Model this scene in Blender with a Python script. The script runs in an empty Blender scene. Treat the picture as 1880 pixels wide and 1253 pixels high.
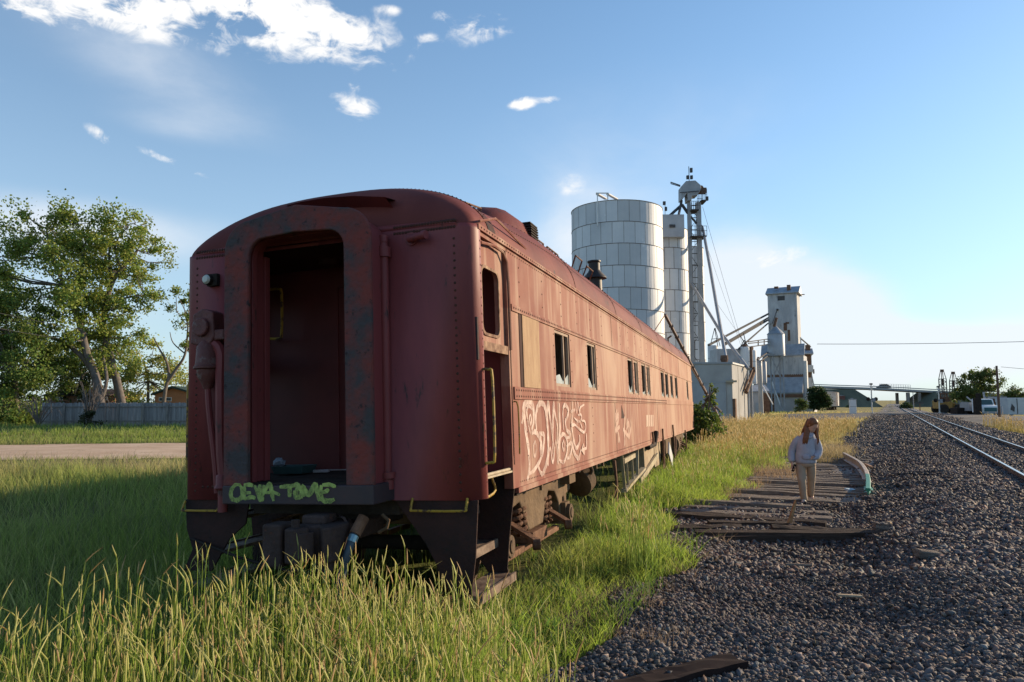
import bpy, bmesh, math, random
import numpy as np
from mathutils import Vector, Matrix, noise
random.seed(7); RNG = np.random.default_rng(11)
PI = math.pi; R = math.radians
SC = bpy.context.scene
COL = SC.collection

# ------------------------------------------------------------------ camera, sky, sun, exposure
F_PX, PITCH, ROLL, CAMH = 1330.0, .0855, -.0023, 1.936
cam_d = bpy.data.cameras.new('camera'); cam = bpy.data.objects.new('camera', cam_d); COL.objects.link(cam)
cam_d.lens = F_PX/1880*36; cam_d.sensor_width = 36; cam_d.clip_start = .05; cam_d.clip_end = 20000
cam.matrix_world = Matrix.Translation((0, 0, CAMH)) @ Matrix.Rotation(PI/2+PITCH, 4, 'X') @ Matrix.Rotation(ROLL, 4, 'Z')
SC.camera = cam
SUN_AZ, SUN_EL = R(62), R(16)            # azimuth clockwise from +Y
sun_dir = Vector((math.sin(SUN_AZ)*math.cos(SUN_EL), math.cos(SUN_AZ)*math.cos(SUN_EL), math.sin(SUN_EL)))
sd = bpy.data.lights.new('sun', 'SUN'); sd.energy = 4.9; sd.angle = R(.6); sd.color = (1, .78, .52)
so = bpy.data.objects.new('sun', sd); COL.objects.link(so); so.rotation_euler = sun_dir.to_track_quat('Z', 'Y').to_euler()
SC.view_settings.view_transform = 'Standard'; SC.view_settings.look = 'None'
SC.view_settings.exposure = 0.6; SC.view_settings.gamma = 1
SC.cycles.max_bounces = 6; SC.cycles.diffuse_bounces = 3; SC.cycles.glossy_bounces = 2
SC.cycles.transparent_max_bounces = 6; SC.cycles.transmission_bounces = 4
SC.cycles.sample_clamp_indirect = 4

# pixel rays of the photograph (1880x1253): used to measure where things stand
def ray(px, py):
    a, b = px-940, py-626.5; c, s = math.cos(-ROLL), math.sin(-ROLL)
    x, y = a*c-b*s, a*s+b*c; u, v = x/F_PX, -y/F_PX
    return Vector((u, math.cos(PITCH)-v*math.sin(PITCH), math.sin(PITCH)+v*math.cos(PITCH)))
def at(px, py, Y):
    d = ray(px, py); return Vector((0, 0, CAMH)) + d*(Y/d.y)
def gnd(px, py, z=0):
    d = ray(px, py); return Vector((0, 0, CAMH)) + d*((z-CAMH)/d.z)

W = bpy.data.worlds.new("World"); SC.world = W; W.use_nodes = True
def world():
    nt = W.node_tree; N = nt.nodes; L = nt.links; N.clear()
    def nd(t, **k):
        n = N.new(t)
        for a, b in k.items(): setattr(n, a, b)
        return n
    def mth(op, a, b=None, c=None, clamp=False):
        n = nd('ShaderNodeMath', operation=op, use_clamp=clamp)
        for i, v in enumerate((a, b, c)):
            if v is None: continue
            if isinstance(v, (int, float)): n.inputs[i].default_value = v
            else: L.new(v, n.inputs[i])
        return n.outputs[0]
    out = nd('ShaderNodeOutputWorld'); bg = nd('ShaderNodeBackground'); L.new(bg.outputs[0], out.inputs[0])
    sky = nd('ShaderNodeTexSky', sky_type='NISHITA'); sky.sun_disc = False
    sky.sun_elevation = SUN_EL; sky.sun_rotation = SUN_AZ
    sky.altitude = 1500; sky.air_density = 1.0; sky.dust_density = .6; sky.ozone_density = 2.0
    bg.inputs[1].default_value = .148
    tc = nd('ShaderNodeTexCoord'); sep = nd('ShaderNodeSeparateXYZ'); L.new(tc.outputs['Generated'], sep.inputs[0])
    X, Y, Z = sep.outputs
    az = mth('ARCTAN2', X, Y); el = mth('ARCSINE', Z)
    # warped noise in a stretched sky space
    def noise_(scale, det, sx, sy, off, dist=0, rough=.55):
        cmb = nd('ShaderNodeCombineXYZ'); L.new(mth('MULTIPLY', az, sx), cmb.inputs[0]); L.new(mth('MULTIPLY', el, sy), cmb.inputs[1]); cmb.inputs[2].default_value = off
        n = nd('ShaderNodeTexNoise'); n.inputs['Scale'].default_value = scale; n.inputs['Detail'].default_value = det
        n.inputs['Roughness'].default_value = rough; n.inputs['Distortion'].default_value = dist
        L.new(cmb.outputs[0], n.inputs['Vector']); return n.outputs[0]
    n1 = noise_(9, 8, 1, 2.2, 0, .3); n2 = noise_(3.2, 9, 1, 1.6, 4, 1.0, .6); n3 = noise_(26, 6, 1, 1.5, 9, .6, .62)
    def blob(px, py, rx, ry, ang=0, soft=1.0):
        d = ray(px, py).normalized(); a0, e0 = math.atan2(d.x, d.y), math.asin(d.z)
        k = math.cos(a0)**2*1.0 if abs(a0) > .3 else math.cos(a0)
        rx = rx/F_PX*math.cos(a0); ry = ry/F_PX*math.cos(a0)
        da = mth('SUBTRACT', az, a0); de = mth('SUBTRACT', el, e0)
        c, s = math.cos(ang), math.sin(ang)
        u = mth('ADD', mth('MULTIPLY', da, c/rx), mth('MULTIPLY', de, s/rx))
        v = mth('ADD', mth('MULTIPLY', da, -s/ry), mth('MULTIPLY', de, c/ry))
        r2 = mth('ADD', mth('MULTIPLY', u, u), mth('MULTIPLY', v, v))
        return mth('EXPONENT', mth('MULTIPLY', r2, -1.0))
    def total(bs):
        t = None
        for amp, b in bs:
            m = mth('MULTIPLY', b, amp); t = m if t is None else mth('ADD', t, m)
        return t
    # dense small clouds with crisp edges
    D = total([(1.8, blob(200, -38, 400, 54, -.07)), (1.0, blob(40, 18, 110, 24, .1)), (.9, blob(200, 22, 120, 20, -.1)), (1.6, blob(470, 8, 190, 34, -.18)), (1.1, blob(610, 44, 60, 20, -.35)), (.5, blob(40, 20, 90, 30)),
               (.95, blob(890, 48, 60, 20, .15)), (.55, blob(815, 28, 26, 12)), (.5, blob(785, 70, 22, 6)),
               (1.05, blob(650, 195, 42, 20, -.2)), (1.0, blob(958, 190, 24, 10, .1)), (.5, blob(1010, 183, 20, 7)),
               (.8, blob(185, 250, 30, 12, -.5)), (.9, blob(335, 306, 85, 8, -.28)), (.5, blob(650, 158, 14, 8)), (.4, blob(5, 150, 26, 22)),
               (1.05, blob(1415, 478, 52, 22, .1)), (.5, blob(715, 18, 24, 8)), (.5, blob(1045, 338, 32, 22))])
    D = mth('MULTIPLY', mth('POWER', mth('MAXIMUM', D, 0), .55), mth('ADD', mth('MULTIPLY', mth('SUBTRACT', n1, .5), 2.6), mth('ADD', mth('MULTIPLY', mth('SUBTRACT', n3, .5), 2.0), .78)))
    dens = nd('ShaderNodeMapRange'); dens.inputs[1].default_value = .40; dens.inputs[2].default_value = 1.0; dens.interpolation_type = 'SMOOTHSTEP'; L.new(D, dens.inputs[0])
    # soft high veils and low banks
    S = total([(.34, blob(330, 150, 260, 70, -.35)), (.2, blob(150, 60, 400, 140)), (.30, blob(330, 235, 130, 30)), (.75, blob(120, 420, 330, 60)), (.45, blob(60, 560, 300, 70)),
               (.8, blob(1060, 440, 110, 50, .35)), (.3, blob(1060, 370, 70, 60)), (1.7, blob(1400, 550, 130, 75)), (1.8, blob(1575, 610, 75, 90, .5)), (1.0, blob(1700, 640, 200, 35)),
               (.8, blob(1340, 480, 90, 50)), (.65, blob(1800, 610, 330, 30)), (.8, blob(1750, 660, 500, 45)), (.35, blob(1180, 300, 400, 200))])
    S = mth('MULTIPLY', S, mth('MULTIPLY', mth('ADD', n2, mth('MULTIPLY', n1, .45)), 1.25))
    soft = nd('ShaderNodeMapRange'); soft.inputs[1].default_value = .12; soft.inputs[2].default_value = .95; soft.inputs[4].default_value = .85; soft.interpolation_type = 'SMOOTHSTEP'; L.new(S, soft.inputs[0])
    haze = mth('MULTIPLY', mth('EXPONENT', mth('MULTIPLY', mth('ABSOLUTE', el), -3.6)), .9)
    cov = soft.outputs[0]
    sat = nd('ShaderNodeHueSaturation'); sat.inputs['Saturation'].default_value = 1.08; L.new(sky.outputs[0], sat.inputs['Color'])
    m1 = nd('ShaderNodeMix', data_type='RGBA'); L.new(cov, m1.inputs[0]); mh = nd('ShaderNodeMix', data_type='RGBA'); L.new(haze, mh.inputs[0]); tn = nd('ShaderNodeMix', data_type='RGBA', blend_type='MULTIPLY'); tn.inputs[0].default_value = 1; L.new(sat.outputs[0], tn.inputs[6]); tn.inputs[7].default_value = (.87, 1.0, 1.0, 1); L.new(tn.outputs[2], mh.inputs[6]); mh.inputs[7].default_value = (2.65, 3.15, 3.45, 1); L.new(mh.outputs[2], m1.inputs[6]); m1.inputs[7].default_value = (4.0, 4.2, 4.45, 1)
    m2 = nd('ShaderNodeMix', data_type='RGBA'); L.new(dens.outputs[0], m2.inputs[0]); L.new(m1.outputs[2], m2.inputs[6]); m2.inputs[7].default_value = (4.6, 4.6, 4.6, 1)
    L.new(m2.outputs[2], bg.inputs[0])
world()

# ------------------------------------------------------------------ materials
def lin(*c):
    return tuple(((v/255)/12.92 if v/255 <= .04045 else ((v/255+.055)/1.055)**2.4) for v in c)+(1,)
MATS = {}
def mat(name, c1, c2=None, scale=3, rough=.8, metal=0, bump=.0, bscale=30, c3=None, t3=.62, s3=8, stretch=(1, 1, 1), attr=None, lo=.35, hi=.65, trans=0, coat=0, det=6, emit=None, worn=None):
    if name in MATS: return MATS[name]
    m = bpy.data.materials.new(name); m.use_nodes = True; MATS[name] = m
    nt = m.node_tree; N = nt.nodes; L = nt.links; N.clear()
    out = N.new('ShaderNodeOutputMaterial'); p = N.new('ShaderNodeBsdfPrincipled'); L.new(p.outputs[0], out.inputs[0])
    p.inputs['Roughness'].default_value = rough; p.inputs['Metallic'].default_value = metal
    p.inputs['Specular IOR Level'].default_value = .35 if rough < .66 else .12
    c1 = tuple(c1[:3])+(1,); p.inputs['Base Color'].default_value = c1
    tc = N.new('ShaderNodeTexCoord'); mp = N.new('ShaderNodeMapping'); mp.inputs['Scale'].default_value = stretch
    L.new(tc.outputs['Object'], mp.inputs[0]); cur = None
    if c2 is not None:
        n = N.new('ShaderNodeTexNoise'); n.inputs['Scale'].default_value = scale; n.inputs['Detail'].default_value = det; n.inputs['Roughness'].default_value = .62; L.new(mp.outputs[0], n.inputs['Vector'])
        r = N.new('ShaderNodeMapRange'); r.inputs[1].default_value = lo; r.inputs[2].default_value = hi; L.new(n.outputs[0], r.inputs[0])
        mx = N.new('ShaderNodeMix'); mx.data_type = 'RGBA'; L.new(r.outputs[0], mx.inputs[0]); mx.inputs[6].default_value = c1; mx.inputs[7].default_value = tuple(c2[:3])+(1,); cur = mx.outputs[2]
    if c3 is not None:
        n = N.new('ShaderNodeTexNoise'); n.inputs['Scale'].default_value = s3; n.inputs['Detail'].default_value = 9; n.inputs['Roughness'].default_value = .7; L.new(mp.outputs[0], n.inputs['Vector'])
        r = N.new('ShaderNodeMapRange'); r.inputs[1].default_value = t3; r.inputs[2].default_value = t3+.07; L.new(n.outputs[0], r.inputs[0])
        mx = N.new('ShaderNodeMix'); mx.data_type = 'RGBA'; L.new(r.outputs[0], mx.inputs[0])
        if cur: L.new(cur, mx.inputs[6])
        else: mx.inputs[6].default_value = c1
        mx.inputs[7].default_value = tuple(c3[:3])+(1,); cur = mx.outputs[2]
    if attr:
        a = N.new('ShaderNodeAttribute'); a.attribute_name = attr
        mx = N.new('ShaderNodeMix'); mx.data_type = 'RGBA'; mx.blend_type = 'MULTIPLY'; mx.inputs[0].default_value = 1
        if cur: L.new(cur, mx.inputs[6])
        else: mx.inputs[6].default_value = c1
        L.new(a.outputs['Color'], mx.inputs[7]); cur = mx.outputs[2]
    if cur: L.new(cur, p.inputs['Base Color'])
    if bump:
        n = N.new('ShaderNodeTexNoise'); n.inputs['Scale'].default_value = bscale; n.inputs['Detail'].default_value = 5; L.new(mp.outputs[0], n.inputs['Vector'])
        b = N.new('ShaderNodeBump'); b.inputs['Strength'].default_value = bump; b.inputs['Distance'].default_value = .02; L.new(n.outputs[0], b.inputs['Height']); L.new(b.outputs[0], p.inputs['Normal'])
    if emit:
        p.inputs['Emission Color'].default_value = tuple(emit[:3])+(1,); p.inputs['Emission Strength'].default_value = emit[3]
    if worn:
        n = N.new('ShaderNodeTexNoise'); n.inputs['Scale'].default_value = worn[0]; n.inputs['Detail'].default_value = 10; n.inputs['Roughness'].default_value = .7; L.new(mp.outputs[0], n.inputs['Vector'])
        r = N.new('ShaderNodeMapRange'); r.inputs[1].default_value = worn[1]; r.inputs[2].default_value = worn[2]; r.inputs[3].default_value = .93; r.inputs[4].default_value = .12; L.new(n.outputs[0], r.inputs[0]); L.new(r.outputs[0], p.inputs['Alpha'])
    if trans:
        t = N.new('ShaderNodeBsdfTranslucent'); ms = N.new('ShaderNodeMixShader'); ms.inputs[0].default_value = trans
        if cur: L.new(cur, t.inputs[0])
        else: t.inputs[0].default_value = c1
        L.new(p.outputs[0], ms.inputs[1]); L.new(t.outputs[0], ms.inputs[2]); L.new(ms.outputs[0], out.inputs[0])
    return m

# ------------------------------------------------------------------ mesh builder and object helpers
class MB:
    def __init__(s): s.v = []; s.f = []; s.m = []; s.cur = 0
    def add(s, vs, fs):
        o = len(s.v); s.v += [tuple(v) for v in vs]; s.f += [tuple(i+o for i in f) for f in fs]; s.m += [s.cur]*len(fs); return s
    def box(s, c, size, rot=None):
        hx, hy, hz = [k/2 for k in size]; M = rot if rot is not None else Matrix.Identity(3); c = Vector(c)
        vs = [c+M@Vector((x, y, z)) for x in (-hx, hx) for y in (-hy, hy) for z in (-hz, hz)]
        return s.add(vs, [(0, 1, 3, 2), (4, 6, 7, 5), (0, 4, 5, 1), (2, 3, 7, 6), (0, 2, 6, 4), (1, 5, 7, 3)])
    def bb(s, x0, x1, y0, y1, z0, z1): return s.box(((x0+x1)/2, (y0+y1)/2, (z0+z1)/2), (abs(x1-x0), abs(y1-y0), abs(z1-z0)))
    def beam(s, a, b, w, h=None, up=(0, 0, 1)):
        a, b = Vector(a), Vector(b); d = b-a; L = d.length
        if L < 1e-6: return s
        d.normalize(); up = Vector(up)
        if abs(d.dot(up)) > .98: up = Vector((1, 0, 0))
        x = d.cross(up).normalized(); z = x.cross(d)
        M = Matrix((x, d, z)).transposed(); return s.box((a+b)/2, (w, L, h or w), M)
    def tube(s, pts, r, n=8, cap=True):
        pts = [Vector(p) for p in pts]; rs = r if isinstance(r, (list, tuple)) else [r]*len(pts)
        vs = []; fs = []; prev = None
        for i, p in enumerate(pts):
            d = (pts[min(i+1, len(pts)-1)]-pts[max(i-1, 0)]); d = d.normalized() if d.length > 1e-9 else Vector((0, 0, 1))
            if prev is None:
                u = d.cross(Vector((0, 0, 1)) if abs(d.z) < .9 else Vector((1, 0, 0))).normalized()
            else:
                u = prev-d*prev.dot(d); u = u.normalized() if u.length > 1e-6 else prev
            prev = u; w = d.cross(u)
            for k in range(n):
                a = 2*PI*k/n; vs.append(p+(u*math.cos(a)+w*math.sin(a))*rs[i])
        for i in range(len(pts)-1):
            for k in range(n):
                fs.append((i*n+k, i*n+(k+1) % n, (i+1)*n+(k+1) % n, (i+1)*n+k))
        if cap: fs += [tuple(reversed(range(n))), tuple(range((len(pts)-1)*n, len(pts)*n))]
        return s.add(vs, fs)
    def cyl(s, a, b, r0, r1=None, n=16): return s.tube([a, b], [r0, r0 if r1 is None else r1], n)
    def prism(s, poly, axis, a, b):
        """poly: 2-D outline, extruded along axis (0,1,2) from a to b"""
        def P(u, v, w): return {0: (w, u, v), 1: (u, w, v), 2: (u, v, w)}[axis]
        n = len(poly); vs = [P(u, v, a) for u, v in poly]+[P(u, v, b) for u, v in poly]
        fs = [tuple(range(n)), tuple(reversed(range(n, 2*n)))]+[(i, i+n, (i+1) % n+n, (i+1) % n) for i in range(n)]
        return s.add(vs, fs)
    def lathe(s, prof, c=(0, 0, 0), n=24, cap=True, a0=0, a1=2*PI):
        c = Vector(c); full = abs(a1-a0-2*PI) < 1e-6; m = n if full else n+1; vs = []; fs = []
        for r, z in prof:
            for k in range(m):
                a = a0+(a1-a0)*k/n; vs.append(c+Vector((r*math.cos(a), r*math.sin(a), z)))
        for i in range(len(prof)-1):
            for k in range(n):
                k2 = (k+1) % m; fs.append((i*m+k, i*m+k2, (i+1)*m+k2, (i+1)*m+k))
        if cap and full: fs += [tuple(reversed(range(m))), tuple(range((len(prof)-1)*m, len(prof)*m))]
        return s.add(vs, fs)
    def loft(s, rings, cap=True):
        n = len(rings[0]); vs = [v for r in rings for v in r]; fs = []
        for i in range(len(rings)-1):
            for k in range(n): fs.append((i*n+k, i*n+(k+1) % n, (i+1)*n+(k+1) % n, (i+1)*n+k))
        if cap: fs += [tuple(reversed(range(n))), tuple(range((len(rings)-1)*n, len(rings)*n))]
        return s.add(vs, fs)
    def xf(s, M, start=0):
        for i in range(start, len(s.v)): s.v[i] = tuple(M@Vector(s.v[i]))
        return s
    def build(s, name, m, parent=None, smooth=False, bevel=0, fix=True, sub=0, weld=0):
        me = bpy.data.meshes.new(name); me.from_pydata(s.v, [], s.f)
        if isinstance(m, (list, tuple)): me.polygons.foreach_set('material_index', s.m)
        if weld:
            bm = bmesh.new(); bm.from_mesh(me); bmesh.ops.remove_doubles(bm, verts=bm.verts, dist=weld); bm.to_mesh(me); bm.free()
        if fix:
            bm = bmesh.new(); bm.from_mesh(me); bmesh.ops.recalc_face_normals(bm, faces=bm.faces); bm.to_mesh(me); bm.free()
        ms = m if isinstance(m, (list, tuple)) else [m]
        for k in ms: me.materials.append(k)
        o = bpy.data.objects.new(name, me); COL.objects.link(o)
        if parent: o.parent = parent
        if smooth:
            me.polygons.foreach_set('use_smooth', [True]*len(me.polygons))
            if smooth != 'all':
                bm = bmesh.new(); bm.from_mesh(me)
                for e in bm.edges:
                    if len(e.link_faces) == 2 and e.calc_face_angle(0) > R(40): e.smooth = False
                bm.to_mesh(me); bm.free()
        if bevel:
            b = o.modifiers.new('bevel', 'BEVEL'); b.width = bevel; b.segments = 2; b.limit_method = 'ANGLE'
        if sub:
            b = o.modifiers.new('sub', 'SUBSURF'); b.levels = sub; b.render_levels = sub
        return o

def tag(o, label=None, cat=None, group=None, kind=None):
    if label: o['label'] = label
    if cat: o['category'] = cat
    if group: o['group'] = group
    if kind: o['kind'] = kind
    return o
def empty(name, loc=(0, 0, 0), rz=0):
    o = bpy.data.objects.new(name, None); COL.objects.link(o); o.location = loc; o.rotation_euler = (0, 0, rz); o.empty_display_size = .2
    return o
def copy_tree(o, parent=None, label=None):
    c = o.copy(); COL.objects.link(c)
    if parent: c.parent = parent
    if label: c['label'] = label
    for ch in list(o.children): copy_tree(ch, c)
    return c
def mesh_np(name, V, F, m, col=None, parent=None, smooth=False, mi=None):
    """V (N,3) float, F (M,k) int all the same k; col (N,3) per vertex"""
    me = bpy.data.meshes.new(name); k = F.shape[1]
    me.vertices.add(len(V)); me.vertices.foreach_set('co', np.ascontiguousarray(V, dtype=np.float32).ravel())
    me.loops.add(F.size); me.loops.foreach_set('vertex_index', np.ascontiguousarray(F, dtype=np.int32).ravel())
    me.polygons.add(len(F)); me.polygons.foreach_set('loop_start', np.arange(0, F.size, k, dtype=np.int32))
    me.polygons.foreach_set('loop_total', np.full(len(F), k, dtype=np.int32))
    if smooth: me.polygons.foreach_set('use_smooth', np.ones(len(F), dtype=bool))
    me.update(calc_edges=True)
    if col is not None:
        a = me.color_attributes.new('Col', 'FLOAT_COLOR', 'POINT')
        c4 = np.ones((len(V), 4), dtype=np.float32); c4[:, :3] = col; a.data.foreach_set('color', c4.ravel())
    for q in (m if isinstance(m, (list, tuple)) else [m]): me.materials.append(q)
    o = bpy.data.objects.new(name, me); COL.objects.link(o)
    if parent: o.parent = parent
    return o
# ------------------------------------------------------------------ terrain
TH = math.atan(692/1330.); ST, CT = math.sin(TH), math.cos(TH)
def ut(x, y): return x*CT-y*ST, x*ST+y*CT          # u: metres right of the camera, t: metres along the main line
def xy(u, t): return u*CT+t*ST, -u*ST+t*CT
def sm(x, a, b):
    q = np.clip((x-a)/(b-a), 0, 1); return q*q*(3-2*q)
ROADC = [gnd(1440, 764, .25).xy, gnd(1560, 760, .36).xy, gnd(1650, 757.5, .36).xy, gnd(1740, 760, .36).xy, gnd(1880, 770, .3).xy, gnd(2200, 782, .2).xy]
def segdist(x, y, pl):
    d = np.full(np.shape(x), 1e9)
    for a, b in zip(pl[:-1], pl[1:]):
        ax_, ay = a; bx, by = b; L2 = (bx-ax_)**2+(by-ay)**2
        q = np.clip(((x-ax_)*(bx-ax_)+(y-ay)*(by-ay))/L2, 0, 1)
        d = np.minimum(d, np.hypot(x-ax_-q*(bx-ax_), y-ay-q*(by-ay)))
    return d
def G(x, y):
    x = np.asarray(x, float); y = np.asarray(y, float); u, t = ut(x, y)
    h = .02+.22*sm(u, -1.0, .9)+.03*sm(u, .9, 1.5); h = h-(h-.0)*sm(u, 4.9, 7.6)
    far = sm(t, 25, 60)
    h = h*(1-.0*far)
    # uneven ballast left by the lifted siding, and the soft undulation of the field
    amp = .05*sm(u, -3.4, -2.2)*(1-sm(u, .9, 1.5))
    h = h+amp*(np.sin(x*1.9+1.3*np.sin(y*.8))*np.sin(y*1.15+.7)+.45*np.sin(x*4.1+y*1.3)*np.sin(y*3.3-x))
    h = h+.05*(1-sm(u, -4.5, -3))*np.sin(x*.31+.4)*np.sin(y*.23+1)*sm(np.hypot(x, y), 10, 25)
    rd = segdist(x, y, ROADC); h = np.maximum(h, .34*(1-sm(rd, 2.5, 9)))
    r = np.hypot(x, y)
    h = h+7.0*sm(r, 400, 2500)
    return h
def g1(x, y): return float(G(x, y))

def grid_sheet(name, us, ts, m, off=0, mask=None, smooth=True):
    """sheet over the (u,t) grid lines, lying on the terrain"""
    U, T = np.meshgrid(us, ts, indexing='ij'); X, Y = U*CT+T*ST, -U*ST+T*CT
    Z = G(X, Y)+off; V = np.stack([X, Y, Z], -1).reshape(-1, 3); nu, n_t = len(us), len(ts)
    I = np.arange(nu*n_t).reshape(nu, n_t)
    F = np.stack([I[:-1, :-1], I[1:, :-1], I[1:, 1:], I[:-1, 1:]], -1).reshape(-1, 4)
    if mask is not None:
        c = V[F].mean(1); F = F[mask(c[:, 0], c[:, 1])]
        used = np.unique(F); mp = np.full(len(V), -1); mp[used] = np.arange(len(used)); V = V[used]; F = mp[F]
    return mesh_np(name, V, F, m, smooth=smooth)

def gmat():
    m = bpy.data.materials.new('soil_and_grass'); m.use_nodes = True; nt = m.node_tree; N = nt.nodes; L = nt.links
    p = N['Principled BSDF']; p.inputs['Roughness'].default_value = .95; p.inputs['Specular IOR Level'].default_value = .1
    tc = N.new('ShaderNodeTexCoord')
    def noi(s, d=8):
        n = N.new('ShaderNodeTexNoise'); n.inputs['Scale'].default_value = s; n.inputs['Detail'].default_value = d; n.inputs['Roughness'].default_value = .65; L.new(tc.outputs['Object'], n.inputs['Vector']); return n.outputs[0]
    def mix(f, a, b, lo, hi):
        r = N.new('ShaderNodeMapRange'); r.inputs[1].default_value = lo; r.inputs[2].default_value = hi; L.new(f, r.inputs[0])
        x = N.new('ShaderNodeMix'); x.data_type = 'RGBA'; L.new(r.outputs[0], x.inputs[0])
        for i, v in ((6, a), (7, b)):
            if isinstance(v, tuple): x.inputs[i].default_value = v+(1,)
            else: L.new(v, x.inputs[i])
        return x.outputs[2]
    green = mix(noi(.9), (.05, .085, .018), (.16, .15, .05), .35, .65)
    gold = mix(noi(.05), (.30, .23, .09), (.20, .19, .06), .4, .6)
    gold = mix(noi(6), gold, (.14, .12, .05), .52, .75)
    ln = N.new('ShaderNodeVectorMath'); ln.operation = 'LENGTH'; L.new(tc.outputs['Object'], ln.inputs[0])
    c = mix(ln.outputs['Value'], green, gold, 22, 60); L.new(c, p.inputs['Base Color'])
    b = N.new('ShaderNodeBump'); b.inputs['Strength'].default_value = .8; b.inputs['Distance'].default_value = .08; L.new(noi(9), b.inputs['Height']); L.new(b.outputs[0], p.inputs['Normal'])
    return m
GM = gmat()
def spaced(lo, hi, near, grow):
    a = [0]
    while a[-1] < hi: a.append(a[-1]+near+a[-1]*grow)
    b = [0]
    while b[-1] < -lo: b.append(b[-1]+near+b[-1]*grow)
    return np.array([-q for q in b[:0:-1]]+a)
tag(grid_sheet('ground', spaced(-4000, 4000, .2, .035), spaced(-60, 5200, .25, .022), GM), kind='structure')

def stone_mat(name, a, b, cc):
    m = bpy.data.materials.new(name); m.use_nodes = True; nt = m.node_tree; N = nt.nodes; L = nt.links
    p = N['Principled BSDF']; p.inputs['Roughness'].default_value = .72; p.inputs['Specular IOR Level'].default_value = .4
    tc = N.new('ShaderNodeTexCoord'); v = N.new('ShaderNodeTexVoronoi'); v.inputs['Scale'].default_value = 17; L.new(tc.outputs['Object'], v.inputs['Vector'])
    sp = N.new('ShaderNodeSeparateColor'); L.new(v.outputs['Color'], sp.inputs[0])
    cr = N.new('ShaderNodeValToRGB'); L.new(sp.outputs[0], cr.inputs[0]); e = cr.color_ramp.elements
    e[0].color = a+(1,); e[1].color = cc+(1,); q = e.new(.5); q.color = b+(1,)
    L.new(cr.outputs[0], p.inputs['Base Color'])
    bp = N.new('ShaderNodeBump'); bp.inputs['Strength'].default_value = 1; bp.inputs['Distance'].default_value = .05; bp.invert = True
    L.new(v.outputs['Distance'], bp.inputs['Height']); L.new(bp.outputs[0], p.inputs['Normal'])
    return m
BALM = stone_mat('ballast_bed', (.05, .045, .045), (.12, .10, .095), (.22, .185, .16))
def ball_edge(t):      # left edge of the ballast (u) as a function of t
    return -2.75+.35*np.sin(t*.9)+.25*np.sin(t*2.3+1)+.95*np.clip((9-t)/4, 0, 1.4)-.3*sm(t, 8, 12)+.8*sm(t, 26, 34)
def in_ballast(x, y):
    u, t = ut(x, y); e = ball_edge(t)
    right = 5.9+.3*np.sin(t*.31)+.25*np.sin(t*.83)
    return (u > e) & (u < right) & (t > -6)
def us_range(a, b, st): return np.arange(a, b+st/2, st)
tag(grid_sheet('ballast_bed', us_range(-5, 6.6, .12), np.concatenate([np.arange(-6, 40, .15), np.arange(40, 100, .6), np.arange(100, 700, 6.)]), BALM, .022, in_ballast), kind='structure')
ASPH = mat('asphalt', (.085, .08, .08), (.15, .14, .13), 1.2, .9, bump=.5, bscale=40)
# the level crossing and its gravel apron, and the dirt lane on the left
def poly_sheet(name, outline, m, off, step=.8):
    P = np.array(outline); x0, y0 = P.min(0); x1, y1 = P.max(0)
    xs = np.arange(x0, x1+step, step); ys = np.arange(y0, y1+step, step)
    X, Y = np.meshgrid(xs, ys, indexing='ij'); V = np.stack([X, Y, G(X, Y)+off], -1).reshape(-1, 3)
    I = np.arange(X.size).reshape(X.shape); F = np.stack([I[:-1, :-1], I[1:, :-1], I[1:, 1:], I[:-1, 1:]], -1).reshape(-1, 4)
    c = V[F].mean(1)[:, :2]; ins = np.zeros(len(c), bool); n = len(P)
    for i in range(n):
        a, b = P[i], P[(i+1) % n]
        hit = ((a[1] > c[:, 1]) != (b[1] > c[:, 1])) & (c[:, 0] < (b[0]-a[0])*(c[:, 1]-a[1])/(b[1]-a[1]+1e-12)+a[0]); ins ^= hit
    F = F[ins]; used = np.unique(F); mp = np.full(len(V), -1); mp[used] = np.arange(len(used))
    return mesh_np(name, V[used], mp[F], m, smooth=True)
road_px = [(1440, 759), (1530, 757.4), (1650, 756.6), (1740, 757.5), (1800, 760), (1880, 764.5), (2150, 770), (2150, 800), (1880, 783), (1810, 777), (1740, 767), (1690, 762), (1600, 762), (1560, 766), (1500, 769.5), (1440, 769)]
ROADPOLY = [tuple(gnd(a, b, .34).xy) for a, b in road_px]
tag(poly_sheet('crossing_road', ROADPOLY, ASPH, .05, .5), kind='structure')
DIRT = mat('dirt', (.48, .33, .22), (.60, .44, .31), .6, .95, bump=.6, bscale=8, c3=(.2, .15, .09), t3=.6, s3=2.5)
LANE = [(-70, 21.5), (-40, 22.5), (-25, 23.5), (-12, 25), (-6, 27), (4, 33), (14, 41), (14, 47), (4, 41.5), (-8, 37), (-14, 35.2), (-25, 34), (-45, 32.5), (-70, 31)]
LANE = [(x, y+.35*math.sin(x*.9)) for x, y in LANE]
tag(poly_sheet('dirt_lane', LANE, DIRT, .03, .4), kind='structure')
def inside(P, x, y):
    P = np.array(P); ins = np.zeros(len(x), bool); n = len(P)
    for i in range(n):
        a, b = P[i], P[(i+1) % n]
        ins ^= ((a[1] > y) != (b[1] > y)) & (x < (b[0]-a[0])*(y-a[1])/(b[1]-a[1]+1e-12)+a[0])
    return ins
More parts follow.
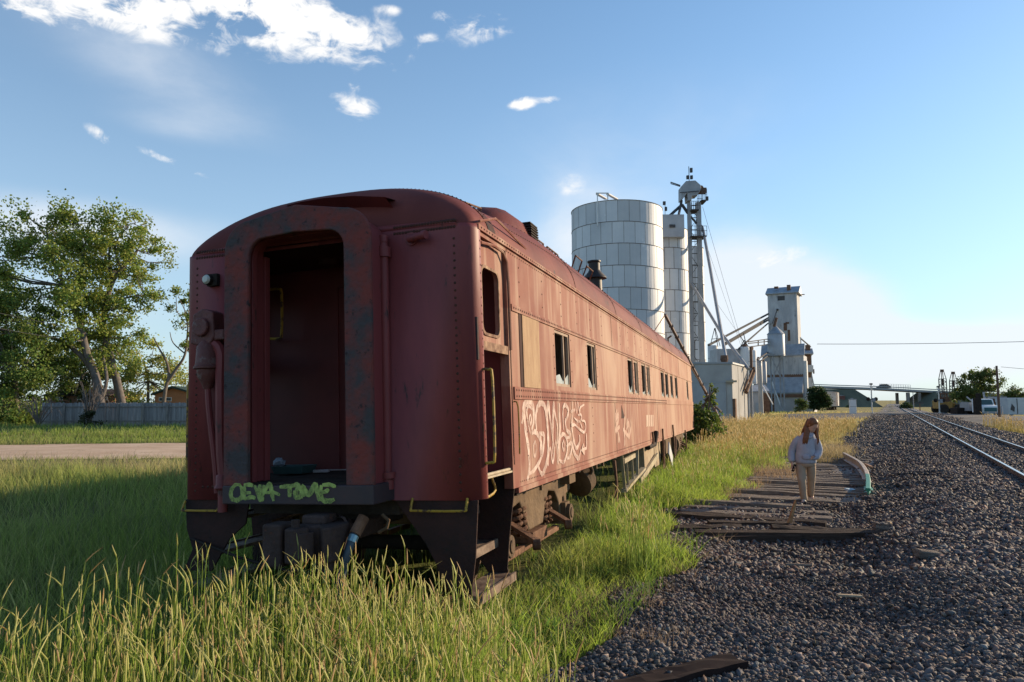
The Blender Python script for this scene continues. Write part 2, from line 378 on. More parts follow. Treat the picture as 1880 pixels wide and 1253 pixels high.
# approach embankments of the distant overpass
def mound(name, p0, p1, w0, w1, h0, h1, slope=1.7):
    """earth ramp whose crest runs p0->p1, ending in a slope at p0"""
    p0, p1 = Vector((p0.x, p0.y, 0)), Vector((p1.x, p1.y, 0)); d = (p1-p0).normalized(); n = Vector((d.y, -d.x, 0))
    def row(p, w, h, s): return [p+n*(w+h*s)+Vector((0, 0, -2)), p+n*w+Vector((0, 0, h)), p-n*w+Vector((0, 0, h)), p-n*(w+h*s)+Vector((0, 0, -2))]
    a = p0-d*h0*slope; toe = [a+n*(w0+h0*slope)+Vector((0, 0, -2)), a+n*w0*.9+Vector((0, 0, -1)), a-n*w0*.9+Vector((0, 0, -1)), a-n*(w0+h0*slope)+Vector((0, 0, -2))]
    b = MB(); rows = [toe, row(p0, w0, h0, slope), row((p0+p1)/2, w1, (h0+h1)/2, slope), row(p1, w1, h1, slope)]
    vs = [v for r in rows for v in r]; fs = [(i*4+k, i*4+k+1, i*4+k+5, i*4+k+4) for i in range(3) for k in range(3)]+[(0, 3, 2, 1)]
    b.add(vs, fs); return tag(b.build(name, MATS["bank"]), kind='structure')
mat('bank', (.10, .105, .075), (.18, .165, .11), .12, .95, bump=.6, bscale=.6)
# ------------------------------------------------------------------ main line and lifted siding
RAILM = mat('rail_steel', (.10, .06, .045), (.20, .12, .08), 4, .65, bump=.3, bscale=60, stretch=(1, 1, 1))
RAILTOP = mat('rail_top', (.75, .72, .68), (.60, .56, .52), 2, .28, metal=.9)
TIEM = mat('weathered_tie', (.12, .095, .08), (.30, .26, .22), 3, .9, bump=.8, bscale=30, c3=(.035, .028, .025), t3=.6, s3=5, stretch=(1, 9, 9))
TIED = mat('dark_tie', (.035, .026, .022), (.09, .068, .055), 3, .9, bump=.7, bscale=30, stretch=(1, 9, 9))
RUST = mat('rust', (.10, .05, .032), (.22, .12, .075), 6, .8, bump=.5, bscale=30)
def rail_prof(s=1.0):
    return [(-.07, 0), (.07, 0), (.07, .012), (.012, .03), (.012, .12), (.035, .135), (.037, .165), (.028, .172), (-.028, .172), (-.037, .165), (-.035, .135), (-.012, .12), (-.012, .03), (-.07, .012)]
def rail(name, u, t0, t1, ztop, label, group):
    b = MB(); pr = rail_prof(); n = len(pr); ts = list(np.arange(t0, 120, 6.))+list(np.arange(120, t1, 40.))
    vs = []
    for t in ts:
        for a, z in pr:
            x, y = xy(u+a, t); vs.append((x, y, ztop-.172+z))
    b.v = vs; m = []
    for i in range(len(ts)-1):
        for k in range(n):
            k2 = (k+1) % n; b.f.append((i*n+k, i*n+k2, (i+1)*n+k2, (i+1)*n+k)); b.m.append(1 if k == 7 else 0)
    o = b.build(name, [RAILM, RAILTOP]); tag(o, label, 'rail', group); return o
U1, U2, ZR = 2.38, 3.82, .442
rail('rail', U1, -8, 1500, ZR, 'shiny topped steel rail of the main line, the one nearer the walking person', 'rails of the main line')
rail('rail', U2, -8, 1500, ZR, 'shiny topped steel rail of the main line, the farther of its two rails', 'rails of the main line')
# ties of the main line, mostly buried in ballast
def tie(name, u0, u1, t, z, m, dz=0, skew=0, w=.23, h=.17, seed=0):
    rnd = random.Random(seed); b = MB(); L = u1-u0; n = 9
    rows = []
    for i in range(n+1):
        a = i/n; q = []
        for (yy, zz) in ((-w/2, -h), (w/2, -h), (w/2, 0), (w*.2, .004), (-w*.2, -.004), (-w/2, 0)):
            j = .007
            q.append(Vector((L*(a-.5)+(rnd.uniform(-.02, .02) if i in (0, n) else 0), yy+rnd.uniform(-j, j), zz+rnd.uniform(-j, j))))
        rows.append(q)
    b.loft(rows); o = b.build(name, m, smooth=False)
    x, y = xy((u0+u1)/2, t); o.location = (x, y, z); o.rotation_euler = (rnd.uniform(-.03, .03), dz, -TH+skew); return o
protos = [tie('track_tie', 0, 2.6, 0, 0, TIED, seed=k) for k in range(3)]
for p in protos: tag(p, 'dark buried wooden tie under the main line rails', 'railway tie', 'ties of the main line')
k = 0
for t in np.arange(4.2, 62, .56):
    p = protos[k] if k < 3 else protos[k % 3].copy()
    if k >= 3: COL.objects.link(p)
    x, y = xy((U1+U2)/2+random.uniform(-.05, .05), t+random.uniform(-.03, .03))
    p.location = (x, y, ZR-.172-.012); p.rotation_euler = (0, 0, -TH+random.uniform(-.012, .012)); k += 1
# lifted siding: loose grey ties, the nearer ones sunk in ballast, and one bent rail painted green at its end
k = 0
def along(px, py): return ut(*gnd(px, py, .05).xy)
look = ['split pale grey', 'weathered brown', 'cracked silver grey', 'dark weathered', 'flat grey', 'narrow worn brown']
ties = []
tl = list(np.arange(9.6, 13.3, .62))+list(np.arange(13.3, 15.3, .58))+list(np.arange(15.3, 26, .50))
for t in tl:
    u0, u1 = -3.35, -.55
    if t < 12: u0, u1 = -3.2+random.uniform(-.1, .2), -.6+random.uniform(-.3, .2)
    elif t < 15: u0, u1 = -3.5+random.uniform(-.1, .25), -.9+random.uniform(-.5, .1)
    else: u0, u1 = -3.05+random.uniform(-.1, .1), -.45+random.uniform(-.08, .08)
    sink = .02 if t < 11.5 else -.075
    o = tie('siding_tie', u0, u1, t, g1(*xy((u0+u1)/2, t))-sink+random.uniform(-.01, .015), TIED if t < 12.2 else TIEM, dz=random.uniform(-.012, .012), skew=random.uniform(-.05, .05), seed=100+k)
    ties.append(o)
    if t < 12.2: tag(o, 'dark tie sunk in ballast in front of the walking person', 'railway tie', 'dark ties of the lifted siding sunk in ballast')
    else: tag(o, 'grey weathered tie lying bare in the row by the walking person', 'railway tie', 'bare grey ties of the lifted siding')
    k += 1
o = tie('siding_tie', 0, 2.3, 0, 0, TIEM, seed=55); p = gnd(1365, 925, .1); o.location = (p.x, p.y, .13); o.rotation_euler = (0, .02, -.30)
tag(o, 'long pale grey tie lying askew at the grass edge, left of the person', 'railway tie')
o = tie('siding_tie', 0, 2.5, 0, 0, TIED, h=.2, seed=56); p = gnd(1450, 985, .1); o.location = (p.x, p.y, .17); o.rotation_euler = (0, -.03, -.22)
tag(o, 'long dark half buried tie nearest the camera among the stones', 'railway tie')
o = tie('wood_block', 0, .16, 0, 0, TIEM, w=.12, h=.30, seed=57); p = gnd(1619, 988, .1); o.location = (p.x, p.y, .30); o.rotation_euler = (0, .1, -.2)
tag(o, 'short upright sawn wood block standing in the stones', 'wood block')
o = tie('buried_tie', 0, 1.0, 0, 0, mat('creosote', (.022, .014, .013), (.035, .022, .02), 5, .9), w=.18, seed=58); p = gnd(1245, 1236, .1); o.location = (p.x, p.y, .115); o.rotation_euler = (0, -.06, .38)
tag(o, 'dark reddish tie end poking from ballast at the bottom edge of the photo', 'railway tie')
# bent rail
pts = [gnd(1549, 836, .22), gnd(1560, 842, .22), gnd(1577, 852, .22), gnd(1588, 866, .22), gnd(1593.5, 883, .22), gnd(1594, 905, .22)]
GRN = mat('green_paint', (.015, .17, .10), (.03, .24, .14), 8, .5)
PALE = mat('pale_rail', (.30, .22, .16), (.48, .40, .32), 5, .6)
def sweep(path, prof, b, side=None):
    rows = []
    for i, p in enumerate(path):
        d = (path[min(i+1, len(path)-1)]-path[max(i-1, 0)]).normalized(); s = d.cross(Vector((0, 0, 1))).normalized(); q = s.cross(d)
        rows.append([p+s*a+q*c for a, c in prof])
    b.loft(rows); return b
def smooth_path(P, n=6):
    out = []
    for i in range(len(P)-1):
        p0, p1, p2, p3 = P[max(i-1, 0)], P[i], P[i+1], P[min(i+2, len(P)-1)]
        for k in range(n):
            t = k/n; out.append(.5*((2*p1)+(p2-p0)*t+(2*p0-5*p1+4*p2-p3)*t*t+(3*p1-p0-3*p2+p3)*t**3))
    out.append(P[-1]); return out
sp = smooth_path(pts); sp = [Vector((p.x, p.y, .1)) for p in sp]; base = empty('bent_rail', sp[0]); tag(base, 'bent loose rail with a green painted end lying over the ties', 'rail')
inv = Matrix.Translation(-sp[0]); cut = int(len(sp)*.72); prof = [(a*1.25, z*1.2) for a, z in rail_prof()]
b = sweep(sp[:cut+1], prof, MB()); b.xf(inv); b.build('rail_body', PALE, base)
b = sweep(sp[cut:], prof, MB()); b.xf(inv); b.build('painted_end', GRN, base)
for i, (px, py, L_, a_, dz_, lb) in enumerate(((1300, 945, 1.5, -.16, .12, 'dark split tie end at the grass edge, just below the long pale tie'), (1350, 985, 1.7, -.10, .13, 'dark brown broken tie left of the splinter'), (1500, 978, 1.2, -.30, .15, 'crooked dark tie fragment right of the splinter'), (1380, 962, 1.3, -.12, .11, 'thin dark tie fragment between the buried ties'), (1560, 982, 1.0, -.38, .15, 'dark tie stump pointing to the upright block'), (1300, 968, 1.0, -.05, .10, 'short dark tie piece beside the green verge'))):
    o = tie('broken_tie', 0, L_, 0, 0, TIED, w=.2, h=.16, seed=200+i); p = gnd(px, py, .1); o.location = (p.x, p.y, g1(p.x, p.y)+dz_-.02); o.rotation_euler = (random.uniform(-.15, .15), random.uniform(-.05, .05), a_); tag(o, lb, 'railway tie')
p = gnd(1447, 962, .12)
b = MB(); b.prism([(-.03, 0), (.03, 0), (.018, .36), (.0, .42), (-.012, .3)], 1, -.02, .02); o = b.build('splinter', mat('raw_wood', (.28, .15, .07), (.42, .26, .13), 9, .85)); o.location = p+Vector((0, 0, -.05)); o.rotation_euler = (.1, .27, .3)
tag(o, 'upright reddish splinter of a broken tie in front of the person', 'splinter')
def litter(px, py, name, label, cat, m, sz, rot=(0, 0, 0), z=.06):
    b = MB(); b.box((0, 0, 0), sz); o = b.build(name, m, bevel=min(sz)*.2)
    q = gnd(px, py, z); o.location = (q.x, q.y, g1(q.x, q.y)+z); o.rotation_euler = rot; return tag(o, label, cat)
WOODL = mat('chip_wood', (.35, .26, .17), (.5, .4, .28), 8, .85)
litter(1562, 903, 'plastic_scrap', 'crumpled pale plastic scrap on the stones by the green rail end', 'litter', mat('plastic', (.45, .55, .6)), (.28, .12, .05), (.2, .1, .5), .09)
litter(1705, 1050, 'wood_offcut', 'short dark wood offcut lying on the ballast at right', 'wood scrap', TIEM, (.30, .12, .09), (.1, .15, .2), .07)
litter(1560, 1102, 'wood_sliver', 'thin pale wood sliver lying on the middle of the stones', 'wood scrap', WOODL, (.26, .035, .02), (0, .1, .2), .10)
litter(1465, 1040, 'wood_sliver', 'thin grey stick lying on stones below the dark tie', 'wood scrap', TIEM, (.3, .03, .025), (0, .05, .05), .09)
litter(1592, 862, 'brown_rock', 'large reddish brown rock beside the bent rail', 'rock', mat('brick_rock', (.25, .13, .08), (.35, .2, .12), 5), (.22, .2, .16), (.3, .2, .5), .08)
litter(1633, 976, 'wood_offcut', 'small light wood chip in the ballast right of the upright block', 'wood scrap', WOODL, (.12, .05, .03), (.1, .1, .9), .07)
# ------------------------------------------------------------------ ballast stones
def stones(name, X, Y, size, label, m, ico=False, lift=.3, seed=3):
    rg = np.random.default_rng(seed); n = len(X)
    if ico:
        ph = (1+5**.5)/2; B = np.array([(-1, ph, 0), (1, ph, 0), (-1, -ph, 0), (1, -ph, 0), (0, -1, ph), (0, 1, ph), (0, -1, -ph), (0, 1, -ph), (ph, 0, -1), (ph, 0, 1), (-ph, 0, -1), (-ph, 0, 1)])/1.9*.5
        Fb = np.array([(0, 11, 5), (0, 5, 1), (0, 1, 7), (0, 7, 10), (0, 10, 11), (1, 5, 9), (5, 11, 4), (11, 10, 2), (10, 7, 6), (7, 1, 8), (3, 9, 4), (3, 4, 2), (3, 2, 6), (3, 6, 8), (3, 8, 9), (4, 9, 5), (2, 4, 11), (6, 2, 10), (8, 6, 7), (9, 8, 1)])
    else:
        B = np.array([(x, y, z) for x in (-.5, .5) for y in (-.5, .5) for z in (-.5, .5)])*.85
        Fq = [(0, 1, 3, 2), (4, 6, 7, 5), (0, 4, 5, 1), (2, 3, 7, 6), (0, 2, 6, 4), (1, 5, 7, 3)]
        Fb = np.array([t for a, b, c, d in Fq for t in ((a, b, c), (a, c, d))])
    V = np.repeat(B[None], n, 0)*(1+rg.normal(0, .24, (n, len(B), 3)))+rg.normal(0, .07, (n, len(B), 3)); V = np.clip(V, -.42, .46)
    V *= (size*np.ones(n))[:, None, None]*np.stack([rg.uniform(.9, 1.45, n), rg.uniform(.65, 1.05, n), rg.uniform(.45, .85, n)], -1)[:, None]
    a = rg.uniform(0, 2*PI, n); tx = rg.normal(0, .45, n); ty = rg.normal(0, .45, n)
    def rotx(V, t, i, j):
        c, s = np.cos(t)[:, None], np.sin(t)[:, None]; p, q = V[..., i].copy(), V[..., j].copy(); V[..., i] = c*p-s*q; V[..., j] = s*p+c*q
    rotx(V, tx, 1, 2); rotx(V, ty, 0, 2); rotx(V, a, 0, 1)
    V[..., 0] += X[:, None]; V[..., 1] += Y[:, None]; V[..., 2] += (G(X, Y)+.022+size*lift*rg.uniform(.2, 1.6, n))[:, None]
    F = (Fb[None]+(np.arange(n)*len(B))[:, None, None]).reshape(-1, 3)
    pal = np.array([(.105, .10, .105), (.14, .12, .115), (.085, .09, .10), (.18, .155, .135), (.13, .095, .085), (.09, .105, .115), (.24, .21, .18), (.065, .06, .062), (.12, .11, .10)])
    c = pal[rg.choice(len(pal), n, p=[.2, .16, .17, .08, .10, .14, .03, .07, .05])]*np.minimum(rg.lognormal(-.16, .24, (n, 1)), 1.5)*(1+.22*np.sin(X*.9+Y*.4)*np.sin(Y*1.3-X*.5)+.15*np.sin(X*3.1+Y*1.7)*np.sin(Y*2.3+X))[:, None]*np.array([(1.22, 1.13, 1.07)])
    col = np.repeat(c, len(B), 0)
    o = mesh_np(name, V.reshape(-1, 3), F, m, col); tag(o, label, 'ballast', kind='stuff'); return o
STM = mat('stone', (1, 1, 1), None, rough=.74, attr='Col', bump=.5, bscale=70)
def polar(n, r0, r1, p, a0=-50, a1=52, seed=1):
    """points whose density falls as r^-p"""
    rg = np.random.default_rng(seed); q = rg.uniform(0, 1, n); k = 2-p
    r = (r0**k+(r1**k-r0**k)*q)**(1/k) if abs(k) > 1e-3 else r0*(r1/r0)**q
    a = R(a0)+(R(a1)-R(a0))*rg.uniform(0, 1, n); return r*np.sin(a), r*np.cos(a)
COACH_O = np.array([-1.677, 6.54]); COACH_H = .3204
def coach_su(x, y):
    dx, dy = x-COACH_O[0], y-COACH_O[1]; return dx*math.sin(COACH_H)+dy*math.cos(COACH_H), dx*math.cos(COACH_H)-dy*math.sin(COACH_H)
X, Y = polar(170000, 3.0, 8.5, 1.0, -12, 60, 1); k = in_ballast(X, Y); X, Y = X[k], Y[k]
u, t = ut(X, Y); rg = np.random.default_rng(5)
stones('ballast_stone', X, Y, np.clip(rg.lognormal(-3.38, .30, len(X)), .015, .065), 'dark grey crushed stone ballast in the foreground', STM, True, .35, 3)
X, Y = polar(190000, 8.5, 34, 1.35, -10, 52, 2); k = in_ballast(X, Y); X, Y = X[k], Y[k]; u, t = ut(X, Y)
k = ~((u > -3.4) & (u < -.5) & (t > 14.9) & (t < 26) & (rg.random(len(X)) < .93)); X, Y = X[k], Y[k]
k = (u[k] < 5.6); X, Y = X[k], Y[k]
stones('ballast_stone', X, Y, np.clip(rg.lognormal(-3.3, .30, len(X)), .018, .07)*(1+.012*np.hypot(X, Y)), 'dark crushed stone ballast along the tracks', STM, False, .3, 4)
X, Y = polar(60000, 34, 110, 1.6, 5, 45, 8); k = in_ballast(X, Y); X, Y = X[k], Y[k]
stones('ballast_stone', X, Y, rg.uniform(.06, .1, len(X))*(1+.008*np.hypot(X, Y)), 'far crushed stone ballast toward the level crossing', STM, False, .25, 6)
# ------------------------------------------------------------------ the derelict passenger coach
CO = empty('passenger_coach')
_ax = Vector((math.sin(COACH_H), math.cos(COACH_H), -.0059)).normalized(); _l0 = Vector((math.cos(COACH_H), -math.sin(COACH_H), 0)); _u0 = _l0.cross(_ax)
_c, _s = math.cos(.0366), math.sin(.0366); _lat = _l0*_c+_u0*_s; _up = _u0*_c-_l0*_s
CM = Matrix(((_lat.x, _ax.x, _up.x, -1.677), (_lat.y, _ax.y, _up.y, 6.54), (_lat.z, _ax.z, _up.z, 0), (0, 0, 0, 1)))
CO.matrix_world = CM; CMI = CM.inverted()
tag(CO, 'derelict rusty red railway passenger coach with open end doorway and pale graffiti', 'railway coach')
def cl(px, py, axis, val):
    o = CMI@Vector((0, 0, CAMH)); d = CMI.to_3x3()@ray(px, py); t = (val-o[axis])/d[axis]; return o+d*t
HW, ZB, ZE, LEN = 1.52, 1.08, 3.44, 23.0
def side_paint():
    m = bpy.data.materials.new('faded_side_paint'); m.use_nodes = True; nt = m.node_tree; N = nt.nodes; L = nt.links
    p = N['Principled BSDF']; p.inputs['Roughness'].default_value = .75; p.inputs['Specular IOR Level'].default_value = .15
    tc = N.new('ShaderNodeTexCoord')
    def noi(scale, st, det=8, rough=.6, w=None, dist=0):
        mp = N.new('ShaderNodeMapping'); mp.inputs['Scale'].default_value = st; L.new(tc.outputs['Object'], mp.inputs[0])
        n = N.new('ShaderNodeTexNoise'); n.inputs['Scale'].default_value = scale; n.inputs['Detail'].default_value = det; n.inputs['Roughness'].default_value = rough; n.inputs['Distortion'].default_value = dist
        L.new(mp.outputs[0], n.inputs['Vector']); return n.outputs[0]
    def mix(f, a, b, lo, hi, mode='MIX', amt=1):
        r = N.new('ShaderNodeMapRange'); r.inputs[1].default_value = lo; r.inputs[2].default_value = hi; r.inputs[4].default_value = amt; L.new(f, r.inputs[0])
        x = N.new('ShaderNodeMix'); x.data_type = 'RGBA'; x.blend_type = mode; L.new(r.outputs[0], x.inputs[0])
        for i, v in ((6, a), (7, b)):
            if isinstance(v, tuple): x.inputs[i].default_value = v+(1,)
            else: L.new(v, x.inputs[i])
        return x.outputs[2]
    red, sal, pale = (.195, .062, .046), (.265, .112, .078), (.43, .295, .215)
    c = mix(noi(1.0, (1, .7, .9), 5), red, sal, .33, .56)
    # runs of faded paint: streaks that fall from the eave and the belt rail
    c = mix(noi(2.1, (1, 2.4, .22), 6, .6), c, pale, .50, .70, amt=.8)
    c = mix(noi(.75, (1, .9, .55), 3, .5, dist=.8), c, pale, .49, .66, amt=.75)
    # the panel between the windows has weathered most
    sp = N.new('ShaderNodeSeparateXYZ'); L.new(tc.outputs['Object'], sp.inputs[0])
    band = N.new('ShaderNodeMapRange'); band.inputs[1].default_value = 2.0; band.inputs[2].default_value = 2.06; L.new(sp.outputs[2], band.inputs[0])
    band2 = N.new('ShaderNodeMapRange'); band2.inputs[1].default_value = 2.86; band2.inputs[2].default_value = 2.80; L.new(sp.outputs[2], band2.inputs[0])
    mu = N.new('ShaderNodeMath'); mu.operation = 'MULTIPLY'; L.new(band.outputs[0], mu.inputs[0]); L.new(band2.outputs[0], mu.inputs[1])
    mu2 = N.new('ShaderNodeMath'); mu2.operation = 'MULTIPLY'; L.new(mu.outputs[0], mu2.inputs[0]); L.new(noi(1.3, (1, 1.6, .3), 5), mu2.inputs[1])
    c = mix(mu2.outputs[0], c, (.42, .27, .19), .36, .66, amt=.6)
    # gradually paler and more orange toward the far end
    c = mix(sp.outputs[1], c, (.44, .24, .14), 4, 26, amt=.45)
    c = mix(noi(3.0, (1, 6, .35), 8, .75), c, (.12, .04, .028), .60, .70, amt=.75)
    c = mix(noi(34, (1, 1, 1), 4, .8), c, (.10, .045, .035), .66, .74, amt=.7)
    c = mix(noi(9, (1, 1, 1), 9, .8), c, (.09, .05, .04), .70, .76, amt=.7)
    L.new(c, p.inputs['Base Color'])
    b = N.new('ShaderNodeBump'); b.inputs['Strength'].default_value = .35; b.inputs['Distance'].default_value = .03; L.new(noi(1.7, (1, 1, 1), 3), b.inputs['Height']); L.new(b.outputs[0], p.inputs['Normal'])
    return m
SIDE = side_paint()
ENDP = mat('end_paint', (.235, .048, .048), (.165, .034, .036), 1.4, .55, c3=(.06, .026, .024), t3=.60, s3=6, bump=.4, bscale=2.5, stretch=(1.6, 1, .45))
ROOFP = mat('roof_paint', (.18, .050, .042), (.125, .033, .030), 1.2, .7, c3=(.035, .03, .03), t3=.60, s3=3, bump=.3, bscale=6)
SOOT = mat('sooty_strip', (.05, .025, .024), (.13, .04, .035), 2.5, .8, c3=(.022, .024, .028), t3=.5, s3=4)
FRAME = mat('scorched_frame', (.20, .050, .042), (.070, .060, .062), 2.6, .8, c3=(.045, .032, .034), t3=.58, s3=13, bump=.8, bscale=25, lo=.40, hi=.60, det=14)
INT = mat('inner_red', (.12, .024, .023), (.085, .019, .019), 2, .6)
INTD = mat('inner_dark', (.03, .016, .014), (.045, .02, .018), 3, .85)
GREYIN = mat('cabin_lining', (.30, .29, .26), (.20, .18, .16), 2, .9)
BLACK = mat('dark_grime', (.022, .018, .016), (.045, .034, .028), 4, .85, bump=.5, bscale=20)
TRUCK = mat('truck_rust', (.17, .115, .072), (.09, .06, .04), 3, .85, bump=.6, bscale=18, c3=(.05, .032, .024), t3=.6, s3=5)
YEL = mat('yellow_paint', (.44, .27, .03), (.34, .20, .03), 8, .55, c3=(.08, .045, .03), t3=.50, s3=11)
PLY = mat('plywood', (.42, .29, .18), (.33, .21, .13), 2, .85, c3=(.16, .09, .06), t3=.62, s3=5, stretch=(1, 5, 1.2), bump=.3)
SEAM = mat('dark_seam', (.05, .022, .018))
RIV = mat('rivet_dark', (.10, .04, .028), (.06, .03, .025), 20, .8)  # worn brown, darkened to stand in for the small shadows round the heads
GLASSF = mat('window_wood', (.40, .31, .24), (.28, .2, .15), 5, .8)

def rivets(b, pts, n, r=.011, h=.007):
    """low domed rivet heads on a plane with outward normal n"""
    b.cur = 1; n = Vector(n); u = n.cross(Vector((0, 0, 1))); u = u.normalized() if u.length > .1 else Vector((1, 0, 0)); w = n.cross(u)
    for p in pts:
        p = Vector(p); o = [p+(u*math.cos(a)+w*math.sin(a))*r for a in (0, PI/3, 2*PI/3, PI, 4*PI/3, 5*PI/3)]
        b.add(o+[p+n*h], [(i, (i+1) % 6, 6) for i in range(6)])
    b.cur = 0
def line(a, b, n):
    a, b = Vector(a), Vector(b); return [a+(b-a)*((i+.5)/n) for i in range(n)]
# window openings of the camera-side wall: (s0, s1)
WZ0, WZ1 = 2.10, 2.78
WIN = [(2.64, 3.38), (4.42, 5.02), (7.95, 8.55), (8.72, 9.22), (9.72, 10.32), (10.5, 11.0), (13.1, 13.75), (14.05, 14.75), (15.3, 15.95), (16.6, 17.3), (20.6, 21.2)]
def side_wall(x, wins, name, m, s0, s1):
    """plate with true openings: outer and inner face plus reveals"""
    b = MB(); sg = 1 if x > 0 else -1; th = .07; ys = [s0]; zs = [ZB, WZ0, WZ1, ZE]
    cuts = sorted(set([s0, s1]+[q for w in wins for q in w]+list(np.arange(math.ceil(s0), s1, 1.5))))
    for ya, yb in zip(cuts[:-1], cuts[1:]):
        for za, zb in zip(zs[:-1], zs[1:]):
            if za == WZ0 and any(w[0] <= ya+1e-6 and yb <= w[1]+1e-6 for w in wins): continue
            for xx in (x, x-sg*th): b.add([(xx, ya, za), (xx, yb, za), (xx, yb, zb), (xx, ya, zb)], [(0, 1, 2, 3)])
    for a, c in wins:
        for p, q in (((a, WZ0), (c, WZ0)), ((c, WZ0), (c, WZ1)), ((c, WZ1), (a, WZ1)), ((a, WZ1), (a, WZ0))):
            b.add([(x, p[0], p[1]), (x, q[0], q[1]), (x-sg*th, q[0], q[1]), (x-sg*th, p[0], p[1])], [(0, 1, 2, 3)])
    for y in (s0, s1): b.add([(x, y, ZB), (x, y, ZE), (x-sg*th, y, ZE), (x-sg*th, y, ZB)], [(0, 1, 2, 3)])
    b.add([(x, s0, ZB), (x, s1, ZB), (x-sg*th, s1, ZB), (x-sg*th, s0, ZB)], [(0, 1, 2, 3)])
    return b
VS = 1.0      # the wall starts behind the vestibule
sw = side_wall(HW, WIN, 'side_wall', SIDE, VS, LEN)
rows = MB()
for zz in (1.115, 1.14): rivets(sw, line((HW, VS+.1, 1.125), (HW, 12, 1.125), 190), (1, 0, 0), .010, .006); break
for s in (1.4, 3.0, 4.6): rivets(sw, line((HW, s, 1.3), (HW, s, 1.9), 5), (1, 0, 0), .013)
for s in np.arange(1.3, 14, .85): rivets(sw, line((HW, s, 2.9), (HW, s, 3.35), 3), (1, 0, 0), .013)
for a, c in WIN: rivets(sw, line((HW, a-.06, WZ0), (HW, a-.06, WZ1), 5)+line((HW, c+.06, WZ0), (HW, c+.06, WZ1), 5), (1, 0, 0), .012)
sw.build('side_wall', [SIDE, RIV], CO, fix=False)
lw = side_wall(-HW, WIN, 'side_wall', SIDE, VS, LEN); lw.build('side_wall', SIDE, CO, fix=False)
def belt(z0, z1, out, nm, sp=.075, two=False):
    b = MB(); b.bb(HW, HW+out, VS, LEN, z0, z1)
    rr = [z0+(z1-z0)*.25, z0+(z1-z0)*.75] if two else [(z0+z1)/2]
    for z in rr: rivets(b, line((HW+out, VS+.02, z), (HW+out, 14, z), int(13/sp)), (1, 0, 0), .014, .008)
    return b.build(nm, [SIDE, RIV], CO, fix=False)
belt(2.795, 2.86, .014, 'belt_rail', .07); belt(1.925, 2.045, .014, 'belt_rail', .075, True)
b = MB(); b.bb(HW-.02, HW+.02, VS, LEN, ZB-.05, ZB); b.build('sill_angle', SIDE, CO)
for s in (6.4, 12.0, 18.0, 21.3):
    b = MB(); b.bb(HW+.0005, HW+.003, s-.009, s+.009, ZB+.01, 1.92); b.bb(HW+.0005, HW+.003, s-.007, s+.007, 2.87, ZE-.02); b.build('panel_seam', SEAM, CO)
b = MB(); b.bb(HW, HW+.012, 1.33, 1.93, 2.05, 2.79)
pw = b.build('plywood_cover', PLY, CO); pw['label'] = 'weathered plywood board over the first window'
b = MB(); b.bb(HW+.001, HW+.006, 1.24, 1.31, 2.05, 2.79); b.build('cover_edge', SEAM, CO)
# frames and broken sashes in the windows
for i, (a, c) in enumerate(WIN):
    b = MB(); w = .035
    for (p, q, z0, z1) in ((a, a+w, WZ0, WZ1), (c-w, c, WZ0, WZ1), (a+w, c-w, WZ1-w, WZ1), (a+w, c-w, WZ0, WZ0+w)): b.bb(HW-.05, HW-.015, p, q, z0, z1)
    fr = b.build('window_frame', GLASSF, CO)
    if i in (0, 1, 3, 5):
        b = MB(); m_ = (a+c)/2+.12; b.bb(HW-.045, HW-.02, m_-.015, m_+.02, WZ0+w, WZ1-w); b.build('mullion', GLASSF, fr)
    b = MB(); rnd = random.Random(i)
    x = HW-.03; z = WZ0+w
    b.add([(x, a+w, z), (x, c-w, z), (x, c-w, z+.05+.1*rnd.random()), (x, (a+c)/2+.05, z+.03), (x, (a+c)/2-.1, z+.10*rnd.random()+.04), (x, a+w, z+.2*rnd.random())], [(0, 1, 2, 3, 4, 5)])
    sol = b.build('broken_pane', mat('dusty_glass', (.42, .45, .42), (.3, .32, .3), 6, .25), fr); so_ = sol.modifiers.new('s', 'SOLIDIFY'); so_.thickness = .004
# roof: arched sheet, hooded at the near end
def rise(s):
    q = min(1, max(0, s/.50)); e = .06+.50*math.sqrt(1-(1-q)**2.2)+.30*float(sm(s, .25, 3.2))
    q2 = min(1, max(0, (LEN-s)/.6)); return e*(.5+.5*math.sin(q2*PI/2))
def rz(a, s):      # a in [-1,1]
    return ZE+rise(s)*(1-abs(a)**2.7)**.55
def rw(s):      # half width of the roof sheet: follows the rounded corner
    q = max(0, .13-s); return HW-.13+math.sqrt(max(0, .13**2-q*q)) if s < .13 else HW
def roof_sheet(s_list, name, m, inset=0, amax=1.0):
    A = [math.sin(t)*amax for t in np.linspace(-PI/2, PI/2, 41)]; b = MB(); n = len(A)
    for s in s_list:
        xin = .0
        for a in A: b.v.append((a*rw(s), s, rz(a, s)-inset))
    for i in range(len(s_list)-1):
        for k in range(n-1): b.f.append((i*n+k, i*n+k+1, (i+1)*n+k+1, (i+1)*n+k)); b.m.append(0)
    return b, A, n
SL = [0, .004, .012, .025, .045, .07, .1, .13, .18, .25, .33, .42, .52, .62, .72, .82, .95, 1.1, 1.3]+list(np.linspace(1.5, LEN-.7, 40))+list(np.linspace(LEN-.6, LEN, 6))
b, A, n = roof_sheet(SL, 'roof', ROOFP)
b.add([(a*HW, LEN, rz(a, LEN)) for a in A]+[(a*HW, LEN, ZE-.001) for a in A], [(k, k+1, n+k+1, n+k) for k in range(n-1)])
for i, s in enumerate(np.arange(1.6, 16, .09)):
    for a in (.985,): b.v
rv = MB()
